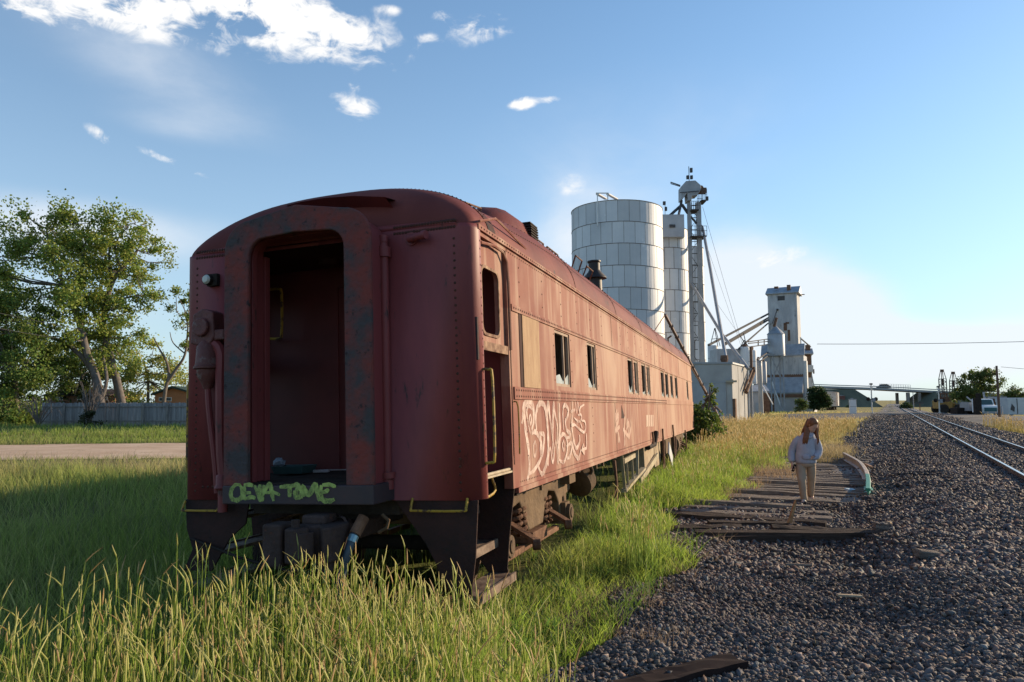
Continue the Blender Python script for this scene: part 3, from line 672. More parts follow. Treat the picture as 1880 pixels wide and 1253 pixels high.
def roof_riv(s0, s1, a, st=.08):
    for s in np.arange(s0, s1, st):
        p = Vector((a*HW, s, rz(a, s)+.002)); e = .01; t = Vector(((a-e)*HW, s, rz(a-e, s)))-p; nn = Vector((t.z, 0, -t.x)); nn = nn.normalized() if nn.z > 0 else -nn.normalized()
        rivets(b, [p], nn, .013, .008)
roof_riv(1.3, 14, .93); roof_riv(1.3, 14, .80, .16)
roof = b.build('roof', [ROOFP, RIV], CO, smooth='all', fix=False)
# riveted cover straps across the roof and along the eave
def strap(s, w, m, off=.007):
    b = MB(); A2 = [math.sin(t) for t in np.linspace(-PI/2, PI/2, 61)]; k = len(A2)
    for ss in (s-w/2, s+w/2):
        for a in A2: b.v.append((a*HW*1.003, ss, rz(a, ss)+off))
    for i in range(k-1): b.f.append((i, i+1, k+i+1, k+i)); b.m.append(0)
    for a in np.linspace(-.96, .96, 70):
        for ss in (s-w*.36, s+w*.36):
            p = Vector((a*HW, ss, rz(a, ss)+off)); t = Vector(((a+.01)*HW, ss, rz(a+.01, ss)+off))-p; nn = Vector((-t.z, -.25, t.x)).normalized(); rivets(b, [p], nn, .010, .004)
    return b.build('roof_strap', [m, RIV], roof, smooth='all', fix=False)
strap(.52, .20, SOOT, .004)
for s in (3.9, 7.0, 10.1, 13.2, 16.3, 19.4): strap(s, .08, ROOFP)
b = MB()
for sg in (1, -1): b.bb(sg*(HW-.01), sg*(HW+.022), 0.12, LEN, ZE-.035, ZE+.012)
rivets(b, line((HW+.022, .15, ZE-.012), (HW+.022, 15, ZE-.012), 210), (1, 0, 0), .011, .008)
rivets(b, line((HW+.001, .95, ZE-.07), (HW+.001, 15, ZE-.07), 200), (1, 0, 0), .010, .006)
b.build('eave_strip', [SIDE, RIV], CO, fix=False)
# near end wall with rounded corners and the doorway
RC = .13
def end_outline(): return [(HW-RC+RC*math.sin(t), RC-RC*math.cos(t)) for t in np.linspace(0, PI/2, 7)]
EW = MB(); OP, OZ0, OZ1 = .62, 1.22, 3.40
def arch(y): return None
eo = end_outline()
for sg in (1, -1):
    prof = [(OP*sg, .0)]+[(sg*x, y) for x, y in eo]+[(sg*HW, .17)]
    for (za, zb) in ((ZB, OZ1), (OZ1, ZE)):
        for p, q in zip(prof[:-1], prof[1:]): EW.add([(p[0], p[1], za), (q[0], q[1], za), (q[0], q[1], zb), (p[0], p[1], zb)], [(0, 1, 2, 3)])
EW.add([(-OP, 0, OZ1), (OP, 0, OZ1), (OP, 0, ZE), (-OP, 0, ZE)], [(0, 1, 2, 3)]); EW.add([(-OP, 0, ZB), (OP, 0, ZB), (OP, 0, OZ0), (-OP, 0, OZ0)], [(0, 1, 2, 3)])
EW.add([(a*(HW-.13), .0, rz(a, 0)) for a in A]+[(a*(HW-.13), .0, ZE) for a in A], [(k, k+1, n+k+1, n+k) for k in range(n-1)])
for x in (1.36, -1.36): rivets(EW, line((x, 0, ZB+.05), (x, 0, ZE-.1), 34), (0, -1, 0), .010, .006)
for z in (ZE-.03, ZE+.025): rivets(EW, line((.78, 0, z), (HW-.14, 0, z), 22)+line((-HW+.14, 0, z), (-.78, 0, z), 20), (0, -1, 0), .012, .008)
rivets(EW, line((HW-.001, .15, ZB+.1), (HW-.001, .15, ZE-.1), 30), (1, 0, 0), .010, .006)
for z in (1.2, ): rivets(EW, line((-1.3, 0, z), (-.9, 0, z), 7), (0, -1, 0), .012, .008)
ew = EW.build('end_wall', [ENDP, RIV], CO, fix=False, weld=.0005, smooth=True); sol = ew.modifiers.new('s', 'SOLIDIFY'); sol.thickness = .03; sol.offset = 0
b = MB(); b.bb(-HW+.13, -.76, -.008, -.001, ZE-.008, ZE+.006); b.bb(.76, HW-.13, -.008, -.001, ZE-.008, ZE+.006); b.bb(1.362, 1.37, -.004, -.001, ZB, ZE); b.bb(-1.37, -1.362, -.004, -.001, ZB, ZE); b.build('end_seam', SEAM, CO)
# diaphragm: deep portal frame round the doorway
def portal_outline(hw, z0, ztop, r, crown=0):
    P = [(-hw, z0)]
    for t in np.linspace(0, PI/2, 9): P.append((-hw+r-r*math.cos(t), ztop-r+r*math.sin(t)))
    if crown: P.append((0, ztop+crown))
    for t in np.linspace(PI/2, 0, 9): P.append((hw-r+r*math.cos(t), ztop-r+r*math.sin(t)))
    P.append((hw, z0)); return P
def portal(name, m, y0, y1, oh, ozt, orr, ih, izt, ir, z0=1.1, crown=.0, parent=CO, bevel=.012, crown2=0):
    o_, i_ = portal_outline(oh, z0, ozt, orr, crown), portal_outline(ih, z0, izt, ir, crown2 or .0001); b = MB()
    if len(i_) != len(o_): i_ = portal_outline(ih, z0, izt, ir, .0001)
    if len(o_) != len(i_): o_ = portal_outline(oh, z0, ozt, orr, .0001)
    n = len(o_); rings = [[(x, y, z) for x, z in pr] for pr, y in ((o_, y0), (o_, y1), (i_, y1), (i_, y0))]
    vs = [v for r in rings for v in r]; fs = []
    for j in range(4):
        k = (j+1) % 4
        for i in range(n-1): fs.append((j*n+i, j*n+i+1, k*n+i+1, k*n+i))
    fs += [(0, n, 2*n, 3*n), (n-1, 4*n-1, 3*n-1, 2*n-1)]
    b.add(vs, fs); return b.build(name, m, parent, smooth=True, bevel=bevel)
df = portal('diaphragm_frame', FRAME, -.37, -.325, .745, 3.60, .27, .485, 3.42, .16, crown=.085, crown2=.02, z0=1.24)
portal('bellows', ENDP, -.325, -.02, .70, 3.56, .25, .625, 3.46, .17, crown=.09, z0=1.24, bevel=.0)
portal('inner_portal', ENDP, -.23, -.17, .66, 3.5, .2, .545, 3.44, .15, crown=.0, z0=1.24, bevel=.005)
b = MB(); b.bb(-.645, -.60, -.14, .0, 1.25, 3.4); b.bb(.60, .645, -.14, .0, 1.25, 3.4); b.bb(-.62, -.58, .002, .07, 1.25, 3.35); b.build('door_post', ENDP, CO, bevel=.006)
b = MB(); b.bb(-.745, .745, -.38, .02, 1.085, 1.245); bs = b.build('buffer_beam', mat('buffer_paint', (.040, .030, .036), (.06, .035, .036), 4, .6, c3=(.11, .03, .03), t3=.62), CO, bevel=.01)
b = MB(); b.bb(-.52, .52, -.30, 1.0, 1.246, 1.26); b.bb(-HW+.05, HW-.05, .03, 1.0, 1.225, 1.244); b.build('vestibule_floor', BLACK, CO)
# hood lip above the portal (torn flashing)
b = MB(); pts_ = [(-.25, 3.80), (-.1, 3.815), (.15, 3.82), (.45, 3.80), (.76, 3.75)]
b.add([(x, -.13, z-.03) for x, z in pts_]+[(x, .16, z+.01) for x, z in pts_]+[(x, .06, z-.09) for x, z in pts_], [(i, i+1, 6+i, 5+i) for i in range(4)]+[(10+i, 11+i, 1+i, i) for i in range(4)])
b.build('flashing', ENDP, CO)
# vestibule inside: bulkhead, inner skin, ceiling, doors
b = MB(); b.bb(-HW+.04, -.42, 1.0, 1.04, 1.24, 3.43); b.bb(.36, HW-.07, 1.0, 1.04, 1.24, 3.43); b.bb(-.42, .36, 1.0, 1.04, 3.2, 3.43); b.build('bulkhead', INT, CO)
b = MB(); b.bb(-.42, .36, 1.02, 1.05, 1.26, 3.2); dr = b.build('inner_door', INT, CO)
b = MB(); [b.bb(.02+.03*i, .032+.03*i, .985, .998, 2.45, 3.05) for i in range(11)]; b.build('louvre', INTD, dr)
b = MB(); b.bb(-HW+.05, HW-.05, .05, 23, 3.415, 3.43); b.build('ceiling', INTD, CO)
b = MB(); b.cyl((-.3, .65, 3.36), (-.3, .65, 3.42), .1, .12, 14); b.build('ceiling_lamp', INTD, CO)
b = MB()
q = [cl(*p_, 1, .92) for p_ in ((529, 452), (549, 451), (550, 472), (533, 474))]
for i in range(4): b.beam(q[i], q[(i+1) % 4], .018, .018)
b.build('notice_frame', mat('cream', (.45, .40, .28)), CO)
b = MB(); b.bb(.03, HW-.1, .05, .12, 1.25, 1.26); b.bb(1.06, LEN-.1, 0, 0, 0, 0) if False else None
b.build('threshold_plate', BLACK, CO)
# cabin floor, lining of the far wall, partitions: what shows through the windows
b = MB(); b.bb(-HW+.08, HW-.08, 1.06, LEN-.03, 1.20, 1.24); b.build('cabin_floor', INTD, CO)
b = MB(); b.bb(-HW+.075, -HW+.085, 1.06, 2.5, 1.24, 3.41)
for (a, c), (d, _) in zip(WIN[:-1], WIN[1:]): b.bb(-HW+.075, -HW+.085, c+.02, d-.02, 1.24, 3.41)
b.build('lining', GREYIN, CO)
for s in (2.2, 3.95, 6.2, 9.45, 12.2, 15.0, 18.4): 
    b = MB(); b.bb(-.2, HW-.09, s, s+.05, 1.24, 3.41); b.build('partition', GREYIN, CO)
b = MB(); b.bb(-HW+.02, HW-.02, LEN-.05, LEN, ZB, ZE); b.build('far_end_wall', SIDE, CO)
b = MB(); b.box((HW-.25, 3.0, 2.17), (.22, .4, .16), Matrix.Rotation(.1, 3, 'Z')); b.build('white_box', mat('box_white', (.6, .6, .56)), CO)
# side doorways of the vestibule: upper half door with window, open trap below
def half_door(sg):
    x0, x1 = sg*(HW-.035), sg*(HW-.075); b = MB(); z0, z1, y0, y1 = 2.40, 3.36, .16, .90
    wy0, wy1, wz0, wz1, r = .27, .74, 2.50, 3.12, .09
    def rr(y0, y1, z0, z1, r, n=5):
        P = []
        for cy, cz, a in ((y1-r, z1-r, 0), (y0+r, z1-r, PI/2), (y0+r, z0+r, PI), (y1-r, z0+r, 1.5*PI)):
            for t in np.linspace(0, PI/2, n): P.append((cy+r*math.cos(a+t), cz+r*math.sin(a+t)))
        return P
    o_, i_ = rr(y0, y1, z0, z1, .02), rr(wy0, wy1, wz0, wz1, r); n = len(o_)
    rings = [(o_, x0), (o_, x1), (i_, x1), (i_, x0)]; vs = [(x, y, z) for pr, x in rings for y, z in pr]
    fs = [(j*n+i, j*n+(i+1) % n, ((j+1) % 4)*n+(i+1) % n, ((j+1) % 4)*n+i) for j in range(4) for i in range(n)]
    b.add(vs, fs); d = b.build('side_door', SIDE, CO, bevel=.004)
    b = MB(); i2 = rr(wy0-.012, wy1+.012, wz0-.012, wz1+.012, r); n = len(i2)
    rings = [(i2, x0+sg*.012), (i2, x0), (rr(wy0+.014, wy1-.014, wz0+.014, wz1-.014, r-.01), x0), (rr(wy0+.014, wy1-.014, wz0+.014, wz1-.014, r-.01), x0+sg*.012)]
    vs = [(x, y, z) for pr, x in rings for y, z in pr]; b.add(vs, [(j*n+i, j*n+(i+1) % n, ((j+1) % 4)*n+(i+1) % n, ((j+1) % 4)*n+i) for j in range(4) for i in range(n)])
    b.build('window_rim', mat('peeled_rim', (.10, .045, .032), (.40, .26, .17), 9, .8), d)
    b = MB(); b.bb(x0, x0+sg*.03, y0, y1, z0-.05, z0+.03); b.build('bottom_rail', mat('peeled_rim', (1, 1, 1)), d)
    return d
half_door(1); half_door(-1)
for sg in (1, -1):
    b = MB(); x = sg*HW   # door header and jambs
    b.bb(x-.06*sg, x, .165, .95, 3.365, ZE-.035)
    b.bb(x-.09*sg, x, .90, 1.0, 1.08, ZE-.035)
    if sg > 0:
        for t0, t1 in ((0, 1),):
            arcp = [(x+.012, .13+.0*t, 3.30) for t in range(1)]
    b.build('door_frame', SIDE if sg > 0 else ENDP, CO)
b = MB(); b.tube([(HW+.008, .19, 3.30), (HW+.008, .55, 3.345), (HW+.008, .80, 3.335), (HW+.008, .90, 3.26), (HW+.008, .935, 3.05), (HW+.008, .94, 2.4)], .014, 6); b.build('drip_moulding', SIDE, CO, smooth=True)
b = MB(); b.tube([(HW+.03, .12, 3.47), (HW+.03, .55, 3.60), (HW+.02, .72, 3.60), (HW-.02, 1.65, 3.55)], .012, 5); b.build('rain_gutter', SIDE, CO, smooth=True)
b = MB(); b.bb(HW-.05, HW+.0, .93, .97, 1.3, 2.85); b.build('jamb_strip', SEAM, CO)
# inner wall seen through the open trap
b = MB(); b.bb(HW-.30, HW-.1, .92, .96, 1.24, 2.4); b.build('trap_side', INT, CO)
b = MB(); b.cyl((HW-.03, .10, 1.265), (HW-.03, .98, 1.265), .014, n=8); b.bb(HW-.06, HW-.005, .10, .98, 1.235, 1.252); b.build('trap_bar', mat('pale_steel', (.5, .42, .3), (.35, .28, .2), 6), CO)
# handrails
def rail_tube(pts, r, m, nm='grab_rail'):
    b = MB(); P = smooth_path([Vector(p) for p in pts], 3); b.tube(P, r, 6); return b.build(nm, m, CO, smooth=True)
rail_tube([(HW-.01, .13, 2.17), (HW+.06, .15, 2.17), (HW+.085, .17, 2.10), (HW+.085, .17, 1.45), (HW+.06, .15, 1.38), (HW-.01, .13, 1.38)], .013, YEL)
rail_tube([(-HW+.01, .13, 2.2), (-HW-.05, .13, 2.2), (-HW-.07, .13, 2.1), (-HW-.07, .13, 1.42), (-HW-.05, .13, 1.34), (-HW+.01, .13, 1.34)], .014, YEL)
rail_tube([(HW+.005, .20+.77, 1.9), (HW+.045, .985, 1.85), (HW+.045, .985, 1.4)], .008, YEL)
rail_tube([cl(496, 532, 1, .93), cl(511, 531, 1, .85), cl(517, 540, 1, .83), cl(517, 612, 1, .83), cl(512, 622, 1, .85), cl(496, 622, 1, .93)], .016, YEL)
rail_tube([(-1.47, -.02, 1.07), (-1.47, -.06, .99), (-1.43, -.06, .985), (-1.10, -.06, .985), (-1.07, -.06, .99), (-1.05, -.02, 1.06)], .011, YEL)
rail_tube([(.92, -.02, 1.10), (.92, -.06, 1.01), (.96, -.06, 1.0), (1.38, -.06, 1.0), (1.42, -.06, 1.02), (1.42, -.02, 1.10)], .011, YEL)
rail_tube([(HW-.02, .35, 1.24), (HW-.01, .42, 1.12), (HW-.01, .2, 1.08), (HW-.01, .14, 1.10)], .012, YEL)
# end-wall fittings
b = MB(); P = smooth_path([Vector((.70, -.06, 3.36)), Vector((.71, -.07, 3.1)), Vector((.71, -.07, 2.0)), Vector((.705, -.07, 1.3)), Vector((.70, -.07, 1.17))], 4); b.tube(P, .042, 10)
for z, r, h in ((3.24, .062, .09), (3.36, .04, .06), (1.30, .07, .05), (1.22, .055, .08)): b.cyl((.71, -.07, z-h/2), (.71, -.07, z+h/2), r, n=12)
b.build('vent_pipe', ENDP, CO, smooth=True)
b = MB(); b.tube([(.70, -.08, 1.26), (.60, -.08, 1.26), (.57, -.08, 1.22), (.57, -.08, 1.09)], .018, 8); b.build('drain_pipe', ENDP, CO, smooth=True)
b = MB(); b.cyl((.96, -.03, 3.345), (.96, .0, 3.345), .06, n=12); b.cyl((.95, -.06, 3.335), (1.12, -.10, 3.345), .032, n=10); b.cyl((1.10, -.095, 3.345), (1.14, -.105, 3.345), .04, n=10); b.build('marker_bracket', ENDP, CO, smooth=True)
b = MB(); b.box((-1.15, -.03, 3.17), (.12, .06, .12)); b.cyl((-1.18, -.06, 3.17), (-1.18, -.10, 3.17), .052, n=14); ml = b.build('marker_lamp', BLACK, CO, bevel=.008)
b = MB(); b.lathe([(.001, .03), (.04, .025), (.058, 0)], (0, 0, 0), 14); b.xf(Matrix.Translation((-1.18, -.10, 3.17))@Matrix.Rotation(PI/2, 4, 'X')@Matrix.Scale(.78, 4)); b.build('lamp_lens', mat('lens', (.55, .55, .5), rough=.3), ml, smooth=True)
b = MB(); b.prism([(-1.40, 2.55), (-1.37, 2.83), (-1.26, 2.88), (-1.14, 2.84), (-1.12, 2.60), (-1.20, 2.50)], 1, -.16, -.0); b.box((-1.08, -.1, 2.62), (.12, .1, .1)); b.cyl((-1.26, -.16, 2.7), (-1.26, -.2, 2.7), .09, n=14)
b.xf(Matrix.Translation((.09, 0, 0))); hb = b.build('brake_housing', mat('brake_paint', (.15, .045, .04), (.10, .035, .03), 6, .6, c3=(.16, .10, .09), t3=.56, s3=9, bump=.4), CO, bevel=.015)
b = MB(); b.lathe([(.06, .16), (.10, .1), (.115, -.08), (.13, -.09), (.13, -.11), (.10, -.12), (.095, -.19), (.06, -.24), (.04, -.30)], (-1.15, -.10, 2.42), 16); b.build('gear_case', MATS['brake_paint'], hb, smooth=True)
b = MB(); b.tube(smooth_path([Vector((-1.15, -.1, 2.15)), Vector((-1.13, -.1, 1.9)), Vector((-1.08, -.08, 1.45)), Vector((-1.06, -.07, 1.15))], 4), .028, 8)
b.tube(smooth_path([Vector((-1.08, -.1, 2.55)), Vector((-1.0, -.1, 2.45)), Vector((-1.0, -.1, 2.2)), Vector((-1.0, -.09, 1.6)), Vector((-.98, -.08, 1.3))], 4), .05, 8); b.build('brake_rod', ENDP, CO, smooth=True)
b = MB(); b.lathe([(.06, 0), (.075, .02), (.06, .05), (.06, .12), (.05, .14)], (-.985, -.09, 1.18), 12); b.cyl((-.98, -.09, .98), (-.98, -.09, 1.18), .045, n=10); b.build('pipe_elbow', ENDP, CO, smooth=True)
b = MB(); b.bb(HW-.02, HW+.006, .05, .09, 2.25, 2.62); b.build('latch_plate', mat('latch', (.08, .035, .03), (.03, .03, .035), 12), CO, bevel=.004)
# number scraps above the lamp
b = MB()
for x in (-1.37, -1.29, -1.20, -1.08, -.98, -.80): b.bb(x, x+.055, -.003, -.0005, 3.36, 3.41)
b.build('paint_scrap', mat('old_number', (.30, .20, .12), (.12, .04, .035), 20, lo=.45, hi=.6), CO)
# roof fittings
def roof_pt(a, s, off=0): return Vector((a*HW, s, rz(a, s)+off))
b = MB(); vs = []
sec = lambda s, h: [Vector((x, s, rz(x/HW, s)-.03+z*h)) for x, z in ((.42, 0), (.46, .6), (.60, .95), (.80, 1.0), (.98, .7), (1.06, 0))]
rows_ = [sec(2.35, .02), sec(2.5, .14), sec(2.75, .22), sec(3.1, .26), sec(3.7, .27)]
b.loft(rows_); v = b.build('roof_vent', ROOFP, CO, smooth=True)
b = MB()
for z in np.arange(.06, .24, .035): b.bb(.90, 1.075-.2*max(0, z-.18), 3.35, 3.69, rz(1.06/HW, 3.5)+z-.03, rz(1.06/HW, 3.5)+z-.012)
b.build('grille', BLACK, v)
def roof_grab(a, s, l, h, dx=0, lean=0):
    b = MB(); p, q = roof_pt(a, s), roof_pt(a, s+l); b.tube([p, p+Vector((dx, lean, h)), q+Vector((dx, lean, h)), q], .013, 6); b.build('roof_step', RUST, CO)
roof_grab(.5, 1.55, .75, .10); roof_grab(.62, 4.0, .4, .10); roof_grab(.55, 5.0, .65, .16)
roof_grab(.72, 5.5, .45, .16, .12, -.2); roof_grab(.72, 6.3, .5, .14, .12, -.2)
b = MB(); p = roof_pt(.42, 9.6); b.cyl(p-Vector((0, 0, .2)), p+Vector((0, 0, .42)), .15, n=18); b.lathe([(.26, .40), (.25, .43), (.14, .55), (.13, .58)], p, 18); b.lathe([(.12, .56), (.125, .74), (.15, .76), (.15, .79), (.10, .80)], p, 14)
b.build('stove_stack', mat('soot', (.018, .015, .015), (.04, .03, .025), 8, .55), CO, smooth=True)
b = MB(); p = roof_pt(.75, 19.0); b.tube([p, p+Vector((0, 0, .12)), p+Vector((.1, .1, .2))], .03, 6); b.build('roof_hook', RUST, CO)
# steps and skirts under the vestibule
def skirt(pts, y, nm, m=None, th=.02):
    b = MB(); b.prism(pts, 1, y, y+th); return b.build(nm, m or mat('skirt', (.028, .019, .018), (.055, .026, .023), 3, .75, bump=.4, c3=(.03, .022, .02), t3=.58), CO, bevel=.004)
skirt([(-1.49, 1.08), (-1.47, .80), (-1.40, .62), (-1.50, .42), (-1.18, .42), (-.98, .72), (-.80, .86), (-.76, 1.08)], .0, 'step_end_plate')
skirt([(.74, 1.08), (1.02, .72), (1.22, .36), (1.29, .28), (1.42, .30), (1.47, .62), (1.505, 1.08)], .0, 'step_end_plate')
skirt([(.80, 1.22), (1.0, .62), (1.25, .26), (1.45, .24), (1.42, .34), (1.45, .62), (1.515, 1.08), (1.52, 1.22)], .93, 'step_end_plate')
skirt([(-1.515, 1.22), (-1.45, .62), (-1.45, .24), (-1.25, .26), (-1.0, .62), (-.8, 1.22)], .93, 'step_end_plate')
for sg in (1, -1):
    for (x, z, w) in ((1.37, .27, .26), (1.22, .57, .22), (1.05, .88, .2)):
        b = MB(); b.bb(sg*(x-w/2), sg*(x+w/2), .03, .92, z, z+.03); b.bb(sg*(x+w/2-.012), sg*(x+w/2+.01), .03, .92, z-.03, z+.045)
        b.build('step_tread', mat('step_metal', (.26, .19, .14), (.08, .05, .04), 5, .7, bump=.3), CO)
b = MB(); b.tube([(-1.40, -.02, .72), (-.8, -.1, .58), (-.2, -.1, .46)], .013, 6); b.build('cross_rod', BLACK, CO)
b = MB(); b.tube([(-.95, .6, .80), (-.3, .6, .95)], .013, 6); b.tube([(-1.1, .6, .52), (-.3, .6, .66)], .013, 6); b.build('step_brace', RUST, CO)
# coupler
CPL = mat('coupler_iron', (.075, .05, .045), (.045, .03, .028), 4, .75, bump=.5, c3=(.12, .05, .035), t3=.6)
cs_ = MB(); b = cs_; b.box((-.42, -.60, .80), (.18, .20, .34)); b.prism([(-.33, -.52), (-.30, -.70), (-.20, -.72), (-.12, -.62), (-.18, -.55), (-.10, -.50), (.0, -.62), (.06, -.60), (.06, -.30), (-.05, -.1), (-.35, -.1)], 2, .66, .94); b.box((-.2, .2, .8), (.18, .8, .16)); b.box((-.20, -.35, .97), (.22, .2, .08)); b.box((-.05, -.45, .62), (.14, .2, .1))
CX = Matrix.Translation((.42, 0, 0)); b.xf(CX); cp = b.build('coupler', CPL, CO, bevel=.02)
b = MB(); b.cyl((-.24, -.63, .60), (-.24, -.63, 1.0), .035, n=10); b.xf(CX); b.build('knuckle_pin', CPL, cp)
b = MB(); b.prism([(-.28, -.70), (-.16, -.70), (-.10, -.58), (-.16, -.52), (-.22, -.62), (-.28, -.6)], 2, .70, .9); b.xf(CX); b.build('knuckle', CPL, cp, bevel=.01)
b = MB(); b.tube(smooth_path([cl(661, 962, 1, -.28), cl(649, 985, 1, -.36), cl(640, 1010, 1, -.42), cl(628, 1050, 1, -.46), cl(622, 1090, 1, -.46), cl(617, 1135, 1, -.45)], 4), .036, 10)
h = b.build('air_hose', mat('hose_blue', (.035, .055, .075), (.05, .075, .10), 6, .4), CO, smooth=True)
b = MB(); b.cyl(cl(668, 950, 1, -.25), cl(651, 982, 1, -.35), .05, n=10); b.build('hose_coupling', RUST, h)
b = MB(); b.cyl(cl(650, 984, 1, -.36), cl(645, 996, 1, -.39), .042, n=10); b.build('hose_clamp', mat('clamp', (.25, .38, .42), metal=.6, rough=.4), h)
b = MB(); b.tube([(.30, -.2, .98), (.42, -.3, .97), (.50, -.3, .85)], .012, 6); b.build('angle_cock_handle', CPL, CO)
b = MB(); b.tube([(.36, -.34, .62), (.38, -.34, .55), (.43, -.34, .53), (.44, -.34, .50), (.42, -.34, .30)], .011, 5); b.build('hanging_chain', RUST, CO)
b = MB(); b.tube([(-.05, -.4, .55), (.0, -.4, .42), (.06, -.4, .36), (.03, -.4, .33), (.0, -.4, .40)], .012, 5); b.build('hanging_link', RUST, CO)
b = MB(); b.tube([(.66, -.08, .97), (.72, -.08, .92), (.70, -.08, .86), (.62, -.08, .82)], .015, 6); b.build('hook', TRUCK, CO)
b = MB(); b.bb(-.75, .75, .05, .3, .95, 1.08); b.bb(-.3, .3, .3, 22.6, .78, 1.06); b.bb(-1.35, 1.35, 5.2, 5.3, .85, 1.08)
for s in np.arange(1.2, 22.8, 1.35): b.bb(-1.45, 1.45, s, s+.1, .98, 1.075)
b.bb(-HW+.06, HW-.06, 1.02, LEN-.02, 1.08, 1.20); b.build('underframe', BLACK, CO)
# end grime band of rust under the skin
# trucks
def wheel(parent, x, y, r=.46, sg=1):
    b = MB(); pr = [(.08, -.03), (.09, .05), (.30, .02), (.36, .0), (r-.06, .02), (r-.05, .07), (r, .06), (r, -.05), (r+.028, -.055), (r+.028, -.085), (r-.05, -.08), (r-.06, -.03), (.30, -.04), (.08, -.06)]
    b.lathe(pr, (0, 0, 0), 32, cap=False); b.xf(Matrix.Translation((x, y, r))@Matrix.Rotation(sg*PI/2, 4, 'Y')); return b.build('wheel', mat('wheel_steel', (.07, .045, .035), (.12, .08, .06), 5, .7), parent, smooth=True)
def truck(s, nm='truck'):
    X = 1.10; b = MB(); prof = [(-1.75, .70), (-1.70, .92), (-1.1, .96), (-.75, .98), (-.62, 1.04), (-.2, 1.06), (.2, 1.06), (.62, 1.04), (.75, .98), (1.1, .96), (1.70, .92), (1.75, .70),
                              (1.50, .66), (1.50, .34), (1.42, .30), (1.36, .64), (1.28, .64), (1.20, .32), (1.12, .34), (1.08, .60), (.90, .76), (.60, .80), (.40, .60), (.30, .44), (-.30, .44), (-.40, .60), (-.60, .80), (-.90, .76), (-1.08, .60), (-1.12, .34), (-1.20, .32), (-1.28, .64), (-1.36, .64), (-1.42, .30), (-1.50, .34), (-1.50, .66)]
    for sg in (1, -1): b.prism([(s+y, z) for y, z in prof], 0, sg*(X-.07), sg*(X+.07))
    b.bb(-X, X, s-.25, s+.25, .60, .90); b.bb(-X+.1, X-.1, s-1.75, s-1.6, .72, .88); b.bb(-X+.1, X-.1, s+1.6, s+1.75, .72, .88)
    t = b.build(nm, TRUCK, CO, bevel=.02)
    for dy in (-1.28, 1.28):
        for sg in (1, -1): wheel(t, sg*.74, s+dy, sg=sg)
        b = MB(); b.cyl((-.95, s+dy, .46), (.95, s+dy, .46), .075, n=14); b.build('axle', BLACK, t)
        for sg in (1, -1):
            b = MB(); b.bb(sg*(X-.1), sg*(X+.14), s+dy-.12, s+dy+.12, .30, .58); b.cyl((sg*(X+.14), s+dy, .44), (sg*(X+.19), s+dy, .44), .115, n=18); b.cyl((sg*(X+.19), s+dy, .44), (sg*(X+.205), s+dy, .44), .07, n=14); b.build('journal_box', TRUCK, t, bevel=.015)
    for sg in (1, -1):
        for dy in (-.45, .45, -.62, .62):
            b = MB(); P = [(sg*X+.08*math.cos(a), s+dy+.08*math.sin(a), .42+.30*a/(8*PI)) for a in np.linspace(0, 8*PI, 50)]; b.tube(P, .024, 6); b.build('coil_spring', RUST, t, smooth=True)
        b = MB(); b.bb(sg*(X-.04), sg*(X+.04), s-1.15, s+1.15, .22, .29); b.bb(sg*(X-.12), sg*(X+.12), s-.3, s+.3, .29, .42); b.build('equalizer', RUST, t, bevel=.01)
        for dy in (-.72, .66):
            b = MB(); b.beam((sg*.95, s+dy, .66), (sg*1.46, s+dy-.18, .42), .10, .04); b.cyl((sg*1.40, s+dy-.20, .40), (sg*1.48, s+dy-.17, .40), .06, n=10); b.build('spring_hanger', RUST, t, bevel=.006)
    return t
truck(2.75); truck(20.2)
b = MB(); b.lathe([(.0, -.09), (.22, -.09), (.26, -.07), (.26, .09), (.235, .10), (.21, .05), (.08, .03), (.07, .16), (.04, .17), (.0, .17)], (0, 0, 0), 28); b.xf(Matrix.Translation((1.22, 4.75, .82))@Matrix.Rotation(-PI/3.0, 4, 'X')@Matrix.Rotation(PI/10, 4, 'Y'))
b.build('brake_drum', TRUCK, CO, smooth=True)
b = MB(); b.cyl((1.1, 4.2, .86), (1.2, 4.7, .84), .05, n=10); b.bb(.9, 1.3, 3.95, 4.3, .82, .98); b.tube([(1.45, 4.55, 1.06), (1.47, 4.6, .95), (1.44, 4.62, .9)], .03, 6); b.build('brake_cylinder', TRUCK, CO, bevel=.01)
for s in (2.0, 4.9, 5.4): b = MB(); b.beam((1.47, s, 1.07), (1.47, s, .95), .05, .03); b.build('hanger_bracket', TRUCK, CO)
# equipment hung below the middle of the car
WFR = mat('pale_frame', (.44, .38, .26), (.30, .24, .16), 5, .8)
b = MB(); b.beam((1.50, 6.9, 1.05), (1.46, 7.3, .38), .05, .04); b.beam((1.5, 8.7, 1.05), (1.5, 8.55, .5), .05, .04); b.beam((1.49, 7.15, .90), (1.49, 8.4, .93), .04, .08); b.beam((1.48, 7.5, .88), (1.46, 7.65, .45), .04, .05); b.beam((1.48, 8.1, .88), (1.47, 8.2, .48), .04, .05); b.beam((1.46, 7.2, .38), (1.5, 9.4, .60), .10, .05); b.build('battery_rack', WFR, CO)
b = MB(); b.bb(.75, 1.44, 10.0, 11.6, .50, 1.05); b.build('battery_box', mat('box_cream', (.42, .34, .23), (.28, .2, .13), 3, .8, c3=(.1, .06, .045), t3=.62), CO, bevel=.01)
b = MB(); b.bb(.7, 1.40, 12.0, 12.8, .42, 1.05); b.bb(.7, 1.38, 13.1, 13.3, .45, 1.05); b.build('equipment_box', MATS['box_cream'], CO, bevel=.01)
b = MB(); b.tube([(1.50, 10.2, .98), (1.55, 10.9, 1.02), (1.58, 11.1, 1.28)], .06, 8); b.build('bent_pipe', BLACK, CO)
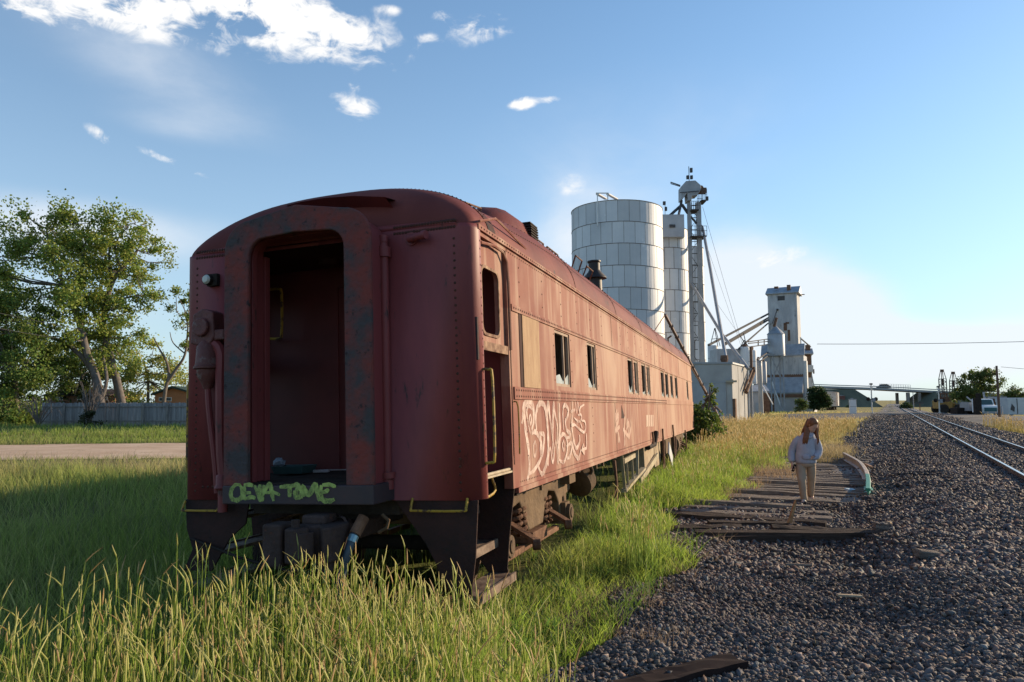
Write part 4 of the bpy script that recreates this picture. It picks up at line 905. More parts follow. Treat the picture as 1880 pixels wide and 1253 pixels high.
b = MB(); b.cyl((1.2, 17.0, .72), (1.2, 17.4, .72), .3, n=22); b.bb(.4, 1.3, 15.2, 16.6, .55, 1.04); b.build('air_tank', TRUCK, CO, smooth=True)
b = MB(); b.box((1.62, 13.4, .62), (.03, .75, .34), Matrix.Rotation(-.55, 3, 'X')); b.build('hanging_panel', mat('panel_white', (.55, .56, .56), (.42, .42, .42), 4), CO)
for s, z0, z1, d in ((5.9, .35, 1.0, 0), (12.4, .35, 1.32, .1), (14.9, .35, 1.36, .0), (15.2, .5, 1.0, .3), (18.6, .4, 1.1, .0), (10.6, 1.0, 1.3, 0)):
    b = MB(); b.tube([(1.56, s, z0), (1.57, s+d*.5+.02, (z0+z1)/2), (1.56, s+d, z1)], .025, 5); b.build('rusty_rod', RUST, CO)
b = MB(); b.beam((1.45, 9.2, .36), (1.5, 11.7, .72), .05, .12); b.build('hanging_beam', WFR, CO)
# cold corner: dark holes
for (px, py, w, h_) in ((1144, 758, .12, .16),):
    p = cl(px, py, 0, HW); b = MB(); b.prism([(p.y-.2, p.z-.1), (p.y+.15, p.z-.1), (p.y-.15, p.z+.13)], 0, HW+.001, HW+.004); b.build('hole', SEAM, CO)
# graffiti: spray strokes traced on the side sheets
PINK = mat('graffiti_white', (.66, .50, .43), (.52, .34, .26), 5, .7, lo=.50, hi=.80, worn=(7, .40, .68))
def stroke(b, P, w, axis, off, taper=True):
    P = smooth_path(P, 5); n = len(P); N_ = Vector((1, 0, 0)) if axis == 0 else Vector((0, -1, 0))
    L_, R_ = [], []
    for i, p in enumerate(P):
        d = (P[min(i+1, n-1)]-P[max(i-1, 0)]).normalized(); s = N_.cross(d).normalized(); q = w*.5*((.55+.45*min(1, 4*min(i, n-1-i)/n)) if taper else 1)*(1+.12*math.sin(i*1.7))
        L_.append(p+s*q+N_*off); R_.append(p-s*q+N_*off)
    b.add(L_+R_, [(i, i+1, n+i+1, n+i) for i in range(n-1)])
def trace(name, m, crop, scale, strokes, axis, val, parent=CO, base=.002):
    b = MB()
    for k, (w, pts_) in enumerate(strokes):
        P = [cl(crop[0]+x/scale, crop[1]+y/scale, axis, val) for x, y in pts_]; stroke(b, P, w, axis, base+.0004*k)
    return b.build(name, m, parent, fix=False)
G1 = [(.055, [(205, 1190), (235, 1040), (225, 800), (190, 560), (165, 330), (170, 180), (215, 115), (265, 150), (290, 260), (290, 400), (265, 520)]),
      (.035, [(130, 430), (145, 300), (150, 200), (165, 140)]), (.03, [(245, 570), (215, 420), (195, 260), (220, 190), (262, 230)]),
      (.022, [(245, 300), (232, 350), (245, 440), (258, 380), (245, 300)]), (.04, [(260, 560), (310, 540), (355, 600), (395, 700), (400, 840)]),
      (.03, [(310, 660), (285, 740), (300, 870), (325, 780), (310, 660)]), (.035, [(385, 560), (380, 800), (385, 900), (300, 1050), (225, 1110)]),
      (.04, [(360, 560), (425, 580), (425, 700), (405, 880)]), (.05, [(325, 520), (315, 330), (345, 190), (395, 145), (440, 210), (465, 380), (485, 620), (480, 860), (440, 1040), (395, 1110), (350, 1010)]),
      (.045, [(480, 1000), (485, 860), (475, 500), (470, 260), (485, 130), (500, 300), (525, 460), (545, 600), (555, 160), (575, 300), (610, 480), (605, 700)]),
      (.03, [(485, 900), (512, 760), (548, 960), (585, 660), (610, 940)]), (.045, [(540, 470), (545, 700), (540, 840)]),
      (.05, [(630, 150), (635, 350), (640, 520), (620, 760), (615, 980)]), (.04, [(690, 510), (680, 300), (690, 200), (720, 180), (755, 250), (740, 340), (715, 400), (735, 520), (780, 560), (770, 610), (725, 620)]),
      (.035, [(630, 900), (640, 640), (690, 570), (735, 650), (740, 800), (700, 940), (655, 940), (625, 910)]), (.028, [(690, 650), (675, 720), (690, 790), (705, 720), (690, 650)]),
      (.04, [(730, 740), (790, 690), (800, 760), (775, 870), (735, 900)]), (.04, [(805, 120), (810, 300), (800, 460), (825, 640), (860, 760), (905, 680), (905, 580)]),
      (.045, [(820, 640), (815, 760), (860, 870), (900, 890), (920, 780)]), (.028, [(840, 440), (900, 500), (965, 545), (990, 480), (975, 400), (935, 390)]),
      (.025, [(845, 130), (865, 280), (880, 140), (905, 280), (915, 210), (970, 170)]), (.025, [(830, 350), (890, 400), (930, 370), (925, 310), (880, 315)]), (.02, [(870, 360), (868, 460)]), (.02, [(910, 400), (940, 490)]),
      (.03, [(960, 700), (940, 780), (970, 830), (965, 720)]), (.03, [(925, 790), (1000, 760)]), (.03, [(995, 560), (1000, 700), (995, 770)]), (.035, [(790, 450), (840, 440)]), (.03, [(780, 270), (840, 240)])]
g = trace('graffiti', PINK, (940, 720), 7.369, [(w_*1.45, p_) for w_, p_ in G1], 0, HW); g['label'] = 'large pale bubble letter graffiti'
G2 = [(.09, [(240, 170), (215, 260), (220, 380), (250, 330), (255, 230), (225, 300), (215, 420), (235, 480)]), (.08, [(215, 460), (275, 395)]), (.08, [(240, 420), (262, 520), (280, 610)]), (.08, [(262, 480), (255, 610)]),
      (.10, [(345, 260), (335, 420), (345, 560), (340, 660)]), (.09, [(385, 290), (365, 420), (400, 350), (395, 540), (425, 420), (420, 300)]), (.09, [(320, 430), (370, 500), (410, 540)])]
trace('graffiti', mat('graffiti_faint', (.52, .36, .29), (.40, .24, .18), 5, .7), (1100, 730), 7.372, G2, 0, HW, base=.003)
b = MB()
for x0, x1 in ((640, 662), (668, 690), (698, 716), (722, 735)):
    q = [cl(1100+x/7.372, 730+y/7.372, 0, HW+.004) for x, y in ((x0, 240), (x1, 236), (x1, 390), (x0, 398))]; b.add(q, [(0, 1, 2, 3)])
b.build('stencil_patch', mat('stencil', (.56, .42, .33), (.45, .30, .23), 3), CO, fix=False)
LIME = mat('graffiti_lime', (.42, .52, .13), (.26, .32, .10), 12, .6, lo=.4, hi=.75, worn=(14, .42, .72))
G3 = [(.040, [(260, 170), (180, 170), (120, 260), (130, 370), (220, 395), (285, 330), (275, 220), (250, 170)]), (.04, [(320, 190), (310, 390)]), (.035, [(310, 170), (400, 165), (450, 185)]), (.03, [(320, 290), (420, 285)]), (.035, [(320, 385), (420, 350), (490, 370)]),
      (.035, [(470, 175), (520, 290), (550, 400)]), (.045, [(555, 160), (545, 300), (565, 420)]), (.045, [(620, 170), (590, 300), (590, 415)]), (.04, [(600, 320), (700, 150), (730, 280), (760, 410)]), (.03, [(640, 290), (760, 280), (860, 325)]),
      (.035, [(850, 200), (950, 190), (1160, 165)]), (.045, [(1005, 180), (1000, 350)]), (.04, [(1060, 180), (1110, 160), (1180, 260), (1160, 340), (1090, 350), (1070, 250)]), (.035, [(1110, 200), (1105, 370)]),
      (.045, [(1210, 350), (1200, 190), (1290, 320), (1380, 160), (1420, 290), (1450, 410)]), (.045, [(1480, 170), (1470, 290), (1500, 390), (1600, 410), (1680, 380)]), (.035, [(1490, 170), (1600, 165), (1700, 195)]), (.035, [(1480, 280), (1560, 260), (1580, 220)]), (.02, [(1190, 350), (1190, 370)])]
g = trace('graffiti', LIME, (410, 870), 8.174, G3, 1, -.38); g['label'] = 'yellow green spray lettering'
# loose things on the vestibule floor
def CT_(o): 
    o.matrix_world = CM@o.matrix_world; return o
q = cl(540, 862, 2, 1.30)
b = MB(); b.loft([[Vector((q.x+sx*.19*k, q.y+sy*.13*k, z)) for sx, sy in ((-1, -1), (1, -1), (1, 1), (-1, 1))] for k, z in ((.85, 1.262), (1, 1.34), (.94, 1.34), (.8, 1.275))]); o = b.build('tray', mat('teal_plastic', (.03, .07, .075), (.04, .09, .09), 5, .5), bevel=.006); CT_(o); tag(o, 'dark teal plastic tray lying on the coach doorway floor', 'tray')
b = MB(); r_ = random.Random(3); q = cl(511, 851, 1, q.y); b.lathe([(.02, -.03), (.05, -.02), (.055, .02), (.03, .045), (.01, .05)], (q.x, q.y, q.z), 9); o = b.build('crumpled_bag', mat('pale_bag', (.22, .30, .40), (.35, .43, .5), 8, .6))
for v in o.data.vertices: v.co += Vector((r_.uniform(-.015, .015), r_.uniform(-.015, .015), r_.uniform(-.01, .01)))
CT_(o); tag(o, 'small crumpled pale blue bag on the tray in the coach doorway', 'bag')
q = cl(590, 868, 2, 1.27)
b = MB(); b.box((q.x, q.y, 1.285), (.16, .05, .03), Matrix.Rotation(.3, 3, 'Z')); o = b.build('rubbish', mat('pale_rubbish', (.3, .3, .32), (.2, .2, .2), 9), bevel=.008); CT_(o); tag(o, 'small pale piece of rubbish beside the tray in the coach doorway', 'litter')
q = cl(625, 862, 2, 1.27)
b = MB(); b.box((q.x, q.y, 1.27), (.22, .16, .01), Matrix.Rotation(.2, 3, 'Z')); o = b.build('torn_paper', mat('paper', (.4, .4, .4), (.3, .28, .26), 9)); CT_(o); tag(o, 'torn paper sheet on the right of the coach doorway floor', 'paper')
# the rails the coach stands on
for x, nm in ((-.75, 'left'), (.75, 'right')):
    b = MB(); pr = rail_prof(); rows_ = []
    for y in np.linspace(-9, 40, 18):
        rows_.append([CM@Vector((x+a, y, z-.172)) for a, z in pr])
    b.loft(rows_); o = b.build('siding_rail', RAILM); tag(o, 'rusty rail hidden in grass under the %s wheels of the coach' % nm, 'rail', 'rails under the coach')
# ------------------------------------------------------------------ grain elevator site
GALV = mat('galvanised', (.60, .61, .63), (.50, .52, .55), .25, .6, metal=.08, attr='Col', bump=.15, bscale=3, c3=(.68, .68, .68), t3=.62, s3=.6)
GALVD = mat('galvanised_dull', (.34, .35, .37), (.26, .27, .29), 1, .6, metal=.3)
DARKM = mat('dark_metal', (.06, .06, .065), (.10, .095, .095), 3, .95)
SEAMG = mat('silo_seam', (.20, .185, .18), (.12, .10, .09), 2)
WHITEB = mat('peeling_white', (.38, .385, .40), (.58, .58, .58), 1.1, .85, c3=(.20, .185, .18), t3=.58, s3=1.6, bump=.3, stretch=(1, 1, .22))
WHITEC = mat('clean_white', (.68, .68, .67), (.58, .58, .57), .7, .7)
CONC = mat('pale_concrete', (.42, .41, .40), (.33, .32, .31), .45, .9, bump=.3, c3=(.25, .24, .23), t3=.62, s3=1.1)
CORR = mat('corrugated', (.42, .44, .47), (.33, .34, .37), .6, .6, metal=.2)
TINROOF = mat('tin_roof', (.36, .39, .43), (.25, .27, .30), 1, .6, metal=.2)
BROWN = mat('rust_brown', (.12, .065, .045), (.2, .12, .08), 3, .85)
def silo(name, px, Y, rpx, ytop, label, ring=2.44, npan=24, group=None, m=None, top='open', zbase=0, seed=1, seam=.036, ref=None):
    c = at(px, 740, Y); r = rpx/F_PX*Y; H = at(px, ytop, Y-r).z; o = empty(name, (c.x, c.y, zbase)); tag(o, label, 'silo', group); rnd = random.Random(seed)
    nr = max(1, int(round(H/ring))); rh = H/nr; V, Fq, Cc = [], [], []; sub = 3; sm_ = MB()
    for i in range(nr):
        z0, z1 = H-(i+1)*rh, H-i*rh; off = (i % 2)*.5
        for k in range(npan):
            v = rnd.uniform(.86, 1.08); a0 = 2*PI*(k+off)/npan
            for j in range(sub):
                q0, q1 = a0+2*PI/npan*j/sub, a0+2*PI/npan*(j+1)/sub; n = len(V)
                V += [(r*math.cos(q0), r*math.sin(q0), z0), (r*math.cos(q1), r*math.sin(q1), z0), (r*math.cos(q1), r*math.sin(q1), z1), (r*math.cos(q0), r*math.sin(q0), z1)]
                Fq.append((n, n+1, n+2, n+3)); Cc += [(v, v, v)]*4
            ca, sa = math.cos(a0), math.sin(a0); tx, ty = -sa*seam*.5, ca*seam*.5; rr = r+.008
            sm_.add([(rr*ca-tx, rr*sa-ty, z0), (rr*ca+tx, rr*sa+ty, z0), (rr*ca+tx, rr*sa+ty, z1), (rr*ca-tx, rr*sa-ty, z1)], [(0, 1, 2, 3)])
        sm_.lathe([(r+.005, z0-.03), (r+.035, z0-.02), (r+.035, z0+.03), (r+.005, z0+.04)], (0, 0, 0), 72, cap=False)
    sm_.lathe([(r+.005, H-.05), (r+.05, H-.05), (r+.05, H), (r-.05, H)], (0, 0, 0), 72, cap=False)
    w = mesh_np('shell', np.array(V), np.array(Fq), m or GALV, np.array(Cc), o, smooth=False)
    for p in w.data.polygons: p.use_smooth = False
    sm_.build('seams', SEAMG, o, fix=False)
    if top == 'cone': b = MB(); b.lathe([(r+.08, H-.05), (r*.2, H+r*.42), (.001, H+r*.45)], (0, 0, 0), 40, cap=False); b.build('roof', GALVD, o, smooth='all')
    elif top == 'flat': b = MB(); b.lathe([(r-.02, H-.1), (.001, H+r*.06)], (0, 0, 0), 40, cap=False); b.build('roof', GALVD, o, smooth='all')
    return o, c, r, H
s1, c1_, r1_, H1 = silo('grain_silo', 1137, 80, 84, 366.5, 'widest galvanised steel grain silo behind the coach roof', npan=26, top='flat')
# rim stair on the big silo
b = MB(); 
for px in (1097, 1116):
    p = at(px, 372, 75.6)-Vector((c1_.x, c1_.y, 0)); q = at(px, 415, 75.3)-Vector((c1_.x, c1_.y, 0)); b.beam(q, p+Vector((0, 0, .9)), .10)
    e = at(px+16, 366, 77.5)-Vector((c1_.x, c1_.y, 0)); b.beam(p+Vector((0, 0, .9)), e, .35, .12)
a_, b_ = [at(px, 355, 75.6)-Vector((c1_.x, c1_.y, 0)) for px in (1094, 1117)]; b.beam(a_, b_, .1)
b.build('rim_ladder', WHITEC, s1)
s2, c2_, r2_, H2 = silo('grain_silo', 1225, 88, 43, 416, 'slimmer galvanised silo with a box on top right of the widest silo', npan=16, seed=2, top='flat', seam=.06)
s3, c3_, r3_, H3 = silo('grain_silo', 1271, 98, 26.5, 452, 'thin tall silo behind the elevator leg', npan=10, seed=3, top='flat', seam=.07)
def rel(p, o): return p-o.location
o = s2; b = MB(); p0, p1 = at(1222, 420, 84.5), at(1256, 394, 84.5); q = rel(p0, o), rel(p1, o); b.bb(q[0].x-.6, q[1].x, q[0].y, q[0].y+4, q[0].z-1.0, q[1].z); b.build('top_box', GALV if False else CORR, o)
b = MB(); w0 = rel(at(1229, 418, 84.4), o); b.bb(w0.x, w0.x+.7, w0.y-.04, w0.y+.02, w0.z, w0.z+.35); b.build('hatch', DARKM, o)
# elevator leg
leg = empty('bucket_elevator', at(1274, 740, 90).xy.to_3d()); tag(leg, 'tall bucket elevator leg with angular head between the silos', 'elevator leg'); leg.location.z = 0
A_ = lambda px, py, Y=90: rel(at(px, py, Y), leg)
b = MB()
for px, w in ((1264.5, .42), (1282, .55)):
    a_, b_ = A_(px, 372), A_(px, 665); b.beam((a_.x, a_.y, 0), a_, w, w, up=(0, 1, 0))
b.build('leg_casing', GALVD, leg)
b = MB()
for py in range(378, 660, 22):
    l, r = A_(1266, py), A_(1281, py); l2, r2 = A_(1266, py+22), A_(1281, py+22); b.beam(l, r, .08); b.beam(l, r2, .05) if (py//22) % 2 else b.beam(r, l2, .05)
for px in (1270, 1276): b.beam(A_(px, 372), A_(px, 665), .05)
b.build('ladder', DARKM, leg)
b = MB(); out = [A_(px, py) for px, py in ((1248, 370), (1248, 346), (1257, 336), (1274, 335), (1284, 344), (1284, 352), (1278, 362), (1268, 363), (1267, 372), (1260, 372), (1259, 358), (1251, 369))]
y0 = out[0].y; b.prism([(p.x, p.z) for p in out], 1, y0-.8, y0+.8); b.build('head', GALVD, leg, bevel=.05)
b = MB(); b.beam(A_(1248, 354, 89), A_(1283, 351, 89), .08); b.build('head_seam', DARKM, leg)
def platform(x0, x1, py, h, nm='platform'):
    b = MB(); l, r = A_(x0, py), A_(x1, py); b.bb(l.x, r.x, l.y-1, l.y+1, l.z-.12, l.z)
    for yy in (l.y-1, l.y+1):
        for k in range(5): x = l.x+(r.x-l.x)*k/4; b.beam((x, yy, l.z), (x, yy, l.z+h), .05)
        for z in (.5, 1): b.beam((l.x, yy, l.z+h*z), (r.x, yy, l.z+h*z), .05)
    b.build(nm, DARKM, leg)
platform(1284, 1294, 371, 1.4); platform(1266, 1294, 436, 1.2); platform(1266, 1280, 388, 1.0)
b = MB(); p = A_(1289, 351); b.box(p, (1.0, .8, .7)); b.cyl(p+Vector((-.4, 0, .2)), p+Vector((.1, 0, .5)), .3, n=10); b.build('drive_motor', BROWN, leg, bevel=.08)
b = MB(); b.beam(A_(1265.5, 342), A_(1264.5, 306), .07); b.box(A_(1269, 313), (.3, .3, .55)); b.box(A_(1262.5, 326), (.3, .3, .45)); b.box(A_(1269.5, 326), (.3, .3, .45)); b.box(A_(1298, 365), (.3, .3, .5)); b.beam(A_(1293, 372), A_(1298, 366), .05); b.build('antenna_mast', DARKM, leg)
b = MB(); b.beam(A_(1249, 341), A_(1231, 335), .12); b.beam(A_(1249, 343), A_(1231, 337.5), .08); b.build('hoist_boom', DARKM, leg)
b = MB(); b.tube([A_(1251, 368), A_(1250, 378), A_(1230, 396, 87)], .18, 8); b.tube([A_(1250, 376), A_(1246, 395, 87)], .16, 8); b.tube([A_(1252, 376), A_(1263, 392)], .2, 8); b.tube([A_(1268, 398), A_(1280, 412)], .14, 8); b.build('spout_cluster', DARKM, leg)
b = MB(); b.beam(A_(1221, 372, 85), A_(1221, 396, 85), .05); b.box(A_(1219.5, 373.5, 85), (.3, .3, .4)); b.box(A_(1222.5, 384, 85), (.25, .3, .45)); b.build('camera_mast', DARKM, leg)
def pipe(name, P, r, label, m=GALVD, cat='spout', group='grain spouts'):
    o = empty(name, P[0]); b = MB(); P2 = [Vector(p)-o.location for p in P]; b.tube(P2, r, 8); q = b.build(name, m, None, smooth=True); q.location = o.location; bpy.data.objects.remove(o)
    tag(q, label, cat, group); return q
pipe('grain_spout', [at(1284, 412, 90), at(1289, 417, 90), at(1292, 428, 90), at(1304, 494, 84), at(1317, 570, 78), at(1333, 660, 71)], .19, 'long steep grey spout from the elevator head to the concrete shed roof')
o = pipe('grain_spout', [at(1268, 520, 90), at(1283, 543, 88), at(1325, 613, 80), at(1374, 678, 73)], .17, 'long slanting grey spout crossing behind the steep one')
pipe('guy_wire', [at(1290, 380, 90), at(1330, 520, 100), at(1365, 640, 110)], .02, 'thin guy wire from the elevator head down to the right', DARKM, 'wire', 'guy wires')
# concrete shed
sh = empty('concrete_shed', at(1346, 763, 68).xy.to_3d()); tag(sh, 'flat roofed pale concrete shed beside the golden grass right of the coach', 'shed')
z_t = at(1346, 668.5, 68).z; Wd, Dp = 9.0, 9.0
b = MB(); b.bb(-Wd, 0, 0, Dp, -.3, z_t); w = b.build('walls', CONC, sh, bevel=.04); 
b = MB(); b.prism([(-Wd-.15, z_t+.25), (-Wd-.15, z_t+.45), (.12, z_t+.16), (.12, z_t+.0)], 1, -.12, Dp+.1); b.build('roof', GALVD, sh)
b = MB(); b.prism([(-Wd, z_t), (-Wd, z_t+.3), (0, z_t+.05), (0, z_t)], 1, 0, .1); b.build('parapet', CONC, sh)
b = MB(); b.bb(-4.15, -.6, -.07, -.0, -.2, z_t-1.75); b.bb(-4.25, -.5, -.10, -.07, z_t-1.77, z_t-1.70); b.bb(-.65, -.58, -.1, -.07, -.2, z_t-1.7); b.bb(-4.22, -4.15, -.1, -.07, -.2, z_t-1.7); b.build('sliding_door', mat('door_grey', (.38, .39, .40), (.33, .33, .34), 1, .8), sh)
b = MB(); b.bb(.0, .25, -.1, .5, 0, 2.3); b.build('rusty_post', BROWN, sh)
b = MB(); b.bb(-.5, .5, -.4, -.1, 3.82, 4.0); b.bb(-.15, .15, -.3, 0, 3.7, 4.1); b.build('floodlight', mat('lamp_tan', (.4, .33, .25)), sh)
for y in (3, 6, 8.6): b = MB(); b.bb(.0, .02, y, y+.04, 0, z_t-.1); b.build('wall_joint', SEAMG, sh)
for y, rr in ((8.85, .13),): b = MB(); b.cyl((.25, y, 0), (.25, y, z_t+.2), rr); b.cyl((.3, y-2.2, 0), (.3, y-2.2, z_t-.4), .10); b.build('downpipe', GALVD, sh)
b = MB(); b.beam((.35, 8.8, z_t), (.35, 8.8, z_t+2.2), .25); b.tube([(.45, 9.2, z_t+.1), (.5, 9.2, z_t-.5), (.3, 5.5, z_t-2.6)], .2, 8); b.tube([(.4, 9.0, z_t-.2), (.3, 4.6, z_t-2.3)], .12, 6); b.build('loading_spout', BROWN, sh)
sh.rotation_euler = (0, 0, -TH); sh.location.z = .0
b = MB(); p = at(1330, 668, 70.5); b.lathe([(.35, .9), (.4, .5), (.2, 0)], (p.x, p.y, p.z-.1), 12); q = b.build('spout_hopper', BROWN); tag(q, 'small rusty hopper at the foot of the steep spout on the shed roof', 'hopper')
# storage tanks between shed and tower
def tank(px, Y, rpx, yt, yb, label, ring=3, m=WHITEC, cap=True, cat='tank', g=None, capm=BROWN):
    c = at(px, 740, Y); r = rpx/F_PX*Y; zt = at(px, yt, Y-r).z; zb = at(px, yb, Y-r).z if yb else 0; o = empty('storage_tank', (c.x, c.y, 0)); tag(o, label, cat, g)
    b = MB(); b.lathe([(r, zb), (r, zt-.2*r), (r*.85, zt), (.001, zt+.02)], (0, 0, 0), 28); b.build('shell', m, o, smooth=True)
    b = MB(); z = zb+.2
    while z < zt-.4: b.lathe([(r, z), (r+.03, z), (r+.03, z+.07), (r, z+.07)], (0, 0, 0), 28, cap=False); z += ring
    b.build('ring', GALVD, o)
    if cap: b = MB(); b.lathe([(r*.3, zt-.1), (r*.42, zt+.35), (r*.2, zt+.6)], (0, 0, 0), 10); b.build('top_cap', capm, o)
    if zb > .5:
        b = MB()
        for k in range(4): a = PI/4+k*PI/2; b.beam((r*.8*math.cos(a), r*.8*math.sin(a), 0), (r*.8*math.cos(a), r*.8*math.sin(a), zb), .2)
        b.build('stand', GALVD, o)
    return o
tank(1311, 120, 9, 634, None, 'small pale tank just right of the thin silo', 3, WHITEC, False)
tank(1383.5, 105, 7.3, 643, 705, 'slender bright white tank with rusty cap right of the shed')
tank(1394.5, 118, 6.5, 662, 703, 'dull grey tank next to the slender white tank', 3, CORR)
tank(1403.5, 122, 5.5, 664, 703, 'narrow grey tank nearest the wooden tower', 3, CORR)
# corrugated annex and derrick
b = MB(); o = empty('tank_block', at(1345, 740, 112).xy.to_3d()); l, r = rel(at(1319, 640, 112), o), rel(at(1366, 640, 112), o)
for k in range(5):
    x = l.x+(r.x-l.x)*(k+.5)/5; b.bb(x-.06, x+.06, l.y+.92, l.y+1, 0, l.z)
b.bb(l.x, r.x, l.y+1, l.y+5, 0, l.z); b.build('bins', CORR, o, smooth=True); tag(o, 'row of joined blue grey corrugated bins behind the shed', 'bins')
b = MB(); b.lathe([(.75, 0), (.75, l.z), (.6, l.z+.25), (.01, l.z+.3)], (r.x+.3, l.y+.6, 0), 20); b.build('corner_bin', WHITEC, o, smooth=True); b = MB(); b.lathe([(.3, l.z+.2), (.4, l.z+.5), (.2, l.z+.7)], (r.x+.3, l.y+.6, 0), 8); b.build('bin_cap', BROWN, o)
def frame(name, segs, r, label, cat, m=DARKM, group=None):
    b = MB(); o0 = Vector(segs[0][0])
    for a, c in segs: b.beam(Vector(a)-o0, Vector(c)-o0, r)
    o = b.build(name, m); o.location = o0; tag(o, label, cat, group); return o
T = lambda px, py, Y=115: at(px, py, Y)
frame('derrick', [(T(1312, 603), T(1304, 635)), (T(1312, 603), T(1318, 637)), (T(1313, 603, 117), T(1322, 636, 117)), (T(1306, 623), T(1318, 622)), (T(1312, 603), T(1314, 603, 117))], .09, 'small dark triangular derrick frame above the bins', 'derrick')
frame('spout_support', [(T(1365, 612), T(1372, 642)), (T(1371, 635), T(1366, 648)), (T(1358, 640), T(1366, 625)), (T(1366, 625), T(1376, 640)), (T(1359, 617), T(1368, 632))], .10, 'dark brackets where the spouts meet the corner bin', 'bracket')
TW = 150
for (a, c, rr, lb) in (((1410, 577), (1301, 634), .20, 'uppermost slanting spout from the white tower to the bins'), ((1410, 584), (1332, 630), .17, 'second slanting spout from the white tower'),
                      ((1410, 588), (1331, 633), .2, 'third slanting spout close under the second one'), ((1410, 594), (1356, 641), .14, 'steepest slanting spout from the white tower to the corner bin'),
                      ((1412, 646), (1390, 661), .14, 'short spout from the hopper tank down to the grey tanks'), ((1412, 652), (1397, 663), .12, 'lower short spout to the narrow grey tank')):
    p, q = at(*a, TW-1.5), at(*c, 112); pipe('tower_spout', [p, q], rr, lb, DARKM, 'spout', 'spouts of the white tower')
frame('catwalk', [(at(1412, 632.5, 146), at(1371, 638, 114)), (at(1412, 627, 146), at(1374, 631, 114)), (at(1412, 622.5, 146), at(1374, 628, 114)), (at(1392, 625, 130), at(1392, 635, 130)), (at(1403, 624, 138), at(1403, 633, 138))], .16, 'thin catwalk with handrails between the bins and the hopper tank', 'catwalk')
frame('guy_wires', [(at(1318, 560, 100), at(1375, 640, 120)), (at(1297, 450, 92), at(1362, 640, 115))], .025, 'pair of thin wires running down toward the bins', 'wire', group=None)
# white wooden tower
tw = empty('elevator_tower', at(1447, 755, TW).xy.to_3d()); tag(tw, 'tall white wooden grain elevator tower with peeling boards and small top window', 'grain elevator')
tw.rotation_euler = (0, 0, -TH); k = TW/F_PX
def tz(py, Y=TW): return at(1441, py, Y).z
ZS = {p: tz(p) for p in (526, 530, 537, 541, 638, 655, 690, 693, 699, 722, 727, 755)}
x0, x1, dp = -27*k, 23.5*k, 5.5
b = MB(); b.bb(x0, x1, -2, -2+dp, ZS[638]-2, ZS[541]); 
for i in range(19): x = x0+(x1-x0)*(i+.5)/19; b.bb(x-.05, x+.05, -2.07, -2, ZS[638], ZS[541])
b.build('tower_walls', WHITEB, tw)
b = MB(); b.prism([(-2.5, ZS[541]-.1), (-2.5, ZS[541]+.1), (-2+dp/2, ZS[530]+.4), (-2+dp+.5, ZS[541]+.1), (-2+dp+.5, ZS[541]-.1)], 0, x0-.35, x1+.5); b.build('tower_roof', TINROOF, tw)
b = MB(); b.bb(x1-1.9, x1-1.2, -1.6, -.9, ZS[537], ZS[526]); b.bb(x0+1.3, x0+2.1, -1.6, -.9, ZS[530]-.1, ZS[530]+.3); b.bb(x1, x1+1.5, -1.8, -1.6, ZS[541]-.6, ZS[541]-.45); b.build('chimney', BROWN, tw)
b = MB(); zc = tz(550); b.bb(-27*k+17.5*k, -27*k+30*k, -2.08, -1.95, tz(554), tz(546)); b.build('window', DARKM, tw)
b = MB(); b.beam((-1.2, -2.3, tz(571)), (-1.2-9*k, -2.4, tz(596)), .12); b.box((-1.15, -2.3, tz(570.5)), (.4, .4, .3)); b.build('outside_spout', DARKM, tw)
b = MB(); b.box((2.3*k, -2.08, tz(602)), (5.5*k, .12, 14*k)); b.box((6*k, -2.08, tz(595.5)), (6*k, .12, 3.5*k)); b.box((8*k, -2.08, tz(618)), (4*k, .12, 20*k)); b.build('missing_boards', BROWN, tw)
b = MB(); b.bb(x0-1.2, x1+1.0, -3.2, 3.4, 0, ZS[655]); 
for i in range(22): x = x0-1.2+(x1-x0+2.2)*(i+.5)/22; b.bb(x-.05, x+.05, -3.27, -3.2, ZS[690], ZS[655])
b.build('lower_walls', WHITEB, tw)
b = MB(); b.prism([(-3.5, ZS[655]-.1), (-3.5, ZS[655]+.12), (-2, ZS[638]+.5), (-2, ZS[638])], 0, x0-1.5, x1+1.2); b.build('lean_roof', TINROOF, tw)
b = MB(); b.prism([(-5.2, ZS[722]), (-5.0, ZS[722]-.3), (-3.2, ZS[699]-.2), (-3.2, ZS[693])], 0, x0-2.4, x1+.8); b.build('awning', TINROOF, tw)
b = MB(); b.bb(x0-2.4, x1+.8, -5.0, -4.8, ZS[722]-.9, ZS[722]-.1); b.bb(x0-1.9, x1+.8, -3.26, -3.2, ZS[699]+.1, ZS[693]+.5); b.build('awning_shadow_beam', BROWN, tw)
b = MB(); b.bb(x0-2.6, x0-.2, -4.7, -3.2, 0, ZS[722]-.8); b.bb(x0+1.3, x1+.9, -4.7, -3.2, 0, ZS[727]); b.build('dock_walls', CONC, tw)
b = MB(); b.bb(x0-.2, x0+1.3, -4.4, -4.2, 0, ZS[727]-.5); b.build('dock_opening', BROWN, tw)
b = MB(); b.bb(x1+.95, x1+2.6, -2.6, 3.4, 0, tz(716)); b.bb(x1+1.0, x1+1.5, -3, -1, 0, tz(665)); b.build('side_bay', WHITEC, tw)
b = MB(); b.beam((x0+.5, -5.3, ZS[722]+3), (x0+2.6, -5.6, 0.5), .22); b.build('brace', WHITEC, tw)
